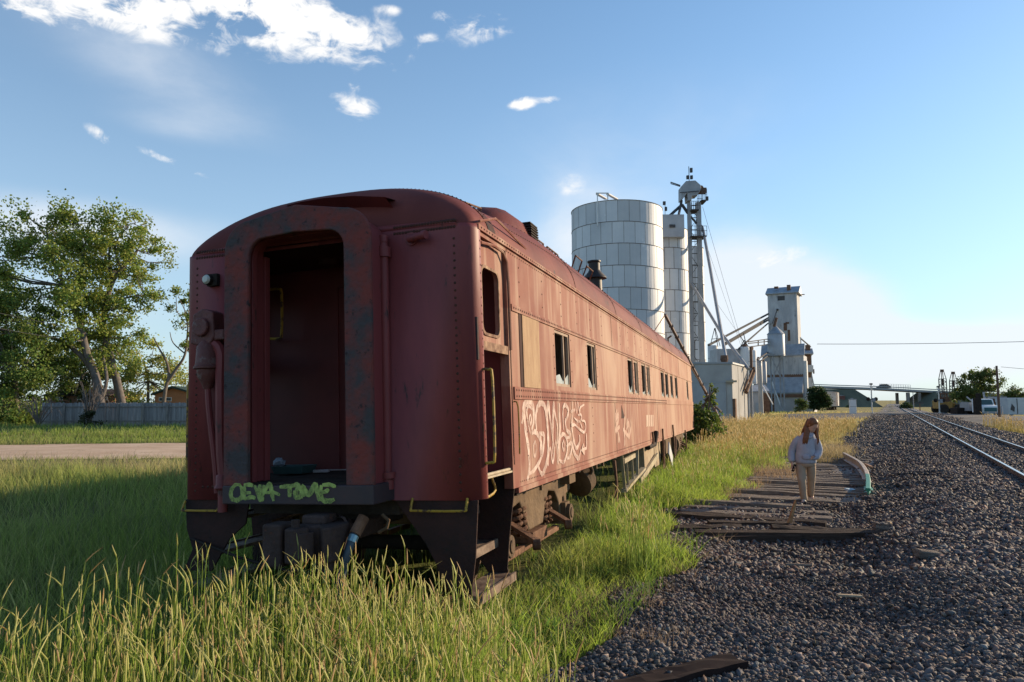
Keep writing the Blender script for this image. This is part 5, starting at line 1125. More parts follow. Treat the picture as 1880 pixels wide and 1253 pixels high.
# hopper tank on lattice legs
hp = tank(1428.5, 142, 15, 610, 653, 'pale grey hopper tank with conical roof beside the white tower', 9, CORR, False, 'hopper tank')
q = [c for c in hp.children if c.name.startswith('shell')][0]; rr = 15/F_PX*142; zt = at(1428, 610, 142-rr).z; zb = at(1428, 653, 142-rr).z
b = MB(); b.lathe([(rr+.1, zt-.3), (.2, zt+1.3), (.001, zt+1.3)], (0, 0, 0), 24, cap=False); b.build('cone_roof', TINROOF, hp)
b = MB(); b.beam((-.3, 0, zt+1.2), (0.2, -.2, zt+3.0), .5); b.build('inlet_spout', BROWN, hp, bevel=.1)
b = MB()
for a in (0, PI/2, PI, 1.5*PI):
    a += .4
    p = Vector((rr*.95*math.cos(a), rr*.95*math.sin(a), 0)); q = Vector((rr*.95*math.cos(a+PI/2), rr*.95*math.sin(a+PI/2), 0))
    for z0, z1 in ((zb*.55, zb),): b.beam(p+Vector((0, 0, z0)), q+Vector((0, 0, z1)), .13); b.beam(q+Vector((0, 0, z0)), p+Vector((0, 0, z1)), .13)
b.build('lattice', GALVD, hp)
# second, lower elevator
e2 = empty('small_elevator', at(1486, 752, 168).xy.to_3d()); tag(e2, 'lower weathered white elevator house with overhanging boxes right of the tower', 'grain elevator'); k2 = 168/F_PX; e2.rotation_euler = (0, 0, R(-19))
z = lambda py: at(1486, py, 168).z
b = MB(); b.bb(-13*k2, 6*k2, -2, 3, 0, z(650)); b.bb(-13*k2, 8*k2, -2.6, 3, z(684), z(672)); b.build('walls', WHITEB, e2)
b = MB(); b.prism([(-3, z(652)), (-3, z(650)), (.5, z(640)), (4, z(650)), (4, z(652))], 0, -15*k2, 9*k2); b.build('roof', TINROOF, e2)
b = MB(); b.bb(-3*k2, 5*k2, -1, 1, z(645), z(634)); b.build('cupola', BROWN, e2)
b = MB(); b.bb(-12*k2, 5*k2, -2.07, -2, z(671), z(652)); b.bb(-12*k2, 5*k2, -2.07, -2, z(694), z(685)); b.bb(-12*k2, -8*k2, -2.1, -2.0, z(705), z(694)); b.bb(8*k2, 10*k2, -2, -1, z(687), z(679)); b.build('dark_openings', BROWN, e2)
b = MB(); b.beam((5*k2, -2, z(690)), (10*k2, -2.2, z(722)), .25); b.beam((-9*k2, -2.3, z(648)), (-6*k2, -2.5, z(672)), .2); b.build('side_spout', GALVD, e2)
pipe('link_spout', [at(1468, 620, 150), at(1488, 637, 166)], .15, 'thin dark brace between the tower and the lower elevator house', DARKM, 'spout', None)
pipe('tower_pipe', [at(1470, 620, 147), at(1473, 745, 147)], .12, 'vertical pale pipe down the sunlit side of the tower', WHITEC, 'pipe', None)
# office shed and pole
so2 = empty('office_shed', at(1394, 758, 100).xy.to_3d()); tag(so2, 'low pale metal office shed with small door between shed and tower', 'shed'); k3 = 100/F_PX; so2.rotation_euler = (0, 0, R(-12))
z = lambda py: at(1394, py, 100).z
b = MB(); b.bb(-16*k3, 18*k3, 0, 4, 0, z(719)); b.build('walls', CORR, so2)
b = MB(); b.prism([(-.2, z(720)), (-.2, z(719)+.05), (4.2, z(706)), (4.2, z(708))], 0, -17*k3, 19*k3); b.build('roof', TINROOF, so2)
b = MB(); b.bb(-16*k3, 0, -.04, 0, z(719)-.1, z(719)+.0); b.build('eave', DARKM, so2)
b = MB(); b.bb(-6.5*k3, -.5*k3, -.05, 0, .1, z(740)); b.bb(-5.8*k3, -1.2*k3, -.07, -.05, .2, z(742)); b.build('door', mat('blue_door', (.30, .36, .42)), so2)
b = MB(); b.bb(8*k3, 18*k3, -.3, .2, 0, z(722)); b.build('dark_recess', BROWN, so2)
def pole(name, px, yb, yt, Y, r, label, m, cat='pole', rt=None):
    p, q = at(px, yb, Y), at(px, yt, Y); b = MB(); b.tube([(0, 0, -.3), (0, 0, q.z)], [r, rt or r*.75], 10); o = b.build(name, m, smooth=True); o.location = (p.x, p.y, 0); return tag(o, label, cat)
pole('white_pole', 1397.5, 757, 672, 96, .33, 'thick pale post standing in front of the office shed', CONC)
b = MB(); b.beam((0, 0, 0), at(1419, 743, 95)-at(1401, 710, 96), .1); o = b.build('stay_bar', WHITEC); o.location = at(1401, 710, 96); tag(o, 'pale slanting stay from the thick post down to the ground', 'stay')
# leaning conveyor pole behind the coach and its cable
a, c = at(1221, 578, 30), gnd(1338, 801, .05)
o = empty('leaning_mast', c); tag(o, 'long rusty leaning lattice pole propped behind the far end of the coach', 'leaning pole')
b = MB(); d = (a-c); n = 14; side = Vector((d.y, -d.x, 0)).normalized()*.09
b.beam(side*0, d, .11, .08)
b.build('boom', mat('mast', (.22, .17, .16), (.13, .08, .07), 3, .7), o)
b = MB()
for i in range(1, n): p = d*(i/n); b.box(p, (.16, .1, .12))
b.build('clamps', BROWN, o)
b = MB(); b.tube([d, at(1196, 616, 27)-c], .02, 5); b.tube([d*.44, at(1264, 668, 27.5)-c], .02, 5); b.build('stay_cable', RUST, o)
# ------------------------------------------------------------------ far end of the line: crossing, overpass, vehicles
# overpass
YO = 300.
def OP(px, py, dy=0): return at(px, py, YO+dy)
ov = empty('overpass_bridge', at(1650, 738, YO)); tag(ov, 'long low road overpass crossing the tracks on the horizon', 'bridge')
b = MB(); P = [(1480, 709), (1608, 713), (1700, 718), (1760, 720), (1880, 726), (2000, 731)]
for (a, c) in zip(P[:-1], P[1:]):
    p, q = rel(OP(*a), ov), rel(OP(*c), ov); b.add([(p.x, -5, p.z), (q.x, -5, q.z), (q.x, 5, q.z), (p.x, 5, p.z), (p.x, -5, p.z-.8), (q.x, -5, q.z-.8), (q.x, 5, q.z-.8), (p.x, 5, p.z-.8)], [(0, 1, 2, 3), (7, 6, 5, 4), (0, 4, 5, 1), (3, 2, 6, 7)])
b.build('deck', mat('deck', (.30, .30, .30), (.36, .35, .34), .3), ov)
b = MB()
for (a, c) in zip(P[:-1], P[1:]): p, q = rel(OP(*a), ov), rel(OP(*c), ov); b.beam(p+Vector((0, -5, .5)), q+Vector((0, -5, .5)), .15, .35)
b.build('guard_rail', mat('guard', (.35, .35, .34)), ov)
b = MB()
for px in (1656, 1677): p = rel(OP(px, 717), ov); b.bb(p.x-.5, p.x+.5, -4.5, -3.7, -1, p.z-1); b.bb(p.x-.5, p.x+.5, 3.7, 4.5, -1, p.z-1)
b.build('pier', mat('pier', (.20, .17, .15), (.3, .27, .24), .5), ov)
b = MB()
for i in range(14): px = 1604+i*56/13; p = rel(OP(px, 713+(px-1604)*.04), ov); b.beam(p+Vector((0, -4.8, 0)), p+Vector((0, -4.8, 1.7)), .08)
for h in (.6, 1.1, 1.7): b.beam(rel(OP(1604, 713), ov)+Vector((0, -4.8, h)), rel(OP(1660, 715.3), ov)+Vector((0, -4.8, h)), .08)
b.build('mesh_fence', mat('fence_grey', (.3, .3, .3)), ov)
p = at(1622, 713, YO-3); b = MB(); b.prism([(-2.6, 0), (-2.5, .8), (-1.5, 1.0), (-.9, 1.6), (1.2, 1.6), (2.2, 1.0), (2.6, .9), (2.7, 0)], 1, -.9, .9); o = b.build('far_car', DARKM, bevel=.1); o.location = p; tag(o, 'tiny dark car driving over the overpass', 'car')
z_ = at(1500, 714, YO).z
mound('embankment', at(1562, 716, YO).xy.to_3d(), at(1300, 716, YO+10).xy.to_3d(), 6, 6, at(1562, 716, YO).z, at(1300, 712, YO).z)
mound('embankment', at(1700, 721, YO).xy.to_3d(), at(2100, 721, YO+5).xy.to_3d(), 6, 6, at(1700, 720, YO).z, at(1980, 731, YO).z)
# freight cars parked beyond the crossing
def boxcar(px, Y, wpx, yt, yb, label, m):
    o = empty('freight_car', at(px, 745, Y).xy.to_3d()); tag(o, label, 'freight car', 'freight cars beyond the elevators'); H = at(px, yt, Y).z; o.rotation_euler = (0, 0, -TH); L = 13
    b = MB(); b.bb(-1.5, 1.5, 0, L, 1.0, H); 
    for i in range(12): b.bb(1.5, 1.56, .3+i*(L-.6)/11-.05, .3+i*(L-.6)/11+.05, 1.0, H)
    b.build('body', m, o); b = MB(); b.prism([(-1.6, H), (0, H+.3), (1.6, H)], 1, -.1, L+.1); b.build('roof', GALVD, o)
    b = MB(); b.bb(1.56, 1.62, L*.42, L*.62, 1.1, H-.1); b.build('sliding_door', WHITEC, o)
    for y in (2, 3.6, L-3.6, L-2):
        b = MB(); b.cyl((-.9, y, .45), (.9, y, .45), .45, n=14); b.build('wheelset', BLACK, o)
    return o
boxcar(1523, 178, 20, 720, 750, 'white ribbed freight car parked right of the dark evergreen bush', mat('car_white', (.45, .36, .32), (.6, .56, .52), .8, c3=(.3, .12, .08), t3=.6))
boxcar(1544, 290, 18, 727, 746, 'smaller far freight car in dark red behind the white ribbed one', mat('car_red', (.14, .05, .04), (.2, .1, .08), .8))
# signal cabinet
ca = empty('signal_cabinet', at(1566, 758, 100).xy.to_3d()); ca.location.z = .25; tag(ca, 'white metal signal cabinet standing at the level crossing', 'cabinet'); ca.rotation_euler = (0, 0, -.3)
h = at(1566, 734, 100).z-.25; b = MB(); b.bb(-.42, .42, -.35, .35, 0, h); b.build('box', WHITEC, ca, bevel=.03)
b = MB(); b.bb(-.5, .5, -.42, .42, h, h+.08); b.bb(-.2, .1, -.1, .1, h+.08, h+.2); b.build('lid', GALVD, ca); b = MB(); b.bb(-.40, .36, -.37, -.352, h*.52, h*.54); b.bb(-.55, -.45, -.3, .3, -.1, .1); b.build('door_line', DARKM, ca)
# crossing signals
def crossing_signal(px, yb, yt, Y, label):
    o = empty('crossing_signal', at(px, yb, Y).xy.to_3d()); o.location.z = .2; tag(o, label, 'crossing signal', None); H = at(px, yt, Y).z-.2
    b = MB(); b.cyl((0, 0, 0), (0, 0, H), .09, n=10); b.cyl((0, 0, 0), (0, 0, .3), .2, n=10); b.build('mast', mat('mast_silver', (.5, .5, .48), metal=.4, rough=.5), o)
    z = H*.5
    b = MB(); b.beam((-.75, -.1, z), (.75, -.1, z), .08); b.build('arm', DARKM, o)
    for x in (-.55, .55):
        b = MB(); b.cyl((x, -.1, z), (x, -.14, z), .28, n=16); b.cyl((x, -.14, z), (x, -.4, z+.03), .13, .13, 12); b.build('signal_lamp', BLACK, o)
    b = MB(); b.lathe([(.001, .25), (.22, .2), (.25, .05), (.1, 0)], (0, 0, H-.15), 14); b.build('bell', DARKM, o)
    b = MB(); 
    for sgn in (1, -1): b.box((0, -.12, H*.86), (.05, .03, 1.1), Matrix.Rotation(sgn*PI/4, 3, 'Y'))
    b.build('crossbuck_edge', mat('signal_white', (.6, .6, .58)), o) 
    b = MB(); b.box((0.25, -.05, z-.1), (.4, .3, .5)); b.build('control_box', GALVD, o)
    return o
crossing_signal(1601.5, 759, 705, 104, 'tall railway crossing signal mast left of the tracks')
crossing_signal(1725, 757, 710, 104, 'railway crossing signal mast right of the tracks in front of the yellow loader')
# small sign
o = empty('track_sign', at(1689, 750, 140).xy.to_3d()); tag(o, 'small flat grey board on a post just right of the far tracks', 'sign'); b = MB(); b.beam((0, 0, 0), (0, 0, at(1689, 741, 140).z), .12); b.build('post', BROWN, o); zz = at(1689, 740, 140).z; b = MB(); b.bb(-.75, .75, -.05, .05, zz-.15, zz+.1); b.build('board', DARKM, o)
# lattice drilling masts
def lattice(px, Y, wpx, yt, label, tilt):
    o = empty('lattice_mast', at(px, 748, Y).xy.to_3d()); tag(o, label, 'lattice mast', None); H = at(px, yt, Y).z; w = wpx/F_PX*Y/2; b = MB(); n = 9
    for sx in (-w, w):
        for sy in (-w, w): b.beam((sx*1.1, sy, .5), (sx*1.0, sy, H*.8), .14); b.beam((sx, sy, H*.8), (sx*.4, sy*.4, H), .12)
    for i in range(n):
        z0, z1 = 1+(H*.8-1)*i/n, 1+(H*.8-1)*(i+1)/n; s_ = 1 if i % 2 else -1
        for sy in (-w, w): b.beam((-w*s_, sy, z0), (w*s_, sy, z1), .07); b.beam((-w, sy, z1), (w, sy, z1), .09)
        b.beam((-w, -w, z1), (-w, w, z1), .07); b.beam((w, -w, z1), (w, w, z1), .07)
    b.build('frame', DARKM, o); b = MB(); b.box((0, 0, H), (w*1.1, w, .5)); b.box((0, 0, H*.45), (w*1.7, w, .35)); b.box((0, 0, H*.72), (w*.5, w*.5, 1.2)); b.build('crown_block', BROWN, o); o.rotation_euler = (0, tilt, 0); return o
lattice(1733, 150, 8.5, 681, 'taller of two thin steel lattice masts above the loader', 0.0); lattice(1751, 150, 8.5, 685, 'shorter right hand steel lattice mast next to the big green tree', .03)
# yellow wheel loader
def wheel_o(parent, x, y, r, w, nm='wheel', ax='Y'):
    b = MB(); b.lathe([(r*.5, -w/2), (r*.9, -w/2), (r, -w*.3), (r, w*.3), (r*.9, w/2), (r*.5, w/2)], (0, 0, 0), 22); b.xf(Matrix.Translation((x, y, r))@Matrix.Rotation(PI/2, 4, 'X')); t = b.build(nm, mat('tyre', (.03, .03, .03), (.05, .045, .04), 4, .9), parent, smooth=True)
    b = MB(); b.lathe([(.02, -w*.45), (r*.5, -w*.45), (r*.5, w*.45), (.02, w*.45)], (0, 0, 0), 16); b.xf(Matrix.Translation((x, y, r))@Matrix.Rotation(PI/2, 4, 'X')); b.build('rim', GALVD, t)
lo = empty('wheel_loader', at(1740, 757, 116).xy.to_3d()); lo.location.z = .1; tag(lo, 'old yellow wheel loader with its bucket at the right, standing past the crossing', 'loader')
LY = mat('loader_yellow', (.42, .26, .07), (.30, .17, .05), 2, .6, c3=(.15, .07, .04), t3=.58)
b = MB(); b.bb(-1.9, .3, -.9, .9, .8, 1.9); b.bb(-1.9, -.9, -.9, .9, 1.9, 2.1); b.prism([(.3, .8), (1.4, .8), (1.2, 1.5), (.3, 1.8)], 1, -.6, .6); b.build('chassis', LY, lo, bevel=.06)
b = MB(); b.bb(-.7, .35, -.6, .6, 1.9, 2.0); 
for x in (-.7, .3):
    for y in (-.55, .55): b.beam((x, y, 1.9), (x, y, 3.1), .12)
b.bb(-.85, .5, -.7, .7, 3.1, 3.22); b.bb(-.6, .2, -.5, .5, 2.0, 2.6); b.build('cab', BROWN, lo)
b = MB(); b.prism([(2.0, .1), (3.3, .1), (3.35, .2), (2.5, .5), (2.4, 1.4), (2.0, 1.3)], 1, -1.3, 1.3); b.build('bucket', LY, lo, bevel=.03)
b = MB()
for y in (-.6, .6): b.beam((.2, y, 1.8), (2.1, y, .9), .25, .2)
b.build('lift_arm', LY, lo)
for x in (-1.2, 1.2):
    for y in (-1.05, 1.05): wheel_o(lo, x, y, .75, .5)
b = MB(); b.cyl((-1.4, 0, 2.1), (-1.4, 0, 3.0), .08); b.build('exhaust', BLACK, lo)
# white utility truck facing the camera
tk = empty('white_truck', at(1807, 762, 92).xy.to_3d()); tk.location.z = .0; tk.rotation_euler = (0, 0, R(-102)); tag(tk, 'white bonneted service truck facing the camera between tree and utility pole', 'truck')
# local x = forward
b = MB(); b.prism([(-1.0, .6), (1.9, .6), (1.95, 1.15), (1.85, 1.45), (.55, 1.6), (.2, 2.3), (-.9, 2.35), (-1.0, 2.2)], 1, -1.0, 1.0); b.build('cab_body', mat('truck_white', (.72, .74, .76), rough=.4), tk, bevel=.06)
b = MB(); b.add([(.56, -.85, 1.62), (.56, .85, 1.62), (.24, .8, 2.22), (.24, -.8, 2.22)], [(0, 1, 2, 3)]); b.v = [(x+.03, y, z) for x, y, z in b.v]; b.build('windscreen', mat('cab_glass', (.06, .10, .10), rough=.12), tk)
b = MB(); b.bb(1.93, 1.98, -.7, .7, .75, 1.25); b.build('grille', mat('teal_grille', (.03, .10, .11), rough=.5), tk)
for y in (-.82, .82): b = MB(); b.cyl((1.93, y, 1.0), (1.99, y, 1.0), .1, n=12); b.build('headlight', mat('headlamp', (.7, .7, .65), rough=.2), tk)
b = MB(); b.bb(1.95, 2.1, -1.05, 1.05, .5, .68); b.build('bumper', GALVD, tk)
b = MB(); b.bb(-4.8, -1.1, -1.15, 1.15, .8, .95); b.bb(-4.6, -1.6, -1.1, 1.1, .95, 1.9); b.beam((-1.6, .9, .95), (-2.2, .9, 3.2), .18); b.beam((-1.5, -.6, 1.9), (-3.5, -.6, 2.6), .12); b.build('service_bed', GALVD, tk)
for x in (1.1, -3.2):
    for y in (-.95, .95): wheel_o(tk, x, y, .48, .3)
for y in (-1.15, 1.15): b = MB(); b.box((.5, y, 1.75), (.06, .1, .3)); b.build('mirror', BLACK, tk)
b = MB(); p = at(1794, 738, 90); b.box((0, 0, 1.2), (.8, .5, 2.4)); b.box((.15, -.05, 2.6), (.5, .35, .8)); o = b.build('dark_post', BLACK, bevel=.05); o.location = (p.x, p.y, 0); tag(o, 'dark upright machine with a pale top left of the white truck', 'machine')
b = MB(); b.prism([(-2.3, .4), (-2.3, 1.2), (2.3, 1.2), (2.0, .4)], 1, -.8, .8); 
o = b.build('dark_trailer', BLACK, bevel=.05); p = at(1783, 757, 96); o.location = (p.x, p.y, 0); tag(o, 'low dark trailer beside the white truck', 'trailer')
cm = empty('camper_shell', at(1861, 757, 100).xy.to_3d()); tag(cm, 'pale boxy slope sided camper body at the right edge behind the utility pole', 'camper')
b = MB(); b.prism([(-1.3, 0.2), (-1.45, 2.5), (1.5, 2.5), (1.1, .2)], 1, -1, 1.6); b.build('shell', mat('camper_white', (.50, .54, .58), (.42, .46, .5), 1), cm, bevel=.05); b = MB(); b.bb(-.2, -.1, -1.03, -.99, .3, 2.4); b.prism([(-1.1, .9), (-.9, 1.7), (-.5, 1.2), (-.6, .6)], 1, -1.04, -1.0); b.build('stripe', DARKM, cm)
jk = empty('scrap_truck', at(1835, 757, 104).xy.to_3d()); tag(jk, 'dark rusty stripped truck parked behind the utility pole', 'truck')
b = MB(); b.prism([(-1.6, .6), (-1.6, 1.7), (-.6, 1.8), (-.4, 2.4), (1.0, 2.4), (1.2, 1.6), (1.6, 1.5), (1.6, .6)], 1, -.9, .9); b.build('body', BROWN, jk, bevel=.06)
for x in (-1, 1): wheel_o(jk, x, -.9, .45, .25)
b = MB(); b.bb(-1.5, 1.2, 0, 1.0, 2.4, 2.7); b.build('rack_load', GALVD, jk)
# utility poles and wires
pole('utility_pole', 1835, 764, 672, 76, .14, 'tall dark wooden utility pole by the road at the right', mat('pole_wood', (.10, .065, .05), (.15, .10, .075), 3, .9))
pole('marker_post', 1839.5, 764, 746, 75.5, .10, 'short pale post at the foot of the utility pole', GALVD)
pole('signal_post', 1677.5, 750, 721, 170, .10, 'thin pale far post right of the tracks under the overpass', GALVD)
def wire(P, r, label, g='overhead wires'):
    a, c = P; n = 14; b = MB(); pts_ = [a.lerp(c, i/n)+Vector((0, 0, -(a-c).length*.006*4*(i/n)*(1-i/n))) for i in range(n+1)]; o0 = pts_[0].copy(); b.tube([p-o0 for p in pts_], r, 4); o = b.build('overhead_wire', DARKM); o.location = o0; tag(o, label, 'wire', g)
wire((at(1838, 674, 76), at(2100, 690, 60)), .018, 'thin wire leaving the top of the utility pole to the right', None)
wire((at(1500, 632, 150), at(2050, 622, 140)), .05, 'long thin wire running right from the elevators across the sky', None)
wire((at(-60, 562, 56), at(150, 606, 64)), .022, 'upper thin wire passing in front of the left trees', None)
wire((at(-60, 592, 56), at(110, 622, 64)), .022, 'lower thin wire passing in front of the left trees', None)
# ------------------------------------------------------------------ fence and houses on the left
FY = 64.
fe = empty('wooden_fence', at(75, 782, FY).xy.to_3d()); tag(fe, 'grey weathered wooden board fence below the left trees', 'fence')
z_f = 2.05; x0, x1 = at(75, 780, FY).x-fe.location.x, at(360, 780, FY).x-fe.location.x
FW = mat('fence_wood', (.22, .205, .195), (.33, .31, .29), 1.2, .9, attr='Col', bump=.4, stretch=(3, 3, .4))
V, Fq, Cc = [], [], []; rnd = random.Random(5); x = x0
while x < x1:
    w = .14; h = z_f+rnd.uniform(-.05, .04); d = rnd.uniform(-.01, .01); n = len(V); v = rnd.uniform(.7, 1.1)
    V += [(x, d, 0), (x+w-.008, d, 0), (x+w-.008, d, h), (x, d, h), (x, d+.02, 0), (x+w-.008, d+.02, 0), (x+w-.008, d+.02, h), (x, d+.02, h)]; Cc += [(v, v, v)]*8
    Fq += [(n, n+1, n+2, n+3), (n+7, n+6, n+5, n+4), (n+3, n+2, n+6, n+7), (n+1, n+5, n+6, n+2), (n, n+3, n+7, n+4)]; x += w
mesh_np('boards', np.array(V), np.array(Fq), FW, np.array(Cc), fe)
b = MB()
for z in (.45, 1.7): b.bb(x0, x1, -.06, -.02, z-.05, z+.05)
b.build('fence_rail', mat('fence_rail', (.24, .22, .2), (.16, .15, .14), 3), fe)
for px in (118, 217, 263, 307, 352): xx = at(px, 780, FY).x-fe.location.x; b = MB(); b.bb(xx-.07, xx+.07, -.17, -.07, -.1, z_f-.05); b.build('fence_post', mat('fence_rail', (.2, .2, .2)), fe)
fe.rotation_euler = (0, 0, 0)
ho = empty('orange_house', at(310, 740, 80).xy.to_3d()); tag(ho, 'small orange brown house with dark gable roof behind the fence', 'house'); k4 = 80/F_PX
z = lambda py, Y=80: at(310, py, Y).z
b = MB(); b.prism([(-26*k4, 0), (-26*k4, z(724)), (8*k4, z(712)), (50*k4, z(724)), (50*k4, 0)], 1, 0, 6); b.build('walls', mat('orange_wall', (.42, .20, .10), (.35, .17, .09), 1), ho)
b = MB(); b.prism([(-30*k4, z(726)), (-30*k4, z(723)), (8*k4, z(709)), (54*k4, z(723)), (54*k4, z(726)), (8*k4, z(713))], 1, -.5, 6.3); b.build('roof', mat('green_roof', (.03, .055, .05), (.045, .07, .065), 2), ho)
b = MB(); b.bb(-18*k4, 5*k4, -.06, 0, z(737), z(730)); f = b.build('window', WHITEC, ho); b = MB(); b.bb(-17*k4, -7*k4, -.08, -.061, z(736), z(731)); b.bb(-6*k4, 4*k4, -.08, -.061, z(736), z(731)); b.build('pane', mat('pane_dark', (.05, .07, .09), rough=.2), f)
h2 = empty('brown_house', at(140, 740, 84).xy.to_3d()); tag(h2, 'low brown house with white window frames half hidden behind fence and trunks', 'house'); k5 = 84/F_PX
z = lambda py: at(140, py, 84).z
b = MB(); b.bb(-60*k5, 60*k5, 0, 6, 0, z(726)); b.build('walls', mat('brown_wall', (.22, .12, .08), (.16, .09, .06), 1), h2); b = MB(); b.prism([(-.5, z(727)), (3, z(714)), (6.5, z(727))], 0, -63*k5, 63*k5); b.build('roof', mat('brown_roof', (.08, .06, .055)), h2)
for x_ in (-48, 2, 34): b = MB(); b.bb(x_*k5, (x_+24)*k5, -.08, 0, z(735), z(729)); f = b.build('window', WHITEC, h2); b = MB(); b.bb((x_+1.2)*k5, (x_+11)*k5, -.1, -.081, z(734), z(730)); b.bb((x_+13)*k5, (x_+22.8)*k5, -.1, -.081, z(734), z(730)); b.build('pane', mat('pane_dark', (1, 1, 1)), f)
# ------------------------------------------------------------------ trees and shrubs
LEAFM = mat('leaf', (1, 1, 1), None, rough=.6, attr='Col', trans=.48)
GRASSM = mat('grass_blade', (1, 1, 1), None, rough=.6, attr='Col', trans=.55)
BARK = mat('bark', (.20, .17, .145), (.12, .10, .085), 3, .95, bump=.8, bscale=12, stretch=(1, 1, .3))
BARKL = mat('pale_bark', (.17, .15, .14), (.11, .095, .085), 3, .95, bump=.6, bscale=12)
def leaves(name, C, size, col, parent, rg, var=.35, m=None):
    n = len(C); a = rg.normal(0, 1, (n, 3)); a /= np.linalg.norm(a, axis=1)[:, None]; r = rg.normal(0, 1, (n, 3)); b = np.cross(a, r); b /= np.linalg.norm(b, axis=1)[:, None]
    s = (size*rg.uniform(.6, 1.3, n))[:, None]
    V = np.stack([C-a*s*.5, C+b*s*.36, C+a*s*.55, C-b*s*.36], 1).reshape(-1, 3); F = np.arange(4*n).reshape(n, 4)
    c = np.asarray(col)[None]*np.ones((n, 1)) if np.ndim(col) == 1 else col
    c = c*rg.uniform(1-var, 1+var, (n, 1)); c[:, 0] *= rg.uniform(.8, 1.3, n)
    return mesh_np(name, V, F, m or LEAFM, np.repeat(c, 4, 0), parent)
def tree(name, base, trunks, poly, Y, depth, ncl, per, lsize, col, label, crad=.9, group=None, seed=1, bark=BARK, cat='tree', tr=.35, holes=None, branch=True, zmin=None):
    """poly: crown outline measured on the photo (px); clusters get real depth round the trunk plane"""
    rg = np.random.default_rng(seed); rnd = random.Random(seed); b0 = Vector(base); o = empty(name, b0); tag(o, label, cat, group)
    P = np.array(poly, float); lo_, hi_ = P.min(0), P.max(0); pts_ = []
    while len(pts_) < ncl:
        q = rg.uniform(lo_, hi_, (400, 2)); k = inside(P, q[:, 0], q[:, 1]); pts_ += list(q[k])
    pts_ = pts_[:ncl]; cen = []
    for p in pts_:
        d = rg.uniform(-1, 1)*depth; w = at(p[0], p[1], Y); cen.append(Vector((w.x, w.y+d, max(w.z, .3)))-b0)
    C = []; cols = []
    for c in cen:
        k = int(per*rnd.uniform(.5, 1.4)); r = crad*rnd.uniform(.6, 1.25); q = rg.normal(0, .52, (k, 3))*r*.82*np.array([(rnd.uniform(.8, 1.4), 1, rnd.uniform(.6, 1.1))])
        C.append(q+np.array(c)); v = rnd.uniform(.75, 1.25); cols.append(np.array(col)[None]*v*np.ones((k, 1)))
    leaves('crown', np.concatenate(C), lsize, np.concatenate(cols), o, rg)
    b = MB(); nodes = []
    for T_ in trunks:
        tp = T_[0]; r0, r1 = T_[1:3]; W_ = [at(x, y, Y+(T_[3] if len(T_) > 3 else 0))-b0 for x, y in tp]; W_ = smooth_path(W_, 4)
        n = len(W_); b.tube(W_, [r0+(r1-r0)*i/(n-1) for i in range(n)], 9); nodes += [(p, r0+(r1-r0)*i/(n-1)) for i, p in enumerate(W_) if i > n*.35]
    if branch and nodes:
        for c in cen[::2]:
            q, rr = min(nodes, key=lambda t: (t[0]-c).length+max(0, t[0].z-c.z)*2); mid = q.lerp(c, .5)+Vector((rnd.uniform(-.4, .4), rnd.uniform(-.4, .4), -.35)); b.tube([q, mid, c], [min(rr*.45, .09), .05, .02], 4, cap=False)
    b.build('trunk', bark, o, smooth=True, fix=False); return o
DG, MG, YG = (.20, .27, .055), (.24, .31, .065), (.32, .36, .09)
YT = 70.
pA = [(0, 440), (35, 408), (60, 400), (85, 388), (112, 402), (128, 408), (140, 392), (160, 380), (186, 382), (204, 396), (205, 425), (190, 470), (178, 520), (185, 590), (165, 640), (130, 640), (128, 575), (95, 560), (60, 585), (0, 600), (-60, 600), (-60, 470)]
tree('cottonwood_tree', at(182, 782, YT).xy.to_3d(), [([(192, 782), (183, 735), (175, 690), (160, 650), (148, 600), (135, 560), (118, 525)], .50, .20), ([(175, 690), (150, 655), (118, 630), (88, 620)], .3, .1), ([(184, 740), (196, 700), (190, 660), (185, 640)], .2, .08), ([(118, 525), (95, 470), (85, 420)], .2, .05), ([(135, 560), (150, 480), (165, 410)], .18, .05)],
     pA, YT, 4.5, 210, 140, .26, DG, 'big leaning cottonwood tree at the far left with a forked pale trunk', 1.15, seed=2, bark=BARKL)
pB = [(205, 400), (225, 412), (238, 388), (250, 384), (262, 398), (276, 425), (294, 440), (300, 470), (283, 495), (262, 515), (250, 500), (238, 530), (262, 530), (298, 535), (300, 548), (278, 562), (255, 570), (236, 590), (242, 640), (232, 690), (208, 700), (190, 650), (160, 640), (150, 600), (180, 560), (172, 500), (190, 450)]
tree('cottonwood_tree', at(232, 775, YT+3).xy.to_3d(), [([(232, 780), (222, 735), (212, 690), (198, 640), (190, 600), (194, 560), (206, 520), (222, 495), (245, 470), (252, 460)], .46, .12), ([(190, 600), (170, 570), (150, 545)], .25, .08), ([(206, 520), (200, 470), (208, 420)], .16, .05), ([(194, 560), (240, 545), (285, 540)], .14, .04), ([(222, 495), (212, 450), (240, 410)], .14, .04)],
     pB, YT+3, 3.5, 150, 125, .25, MG, 'right hand cottonwood tree with upward curving limbs next to the leaning one', .85, seed=3, bark=BARKL)
tree('dense_tree', at(30, 782, YT-2).xy.to_3d(), [([(30, 782), (28, 690)], .35, .2)], [(-70, 540), (0, 530), (60, 560), (105, 585), (112, 650), (100, 720), (85, 760), (60, 782), (-70, 785)], YT-2, 3.5, 150, 260, .24, (.15, .22, .05), 'dark dense leafy mass at the left edge beside the fence', 1.0, seed=4)
tree('background_tree', at(150, 770, YT+16).xy.to_3d(), [([(150, 775), (150, 690)], .35, .2)], [(80, 640), (130, 610), (175, 650), (215, 665), (240, 690), (235, 765), (80, 765)], YT+16, 3, 70, 260, .28, (.06, .085, .024), 'dark green tree behind the fence between the cottonwood trunks', 1.2, seed=5)
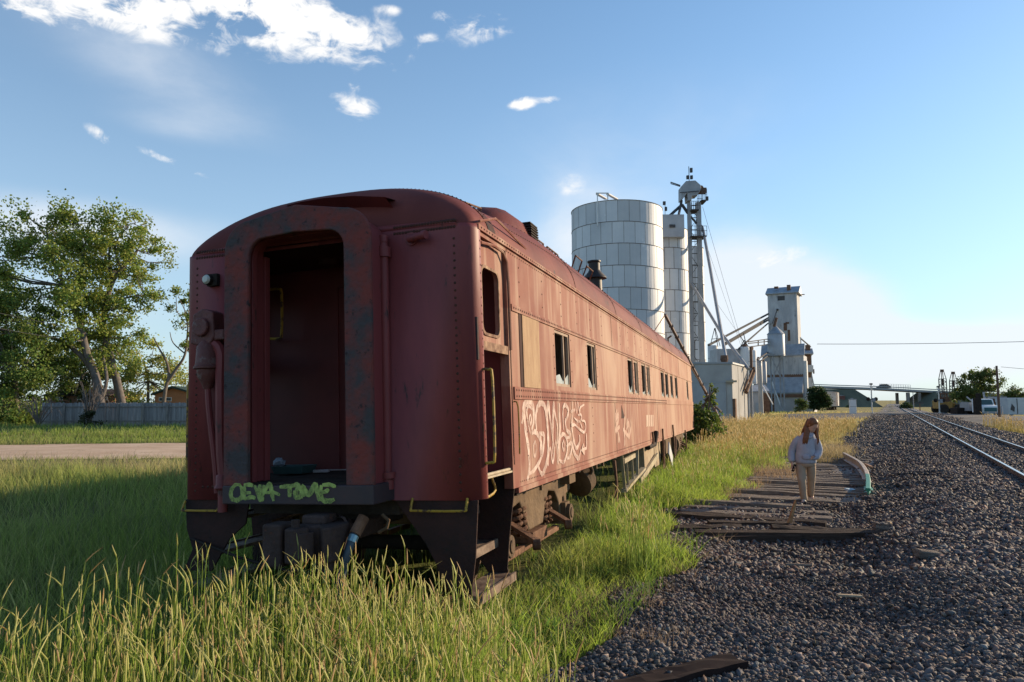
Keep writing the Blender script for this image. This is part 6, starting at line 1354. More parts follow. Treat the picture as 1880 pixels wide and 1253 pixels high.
tree('yellowish_tree', at(270, 770, YT+14).xy.to_3d(), [([(270, 775), (272, 700), (262, 660)], .2, .08)], [(228, 640), (262, 615), (300, 640), (330, 665), (345, 720), (330, 745), (240, 755), (225, 700)], YT+14, 3, 48, 170, .26, YG, 'yellow green backlit tree behind the fence near the coach', 1.1, seed=6)
tree('sparse_tree', at(300, 770, YT+6).xy.to_3d(), [([(300, 745), (304, 715), (310, 690), (306, 665), (292, 640), (282, 620)], .22, .05), ([(308, 700), (322, 680), (340, 650), (345, 600)], .2, .08), ([(340, 650), (318, 630), (312, 610)], .08, .03)], [(318, 540), (335, 515), (372, 520), (372, 640), (330, 650), (325, 590), (312, 570)], YT+6, 1.5, 22, 130, .24, MG, 'sparse half bare tree with dark crooked limbs right beside the coach', .7, seed=7, bark=BARK)
def bare_bush(name, px, py, Y, w, h, n, label, m, seed=1, droop=.3):
    rnd = random.Random(seed); c = at(px, py, Y); c.z = 0; b = MB()
    for i in range(n):
        a = rnd.uniform(0, 2*PI); L = rnd.uniform(.5, 1)*h; d = Vector((math.cos(a)*w*rnd.uniform(.2, 1), math.sin(a)*w*.6, 0)); P = [Vector((0, 0, 0)), d*.35+Vector((0, 0, L*.55)), d*.8+Vector((rnd.uniform(-.2, .2), 0, L)), d*1.2+Vector((rnd.uniform(-.3, .3), 0, L*(1-droop*rnd.random())))]
        b.tube(smooth_path(P, 3), [.05, .045, .04, .035, .03, .025, .02, .018, .015, .012], 4, cap=False)
    o = b.build(name, m, fix=False); o.location = c; return tag(o, label, 'shrub')
bare_bush('dead_shrub', 163, 784, FY-1.5, 1.5, 4.0, 34, 'tangled bare grey shrub in front of the fence under the leaning tree', BARKL, 1, .6)
bare_bush('dead_branches', 70, 788, FY-2, 2.2, 2.6, 26, 'pile of bare grey branches at the left end of the fence', BARKL, 2, .9)
tree('fence_shrub', at(168, 786, FY-2).xy.to_3d(), [], [(155, 760), (175, 755), (180, 787), (155, 787)], FY-2, .5, 7, 90, .18, (.04, .05, .02), 'small dark leafy bush at the foot of the bare shrub by the fence', .5, seed=12, cat='shrub', branch=False)
# bush behind the far end of the coach
SB = 28.5
tree('leafy_shrub', at(1292, 812, SB).xy.to_3d(), [([(1292, 812), (1300, 770), (1303, 710)], .05, .02), ([(1288, 812), (1280, 780)], .04, .02)], [(1268, 762), (1280, 748), (1300, 742), (1310, 750), (1318, 770), (1322, 790), (1310, 812), (1268, 820), (1255, 800)], SB, .7, 44, 110, .10, (.10, .155, .03), 'bright leafy shrub growing behind the far end of the coach', .32, seed=8, cat='shrub', bark=BARK)
tree('leafy_sapling', at(1304, 770, SB+.2).xy.to_3d(), [([(1303, 800), (1304, 740), (1306, 708)], .03, .01)], [(1298, 712), (1306, 706), (1313, 718), (1309, 745), (1300, 745)], SB+.2, .2, 9, 40, .10, (.13, .18, .04), 'thin upright sapling shoot rising out of the leafy shrub', .16, seed=9, cat='shrub')
# bushes and trees at the right
tree('evergreen_bush', at(1503, 752, 140).xy.to_3d(), [([(1503, 752), (1503, 735)], .3, .1)], [(1488, 722), (1492, 712), (1502, 711), (1510, 722), (1519, 728), (1522, 742), (1518, 750), (1489, 750)], 140, 1.5, 90, 130, .28, (.035, .065, .02), 'rounded dark evergreen bush right of the small elevator house', .7, seed=20, cat='shrub')
tree('light_bush', at(1469, 757, 128).xy.to_3d(), [([(1469, 757), (1469, 742)], .15, .05)], [(1463, 740), (1468, 733), (1477, 740), (1479, 755), (1462, 757)], 128, .8, 18, 110, .25, (.09, .13, .035), 'small light green bush at the corner of the white tower', .55, seed=21, cat='shrub')
tree('spreading_tree', at(1797, 752, 108).xy.to_3d(), [([(1797, 752), (1797, 725), (1792, 705)], .3, .12), ([(1797, 735), (1810, 710)], .2, .08)], [(1760, 712), (1768, 700), (1780, 692), (1785, 682), (1800, 677), (1808, 686), (1815, 677), (1822, 690), (1829, 700), (1828, 712), (1834, 715), (1826, 728), (1822, 742), (1765, 745), (1757, 735), (1762, 725)], 108, 2.2, 130, 120, .24, (.11, .15, .04), 'large spreading green tree behind the white truck', .62, seed=22)
tree('small_tree', at(1858, 752, 112).xy.to_3d(), [([(1858, 752), (1858, 730)], .15, .06)], [(1843, 728), (1850, 718), (1856, 720), (1864, 709), (1870, 720), (1876, 732), (1870, 742), (1846, 742)], 112, 1.2, 45, 90, .22, (.10, .14, .04), 'small young tree at the right edge above the camper body', .5, seed=23)
for i, (px, py, Y, w, lb) in enumerate(((1665, 746, 190, 9, 'low dark scrub right of the far tracks'), (1560, 747, 260, 7, 'tiny bush far behind the signal cabinet'))):
    tree('low_scrub', at(px, 750, Y).xy.to_3d(), [], [(px-w, py-2), (px, py-4), (px+w, py-1), (px+w, py+3), (px-w, py+3)], Y, 1, 14, 70, .35, (.05, .08, .03), lb, .7, seed=30+i, cat='shrub', branch=False)

# ------------------------------------------------------------------ grass
def blades(name, X, Y, h, w, col, tipc, label, bend=.35, seed=1, z=None, seg=3, mixn=None, lean=(0, 0), kind='grass'):
    """curved tapered blades; per-vertex colour from root to tip"""
    rg = np.random.default_rng(seed); n = len(X); h = h*np.ones(n); w = w*np.ones(n)
    a = rg.uniform(0, 2*PI, n); fx, fy = np.cos(a), np.sin(a); b = rg.uniform(.15, 1, n)*bend*h
    lx, ly = rg.normal(lean[0], .08, n)*h, rg.normal(lean[1], .08, n)*h; wa = rg.uniform(0, 2*PI, n); wx, wy = np.cos(wa)*w*.5, np.sin(wa)*w*.5
    Z0 = G(X, Y)-.02 if z is None else z; rows = []; cols = []
    for i in range(seg+1):
        q = i/seg; cx = X+fx*b*q*q+lx*q; cy = Y+fy*b*q*q+ly*q; cz = Z0+h*(q-.12*q*q*bend*2)
        k = (1-q**1.7)*.9+.1 if i < seg else .06; rows.append(np.stack([np.stack([cx-wx*k, cy-wy*k, cz], -1), np.stack([cx+wx*k, cy+wy*k, cz], -1)], 1))
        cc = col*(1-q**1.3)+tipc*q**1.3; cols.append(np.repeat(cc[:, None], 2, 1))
    V = np.concatenate(rows, 1).reshape(-1, 3); Cc = np.concatenate(cols, 1).reshape(-1, 3); base = (np.arange(n)*2*(seg+1))[:, None]
    F = np.concatenate([base+np.array([2*i, 2*i+1, 2*i+3, 2*i+2]) for i in range(seg)], 0)
    o = mesh_np(name, V, F, GRASSM, Cc); tag(o, label, kind, kind='stuff'); return o
def vn(x, y, f, s=0):  # cheap smooth value noise -1..1
    return (np.sin(x*f+1.7*np.sin(y*f*.7+s)+s)*np.cos(y*f*1.1+1.3*np.sin(x*f*.6+2*s))+.5*np.sin(x*f*2.3+y*f*1.9+s))/1.5
def keep_grass(x, y, margin=0.0):
    u, t = ut(x, y); ok = ~in_ballast(x, y) & ~((u > ball_edge(t)-margin) & (u < 6.0) & (t > -6) & (t < 34))
    ok &= ~inside(LANE, x, y) & ~inside(ROADPOLY, x, y); ok &= (np.hypot(x, y) > 1.7)
    s, w = coach_su(x, y); under = (np.abs(w) < 1.35) & (s > .2) & (s < 23); ok &= ~(under & (np.random.default_rng(1).random(len(x)) < .93))
    return ok
def C3(a, n): return np.tile(np.array(a, float), (n, 1))
def cmix(a, b, k): return np.array(a)[None]*(1-k[:, None])+np.array(b)[None]*k[:, None]
# 1. general field grass, all distances
def field(n, r0, r1, p, a0, a1, seed, hbase, wbase, label):
    X, Y = polar(n, r0, r1, p, a0, a1, seed); k = keep_grass(X, Y); X, Y = X[k], Y[k]; rg = np.random.default_rng(seed+100); n = len(X); r = np.hypot(X, Y); u, t = ut(X, Y); s, w = coach_su(X, Y)
    right = w > 1.2
    # dry gold where the field right of the coach is open; green beside the coach and at left
    dry = np.clip(.25+.5*vn(X, Y, .45, 1)+.3*rg.normal(0, 1, n), 0, 1)*.55
    gold = np.clip(sm(t, 21, 34)*(u > -16)*(w > 1), 0, 1)*np.clip(1.0+.2*vn(X, Y, .35, 2)+.1*rg.normal(0, 1, n), 0, 1); dry = np.maximum(dry, gold)
    band = np.exp(-((Y-20.5)/3.0)**2)*(X < -4); dry = np.maximum(dry, band*np.clip(.8+.5*vn(X, Y, .6, 5), 0, 1))
    dry = np.where((u > 5.5) & (t > 20), np.clip(.75+.3*vn(X, Y, .3, 3), 0, 1), dry)
    dry = np.where((Y > 38) & (X < -8) & (Y < 66), dry*.35, dry)
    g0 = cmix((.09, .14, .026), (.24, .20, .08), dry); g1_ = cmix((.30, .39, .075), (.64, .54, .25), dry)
    v = rg.uniform(.7, 1.3, (n, 1)); h = hbase*rg.uniform(.5, 1.25, n)*(1+.25*vn(X, Y, .8, 7)); h = np.where((w > 1.3) & (w < 4.5) & (s < 24) & (s > 0), h*1.15, h)
    de = ball_edge(t)-u; h = h*np.clip(.35+.55*de, .35, 1); h = np.where((s > -.5) & (s < 4.5) & (w > 0) & (w < 2.6), h*.6, h)
    h = np.where((u > 5.5), h*.55, h); h = np.where((np.abs(Y-37) < 3.5) & (X < -4), h*.6, h)
    h = np.where((Y > 20.5) & (Y < 27) & (X < -3), h*.45, h)
    wd = wbase*(1+r*.10)
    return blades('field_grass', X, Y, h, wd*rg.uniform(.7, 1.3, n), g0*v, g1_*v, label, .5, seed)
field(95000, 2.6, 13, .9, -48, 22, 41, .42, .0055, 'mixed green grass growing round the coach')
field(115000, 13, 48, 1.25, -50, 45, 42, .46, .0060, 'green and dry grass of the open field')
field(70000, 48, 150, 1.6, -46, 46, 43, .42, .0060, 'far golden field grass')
# 2. lush broad blades along the right side of the coach
rg = np.random.default_rng(9); n = 52000; s = rg.uniform(-4.5, 24, n)**1.0; s = -4.5+28*rg.random(n)**1.45; w = 1.35+rg.gamma(2.0, .85, n); w = np.minimum(w, 6)
X = COACH_O[0]+s*math.sin(COACH_H)+w*math.cos(COACH_H); Y = COACH_O[1]+s*math.cos(COACH_H)-w*math.sin(COACH_H); k = keep_grass(X, Y, -.15) & (np.hypot(X, Y) > 3.0); X, Y = X[k], Y[k]; n = len(X); r = np.hypot(X, Y)
v = rg.uniform(.7, 1.35, (n, 1)); yl = np.clip(.3+.5*vn(X, Y, .9, 4)+.2*rg.normal(0, 1, n), 0, 1)
blades('lush_grass', X, Y, rg.uniform(.28, .60, n)*(1+.2*vn(X, Y, 1.1, 2))*np.clip(.45+.5*(ball_edge(ut(X, Y)[1])-ut(X, Y)[0]), .4, 1)*np.where((coach_su(X, Y)[0] < 4.5) & (coach_su(X, Y)[1] < 2.4), .6, 1), (.0075*(1+r*.045))*rg.uniform(.6, 1.4, n), cmix((.09, .18, .025), (.12, .18, .03), yl)*v, cmix((.38, .56, .07), (.58, .62, .13), yl)*v, 'lush bright green grass along the sunlit side of the coach', .75, 44)
# 3. barley like stems with seed heads across the foreground
def barley(n, seed, r0, r1, a0, a1, hm, label, mask=None, gold=0):
    X, Y = polar(n, r0, r1, .8, a0, a1, seed); k = keep_grass(X, Y, .25)
    if mask is not None: k &= mask(X, Y)
    X, Y = X[k], Y[k]; rg = np.random.default_rng(seed); n = len(X); h = hm*np.clip(rg.normal(1, .25, n), .45, 1.6)*(1+.10*vn(X, Y, 1.3, 3)); a = rg.uniform(0, 2*PI, n); ln = np.abs(rg.normal(0, .085, n))*h; ln2 = ln*rg.uniform(1.2, 2.2, n)
    fx, fy = np.cos(a), np.sin(a); Z0 = G(X, Y)-.02; r = np.hypot(X, Y); w = .0021*(1+.06*r)
    # stem: 3 segment 3-sided; head: spindle of 3 rings
    def ring(q, off, rad): return np.stack([X+fx*off, Y+fy*off, Z0+h*q], -1), rad
    hl = np.clip(.115/h*rg.uniform(.7, 1.3, n), .05, .3)
    rows = [ring(0*h, 0*h, w), ring(.5, ln*.22, w*.85), ring(1-hl, ln*.75, w*.7), ring(1-hl*.8, ln*.85, w*1.6+.0010), ring(1-hl*.4, ln*1.0+(ln2-ln)*.3, w*1.4+.0008), ring(1.0, ln2, w*.3)]
    V = []
    for c, rad in rows:
        for j in range(3):
            t_ = 2*PI*j/3; V.append(c+np.stack([np.cos(t_)*rad, np.sin(t_)*rad, 0*rad], -1))
    V = np.stack(V, 1); m_ = len(rows); base = (np.arange(n)*3*m_)[:, None]
    F = np.concatenate([base+np.array([3*i+j, 3*i+(j+1) % 3, 3*i+3+(j+1) % 3, 3*i+3+j]) for i in range(m_-1) for j in range(3)], 0)
    v = rg.uniform(.75, 1.25, (n, 1)); pk = rg.random((n, 1)) < .12
    stem = np.array([(.16, .25, .05)])*v; mid = np.array([(.35, .46, .10)])*v; head = np.where(pk, np.array([(.56, .42, .22)]), np.array([(.52, .52, .20)]))*v; tip = np.where(pk, np.array([(.58, .38, .22)]), np.array([(.64, .54, .26)]))*v
    if gold:
        stem = stem*(1-gold)+np.array([(.30, .24, .09)])*gold; mid = mid*(1-gold)+np.array([(.52, .40, .17)])*gold; head = head*(1-gold)+np.array([(.72, .54, .27)])*gold
    cols = [stem, mid, mid, head, head, tip]; Cc = np.stack([c for c in cols for _ in range(3)], 1).reshape(-1, 3)
    o = mesh_np('barley_grass', V.reshape(-1, 3), F, GRASSM, Cc); tag(o, label, 'grass', kind='stuff')
    # a leaf or two on each stem
    k = rg.random(n) < .8; blades('barley_leaf', X[k]+rg.normal(0, .02, k.sum()), Y[k]+rg.normal(0, .02, k.sum()), h[k]*rg.uniform(.45, .8, k.sum()), .0055*(1+.05*r[k]), stem[k], mid[k]*1.1, 'green leaves of the tall foreground barley grass', .4, seed+1)
def mfore(x, y):
    s, w = coach_su(x, y); return (s < -.9+.25*np.maximum(0, w-1.5)) | ((w > 2.3) & (s < 3.0))
barley(9000, 61, 2.2, 5.8, -46, 14, .62, 'tall pale barley grass with seed heads across the foreground', lambda x, y: mfore(x, y) & (np.random.default_rng(5).random(len(x)) < np.clip(.55+.28*(x+2.4), .35, 1)))
barley(6000, 62, 5.2, 8.8, -16, 16, .66, 'tall seeding grass near the coach steps', lambda x, y: mfore(x, y) & (coach_su(x, y)[1] > -.3))
barley(5000, 63, 7, 26, 4, 25, .62, 'scattered seeding stems along the green verge', lambda x, y: coach_su(x, y)[1] > 2.0)
barley(13000, 64, 22, 62, 14, 40, .72, 'tall golden seeding grass in front of the sheds', lambda x, y: (ut(x, y)[0] > -22), .85)
# matted dead grass and broad leaved weeds between the stems
X, Y = polar(26000, 2.4, 16, .9, -46, 22, 81); k = keep_grass(X, Y, .1) & (vn(X, Y, 1.7, 6) > -.15); X, Y = X[k], Y[k]; n = len(X); rg = np.random.default_rng(82); v = rg.uniform(.6, 1.3, (n, 1))
blades('dead_grass', X, Y, rg.uniform(.12, .34, n), .0045*(1+.07*np.hypot(X, Y)), C3((.16, .12, .07), n)*v, C3((.42, .33, .18), n)*v, 'matted dead straw between the green stems', 1.5, 83)
X, Y = polar(900, 2.6, 12, .9, -44, 20, 84); k = keep_grass(X, Y, .3); X, Y = X[k], Y[k]; X, Y = np.repeat(X, 9), np.repeat(Y, 9); n = len(X); v = rg.uniform(.7, 1.2, (n, 1))
blades('weed_leaf', X+rg.normal(0, .03, n), Y+rg.normal(0, .03, n), rg.uniform(.12, .30, n), rg.uniform(.018, .035, n), C3((.05, .11, .02), n)*v, C3((.12, .22, .05), n)*v, 'broad leaved green weeds low in the grass', .9, 85)
X, Y = polar(2600, 4, 30, 1.2, 2, 44, 86); u, t = ut(X, Y); k = in_ballast(X, Y) & (u < 1.2) & (vn(X, Y, 1.1, 9) > .35); X, Y = X[k], Y[k]; n = len(X); v = rg.uniform(.7, 1.2, (n, 1))
blades('ballast_weeds', X, Y, rg.uniform(.06, .2, n), .004*(1+.06*np.hypot(X, Y)), C3((.13, .12, .06), n)*v, C3((.36, .30, .15), n)*v, 'thin dry weeds sprouting between the stones', .8, 87)
# 4. straw tufts and dry weeds between verge and ballast
def tufts(pts_, n, h, rad, c0, c1, label, seed, w=.004, bend=.9):
    rg = np.random.default_rng(seed); X, Y = [], []
    for (x, y, s_) in pts_: k = int(n*s_); X.append(x+rg.normal(0, rad*s_, k)); Y.append(y+rg.normal(0, rad*s_, k))
    X, Y = np.concatenate(X), np.concatenate(Y); m_ = len(X); v = rg.uniform(.7, 1.3, (m_, 1)); blades('dry_weeds', X, Y, rg.uniform(.4, 1.1, m_)*h, w*(1+.06*np.hypot(X, Y)), C3(c0, m_)*v, C3(c1, m_)*v, label, bend, seed)
def gp(px, py): q = gnd(px, py, .05); return q.x, q.y
tufts([(*gp(x, y), s_) for x, y, s_ in ((1405, 880, 1), (1425, 872, 1), (1440, 885, 1.1), (1455, 870, .9), (1390, 895, .8), (1370, 905, .7), (1340, 915, .6), (1420, 860, 1), (1400, 868, .9))], 150, .45, .22, (.16, .11, .07), (.44, .32, .20), 'dry straw coloured weeds between the grass and the ties', 71)
tufts([(*gp(x, y), s_) for x, y, s_ in ((1515, 842, 1), (1530, 836, 1), (1540, 842, .8), (1505, 850, .8), (1520, 826, 1), (1545, 832, .7))], 260, .6, .35, (.14, .13, .05), (.50, .38, .22), 'pale dry grass clump hanging over the far ties beside the bent rail', 72)
tufts([(*gp(x, y), s_) for x, y, s_ in ((1245, 1010, .7), (1235, 1000, .5), (1330, 1000, .5), (1300, 1040, .5), (1260, 1060, .6), (1230, 1090, .5), (1200, 1130, .5), (1250, 1180, .3), (1220, 1200, .3), (1180, 1190, .5), (1130, 1180, .6), (1165, 1110, .7), (1140, 1145, .6))], 60, .30, .14, (.15, .11, .08), (.40, .30, .20), 'sparse dry weeds rooted in the near ballast edge', 73, .003)
tufts([(*gp(x, y), s_) for x, y, s_ in ((1262, 1005, .5), (1275, 1020, .4), (1205, 1060, .6), (1190, 1080, .6), (1160, 1130, .7), (1125, 1150, .7), (1230, 1030, .5), (1180, 1100, .6))], 60, .42, .10, (.06, .12, .02), (.22, .33, .06), 'bright green blades at the ballast edge', 74, .0055)
tufts([(*gp(x, y), s_) for x, y, s_ in [(20+rr*38, 850+((rr*37) % 23), 1) for rr in range(9)]], 190, .55, .6, (.16, .14, .08), (.46, .38, .25), 'pale dry grass along the dirt lane', 75, .004, .8)
tufts([(*gp(x, y), s_) for x, y, s_ in ((300, 1010, 1), (340, 1000, 1), (260, 990, 1), (380, 980, .6), (220, 1040, 1), (300, 960, 1), (120, 1000, 1), (60, 1050, 1), (170, 960, 1), (320, 1080, 1), (250, 1110, 1), (150, 1130, 1))], 130, .62, .5, (.10, .09, .06), (.24, .21, .15), 'thin dry weed stems in the shade left of the coach', 76, .0022, .35)
# tie pieces and planks lying in the foreground grass
o = tie('plank', 0, 2.2, 0, 0, TIEM, w=.16, h=.06, seed=77); p = gnd(180, 1232, .1); o.location = (p.x, p.y, .12); o.rotation_euler = (0, 0, .42); tag(o, 'thin weathered plank lying in the barley at the lower left', 'plank')
o = tie('plank', 0, 2.4, 0, 0, TIED, w=.16, h=.1, seed=78); p = gnd(1110, 1085, .1); o.location = (p.x, p.y, .06); o.rotation_euler = (0, 0, PI/2-.45); tag(o, 'dark old timber in the grass just left of the ballast', 'timber')
# ------------------------------------------------------------------ the walking person
PK = .01034
FT = gnd(1480, 917, .10); PE = empty('person', (FT.x, FT.y, g1(FT.x, FT.y)+.02)); PE.rotation_euler = (0, 0, -math.atan2(FT.x, FT.y))
tag(PE, 'person with long auburn hair in grey hoodie and tan trousers walking on the ties', 'person')
SKIN = mat('skin', (.62, .40, .30), (.55, .33, .24), 8, .5); HAIR = mat('auburn_hair', (.12, .045, .02), (.28, .12, .05), 20, .5, stretch=(6, 6, .5)); HOOD = mat('grey_hoodie', (.33, .34, .40), (.42, .43, .49), 5, .95, bump=1, bscale=9)
TAN = mat('tan_trousers', (.42, .31, .22), (.34, .245, .17), 6, .9, bump=.9, bscale=11, stretch=(1, 1, .5)); SHOE = mat('shoe', (.50, .47, .43), (.3, .28, .26), 12, .7)
def skin_mesh(name, J, E_, m, parent):
    me = bpy.data.meshes.new(name); me.from_pydata([j[0] for j in J], E_, []); o = bpy.data.objects.new(name, me); COL.objects.link(o)
    md = o.modifiers.new('skin', 'SKIN'); md.use_smooth_shade = True; sv = me.skin_vertices[0] if me.skin_vertices else None
    if sv is None:
        bm = bmesh.new(); bm.from_mesh(me); bm.verts.layers.skin.verify(); bm.to_mesh(me); bm.free(); sv = me.skin_vertices[0]
    for i, j in enumerate(J): sv.data[i].radius = (j[1], j[1]); sv.data[i].use_root = (i == 0)
    s = o.modifiers.new('sub', 'SUBSURF'); s.levels = s.render_levels = 2; me.materials.append(m); o.parent = parent; return o
def lerp(a, b, t): return tuple(a[i]+(b[i]-a[i])*t for i in range(3))
# local frame: x right in the photo, y away from the camera, z up; the body leans gently, head to photo right
J, E_ = [], []
def add(p, r, par=None):
    J.append((p, r)); i = len(J)-1
    if par is not None: E_.append((par, i))
    return i
pel = add((.02, .0, .80), .13); wst = add((.025, .01, .98), .115, pel); chs = add((.05, .0, 1.14), .11, wst); nb = add((.08, -.01, 1.28), .05, chs); nk = add((.125, -.04, 1.36), .05, nb)
hd = add((.155, -.065, 1.43), .078, nk); hd2 = add((.165, -.07, 1.50), .085, hd)
hipL = add((-.07, 0, .76), .085, pel); knL = add((-.065, -.15, .44), .05, hipL); anL = add((-.04, -.14, .09), .035, knL); add((-.038, -.25, .035), .03, anL)
hipR = add((.10, 0, .76), .085, pel); knR = add((.125, .09, .44), .05, hipR); anR = add((.11, .28, .12), .035, knR); add((.11, .20, .05), .03, anR)
shL = add((-.09, .0, 1.235), .04, chs); elL = add((-.20, .04, 1.00), .042, shL); wrL = add((-.225, -.04, .765), .027, elL); paL = add((-.22, -.06, .70), .030, wrL)
for k, (dx, L) in enumerate(((-.024, .055), (-.008, .065), (.008, .062), (.022, .05))):
    f0 = add((-.22+dx, -.065, .67), .0095, paL); f1 = add((-.215+dx*.9, -.085, .67-L*.55), .0085, f0); add((-.20+dx*.8, -.10, .67-L*.8), .007, f1)
th = add((-.19, -.075, .70), .0105, paL); t2 = add((-.178, -.10, .675), .009, th); add((-.176, -.108, .65), .0075, t2)
shR = add((.18, -.0, 1.21), .04, chs); elR = add((.25, .05, .99), .042, shR); wrR = add((.185, -.09, .86), .027, elR); paR = add((.15, -.13, .86), .028, wrR)
for k, dz in enumerate((-.022, -.008, .008, .022)): f0 = add((.125, -.14, .86+dz), .009, paR); f1 = add((.105, -.15, .85+dz), .008, f0); add((.09, -.145, .845+dz), .007, f1)
th = add((.14, -.15, .89), .010, paR); t2 = add((.12, -.165, .89), .008, th)
body = skin_mesh('body', J, E_, SKIN, PE)
# head with its face, joined to the body's mesh: turned to photo right and down
b = MB(); rows = []
for i, (z, rx, ry, oy) in enumerate(((-.115, .022, .022, -.055), (-.105, .035, .038, -.045), (-.085, .052, .062, -.022), (-.05, .063, .080, -.005), (-.01, .070, .090, .002), (.03, .074, .096, .006), (.07, .070, .090, .008), (.10, .052, .068, .008), (.118, .02, .03, .008))):
    rows.append([Vector((rx*math.cos(a), oy+ry*math.sin(a), z)) for a in np.linspace(0, 2*PI, 19)[:-1]])
b.loft(rows)
st = len(b.v); b.add([(-.012, -.082, -.035), (.012, -.082, -.035), (.008, -.09, .008), (-.008, -.09, .008), (0, -.118, -.032)], [(0, 1, 4), (1, 2, 4), (2, 3, 4), (3, 0, 4)])
for sx in (-.028, .028): b.lathe([(.001, -.008), (.011, -.003), (.011, .003), (.001, .008)], (sx, -.083, .008), 8); b.box((sx, -.088, .024), (.026, .008, .006)); b.lathe([(.001, -.025), (.014, -.012), (.016, .01), (.001, .022)], (sx*2.6, .01, -.005), 8)
b.box((0, -.088, -.062), (.036, .012, .007)); b.box((0, -.086, -.071), (.03, .012, .008))
HM = Matrix.Translation((.165, -.075, 1.475))@Matrix.Rotation(R(48), 4, 'Z')@Matrix.Rotation(R(30), 4, 'X')
b.xf(HM); hobj = b.build('head', SKIN, body, smooth=True, sub=1)
# hair: cap plus long locks over both shoulders
b = MB(); rows = []
for (z, rx, ry, oy) in ((-.06, .070, .06, .045), (-.03, .082, .085, .03), (.02, .086, .102, .02), (.06, .086, .106, .015), (.10, .068, .086, .012), (.128, .035, .045, .012), (.136, .01, .012, .012)):
    rows.append([Vector((rx*math.cos(a), oy+ry*math.sin(a)*(1 if math.sin(a) > -.2 else .93), z)) for a in np.linspace(0, 2*PI, 25)[:-1]])
for i, r_ in enumerate(rows[:3]):
    for v in r_:
        if v.y < -.045: v.y = -.03-.01*i
b.loft(rows); b.xf(HM); rnd = random.Random(4)
def lock(P, r): 
    P = [Vector(p)+Vector((rnd.uniform(-.008, .008), rnd.uniform(-.008, .008), 0)) for p in P]; P = smooth_path(P, 3); n = len(P); b.tube(P, [r*(.7+.5*math.sin(PI*min(1, i/n*1.1)))*(1-.75*(i/n)**3) for i in range(n)], 6)
for k in range(22):
    d = k/21; lock([(.09+.05*d, .02-.03*d, 1.585), (.05+.06*d, -.03-.03*d, 1.46), (.02+.07*d, -.09, 1.33), (-.015+.08*d, -.13-.02*d, 1.20), (-.02+.07*d, -.13, 1.09+.05*rnd.random())], .017)
for k in range(7):
    d = .35+.65*k/6; lock([(.20+.03*d, -.05, 1.53), (.225+.02*d, -.06, 1.43), (.215+.03*d, -.09, 1.31), (.225+.03*d, -.12, 1.19), (.215+.03*d, -.13, 1.09+.04*rnd.random())], .014)
for k in range(10):
    d = k/9; lock([(.09+.14*d, .03, 1.58), (.05+.19*d, .06, 1.45), (-.02+.26*d, .07, 1.32), (-.04+.25*d, .08, 1.18)], .030)
b.build('hair', HAIR, PE, smooth='all')
def ellipse(c, rx, ry, n=20, tilt=0, wob=0, sd=0):
    c = Vector(c); return [c+Vector((rx*math.cos(a)*(1+wob*math.sin(3*a+sd)), ry*math.sin(a)*(1+wob*math.cos(4*a+sd)), tilt*math.cos(a))) for a in np.linspace(0, 2*PI, n+1)[:-1]]
b = MB(); b.loft([ellipse((.015, .0, .735), .185, .135, wob=.03), ellipse((.015, .0, .76), .19, .15, wob=.02, sd=1), ellipse((.015, .0, .80), .195, .155, wob=.05, sd=2), ellipse((.02, .0, .90), .185, .15, wob=.05, sd=3), ellipse((.025, 0, 1.02), .17, .15, wob=.025), ellipse((.035, 0, 1.13), .175, .145, wob=.02), ellipse((.05, .0, 1.22), .165, .125), ellipse((.07, -.005, 1.285), .125, .10), ellipse((.09, -.015, 1.325), .085, .08), ellipse((.10, -.02, 1.335), .06, .06)])
b.tube(smooth_path([Vector((-.05, .0, 1.225)), Vector((-.155, .02, 1.12)), Vector((-.215, .04, .99)), Vector((-.235, .0, .88)), Vector((-.232, -.04, .79)), Vector((-.228, -.05, .765))], 3), [.07, .076, .078, .076, .074, .074, .074, .074, .073, .072, .07, .066, .062, .056, .046, .042], 12)
b.tube(smooth_path([Vector((.19, .0, 1.21)), Vector((.235, .03, 1.09)), Vector((.255, .04, .98)), Vector((.225, -.03, .90)), Vector((.17, -.11, .86)), Vector((.16, -.12, .86))], 3), [.08, .08, .08, .08, .08, .078, .075, .072, .07, .068, .066, .06, .055, .05, .045, .04], 12)
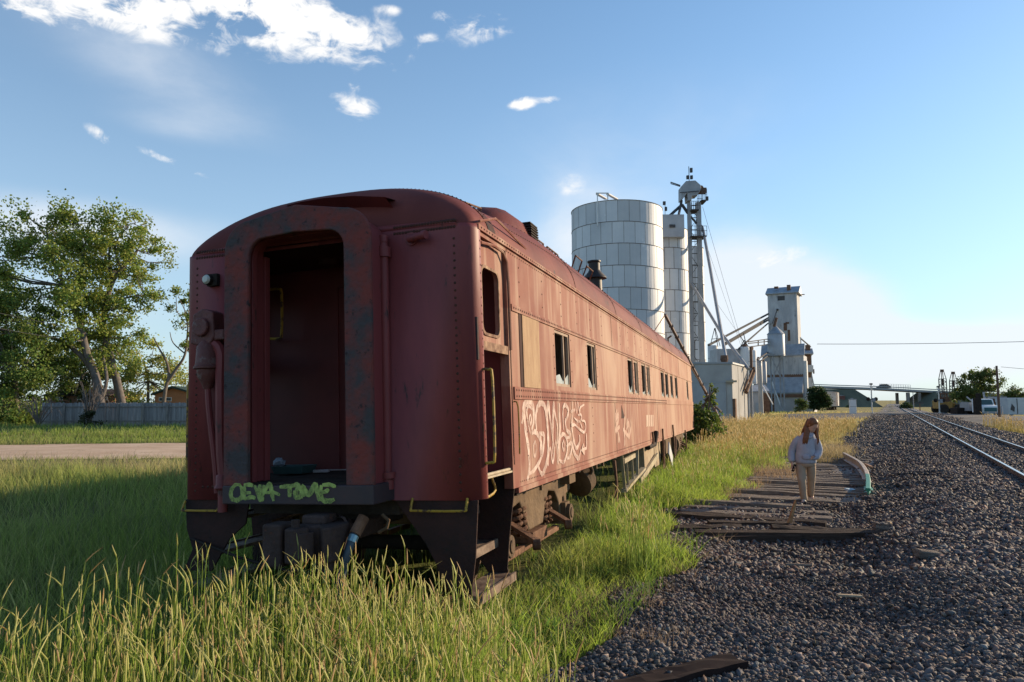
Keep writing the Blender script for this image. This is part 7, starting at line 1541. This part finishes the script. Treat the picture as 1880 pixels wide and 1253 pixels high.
b.tube(smooth_path([Vector((.0, .06, 1.30)), Vector((.07, .10, 1.27)), Vector((.15, .06, 1.29)), Vector((.16, -.05, 1.27)), Vector((.08, -.12, 1.23)), Vector((.0, -.03, 1.27)), Vector((.0, .06, 1.30))], 3), .035, 8)
b.box((.03, -.155, .87), (.20, .02, .13)); hd_ = b.build('hoodie', HOOD, PE, smooth='all', bevel=0, sub=1)
b = MB(); b.loft([ellipse((.02, 0, .80), .165, .125), ellipse((.02, 0, .72), .18, .135), ellipse((.02, 0, .66), .175, .13)])
def leg(P): b.loft([ellipse(c, rx, ry, 16, wob=.04, sd=i) for i, (c, rx, ry) in enumerate(P)])
leg([((-.075, 0, .78), .10, .12), ((-.08, -.04, .62), .094, .11), ((-.07, -.14, .48), .080, .088), ((-.06, -.17, .41), .073, .08), ((-.05, -.15, .25), .066, .082), ((-.035, -.14, .12), .066, .085), ((-.03, -.14, .05), .068, .09)])
leg([((.105, 0, .78), .095, .12), ((.108, .03, .62), .090, .11), ((.105, .09, .45), .074, .082), ((.095, .19, .28), .066, .075), ((.085, .27, .13), .064, .08), ((.08, .29, .07), .066, .085)])
b.build('trousers', TAN, PE, smooth='all', sub=1)
for (x, y, a) in ((-.04, -.22, .05), (.085, .26, -.1)):
    b = MB(); b.loft([ellipse((0, 0, 0), .048, .13, 14), ellipse((0, 0, .02), .052, .135, 14), ellipse((0, .005, .045), .047, .12, 14), ellipse((0, .035, .075), .038, .07, 14), ellipse((0, .055, .10), .03, .04, 14)]); o = b.build('shoe', SHOE, PE, smooth='all'); o.location = (x, y, 0); o.rotation_euler = (0, 0, a)
    b = MB(); b.loft([ellipse((0, 0, -.012), .052, .137, 14), ellipse((0, 0, .008), .054, .139, 14)]); s_ = b.build('sole', mat('sole', (.12, .11, .10)), o)
b = MB(); b.box((0, 0, 0), (.072, .010, .145)); ph = b.build('phone', mat('black_phone', (.012, .012, .014), rough=.25), bevel=.004)
ph.matrix_world = Matrix.Translation(PE.location)@Matrix.Rotation(PE.rotation_euler.z, 4, 'Z')@Matrix.Translation((-.195, -.085, .655))@Matrix.Rotation(.35, 4, 'Y')@Matrix.Rotation(.9, 4, 'Z')
tag(ph, 'black phone held in the lowered hand of the walking person', 'phone')
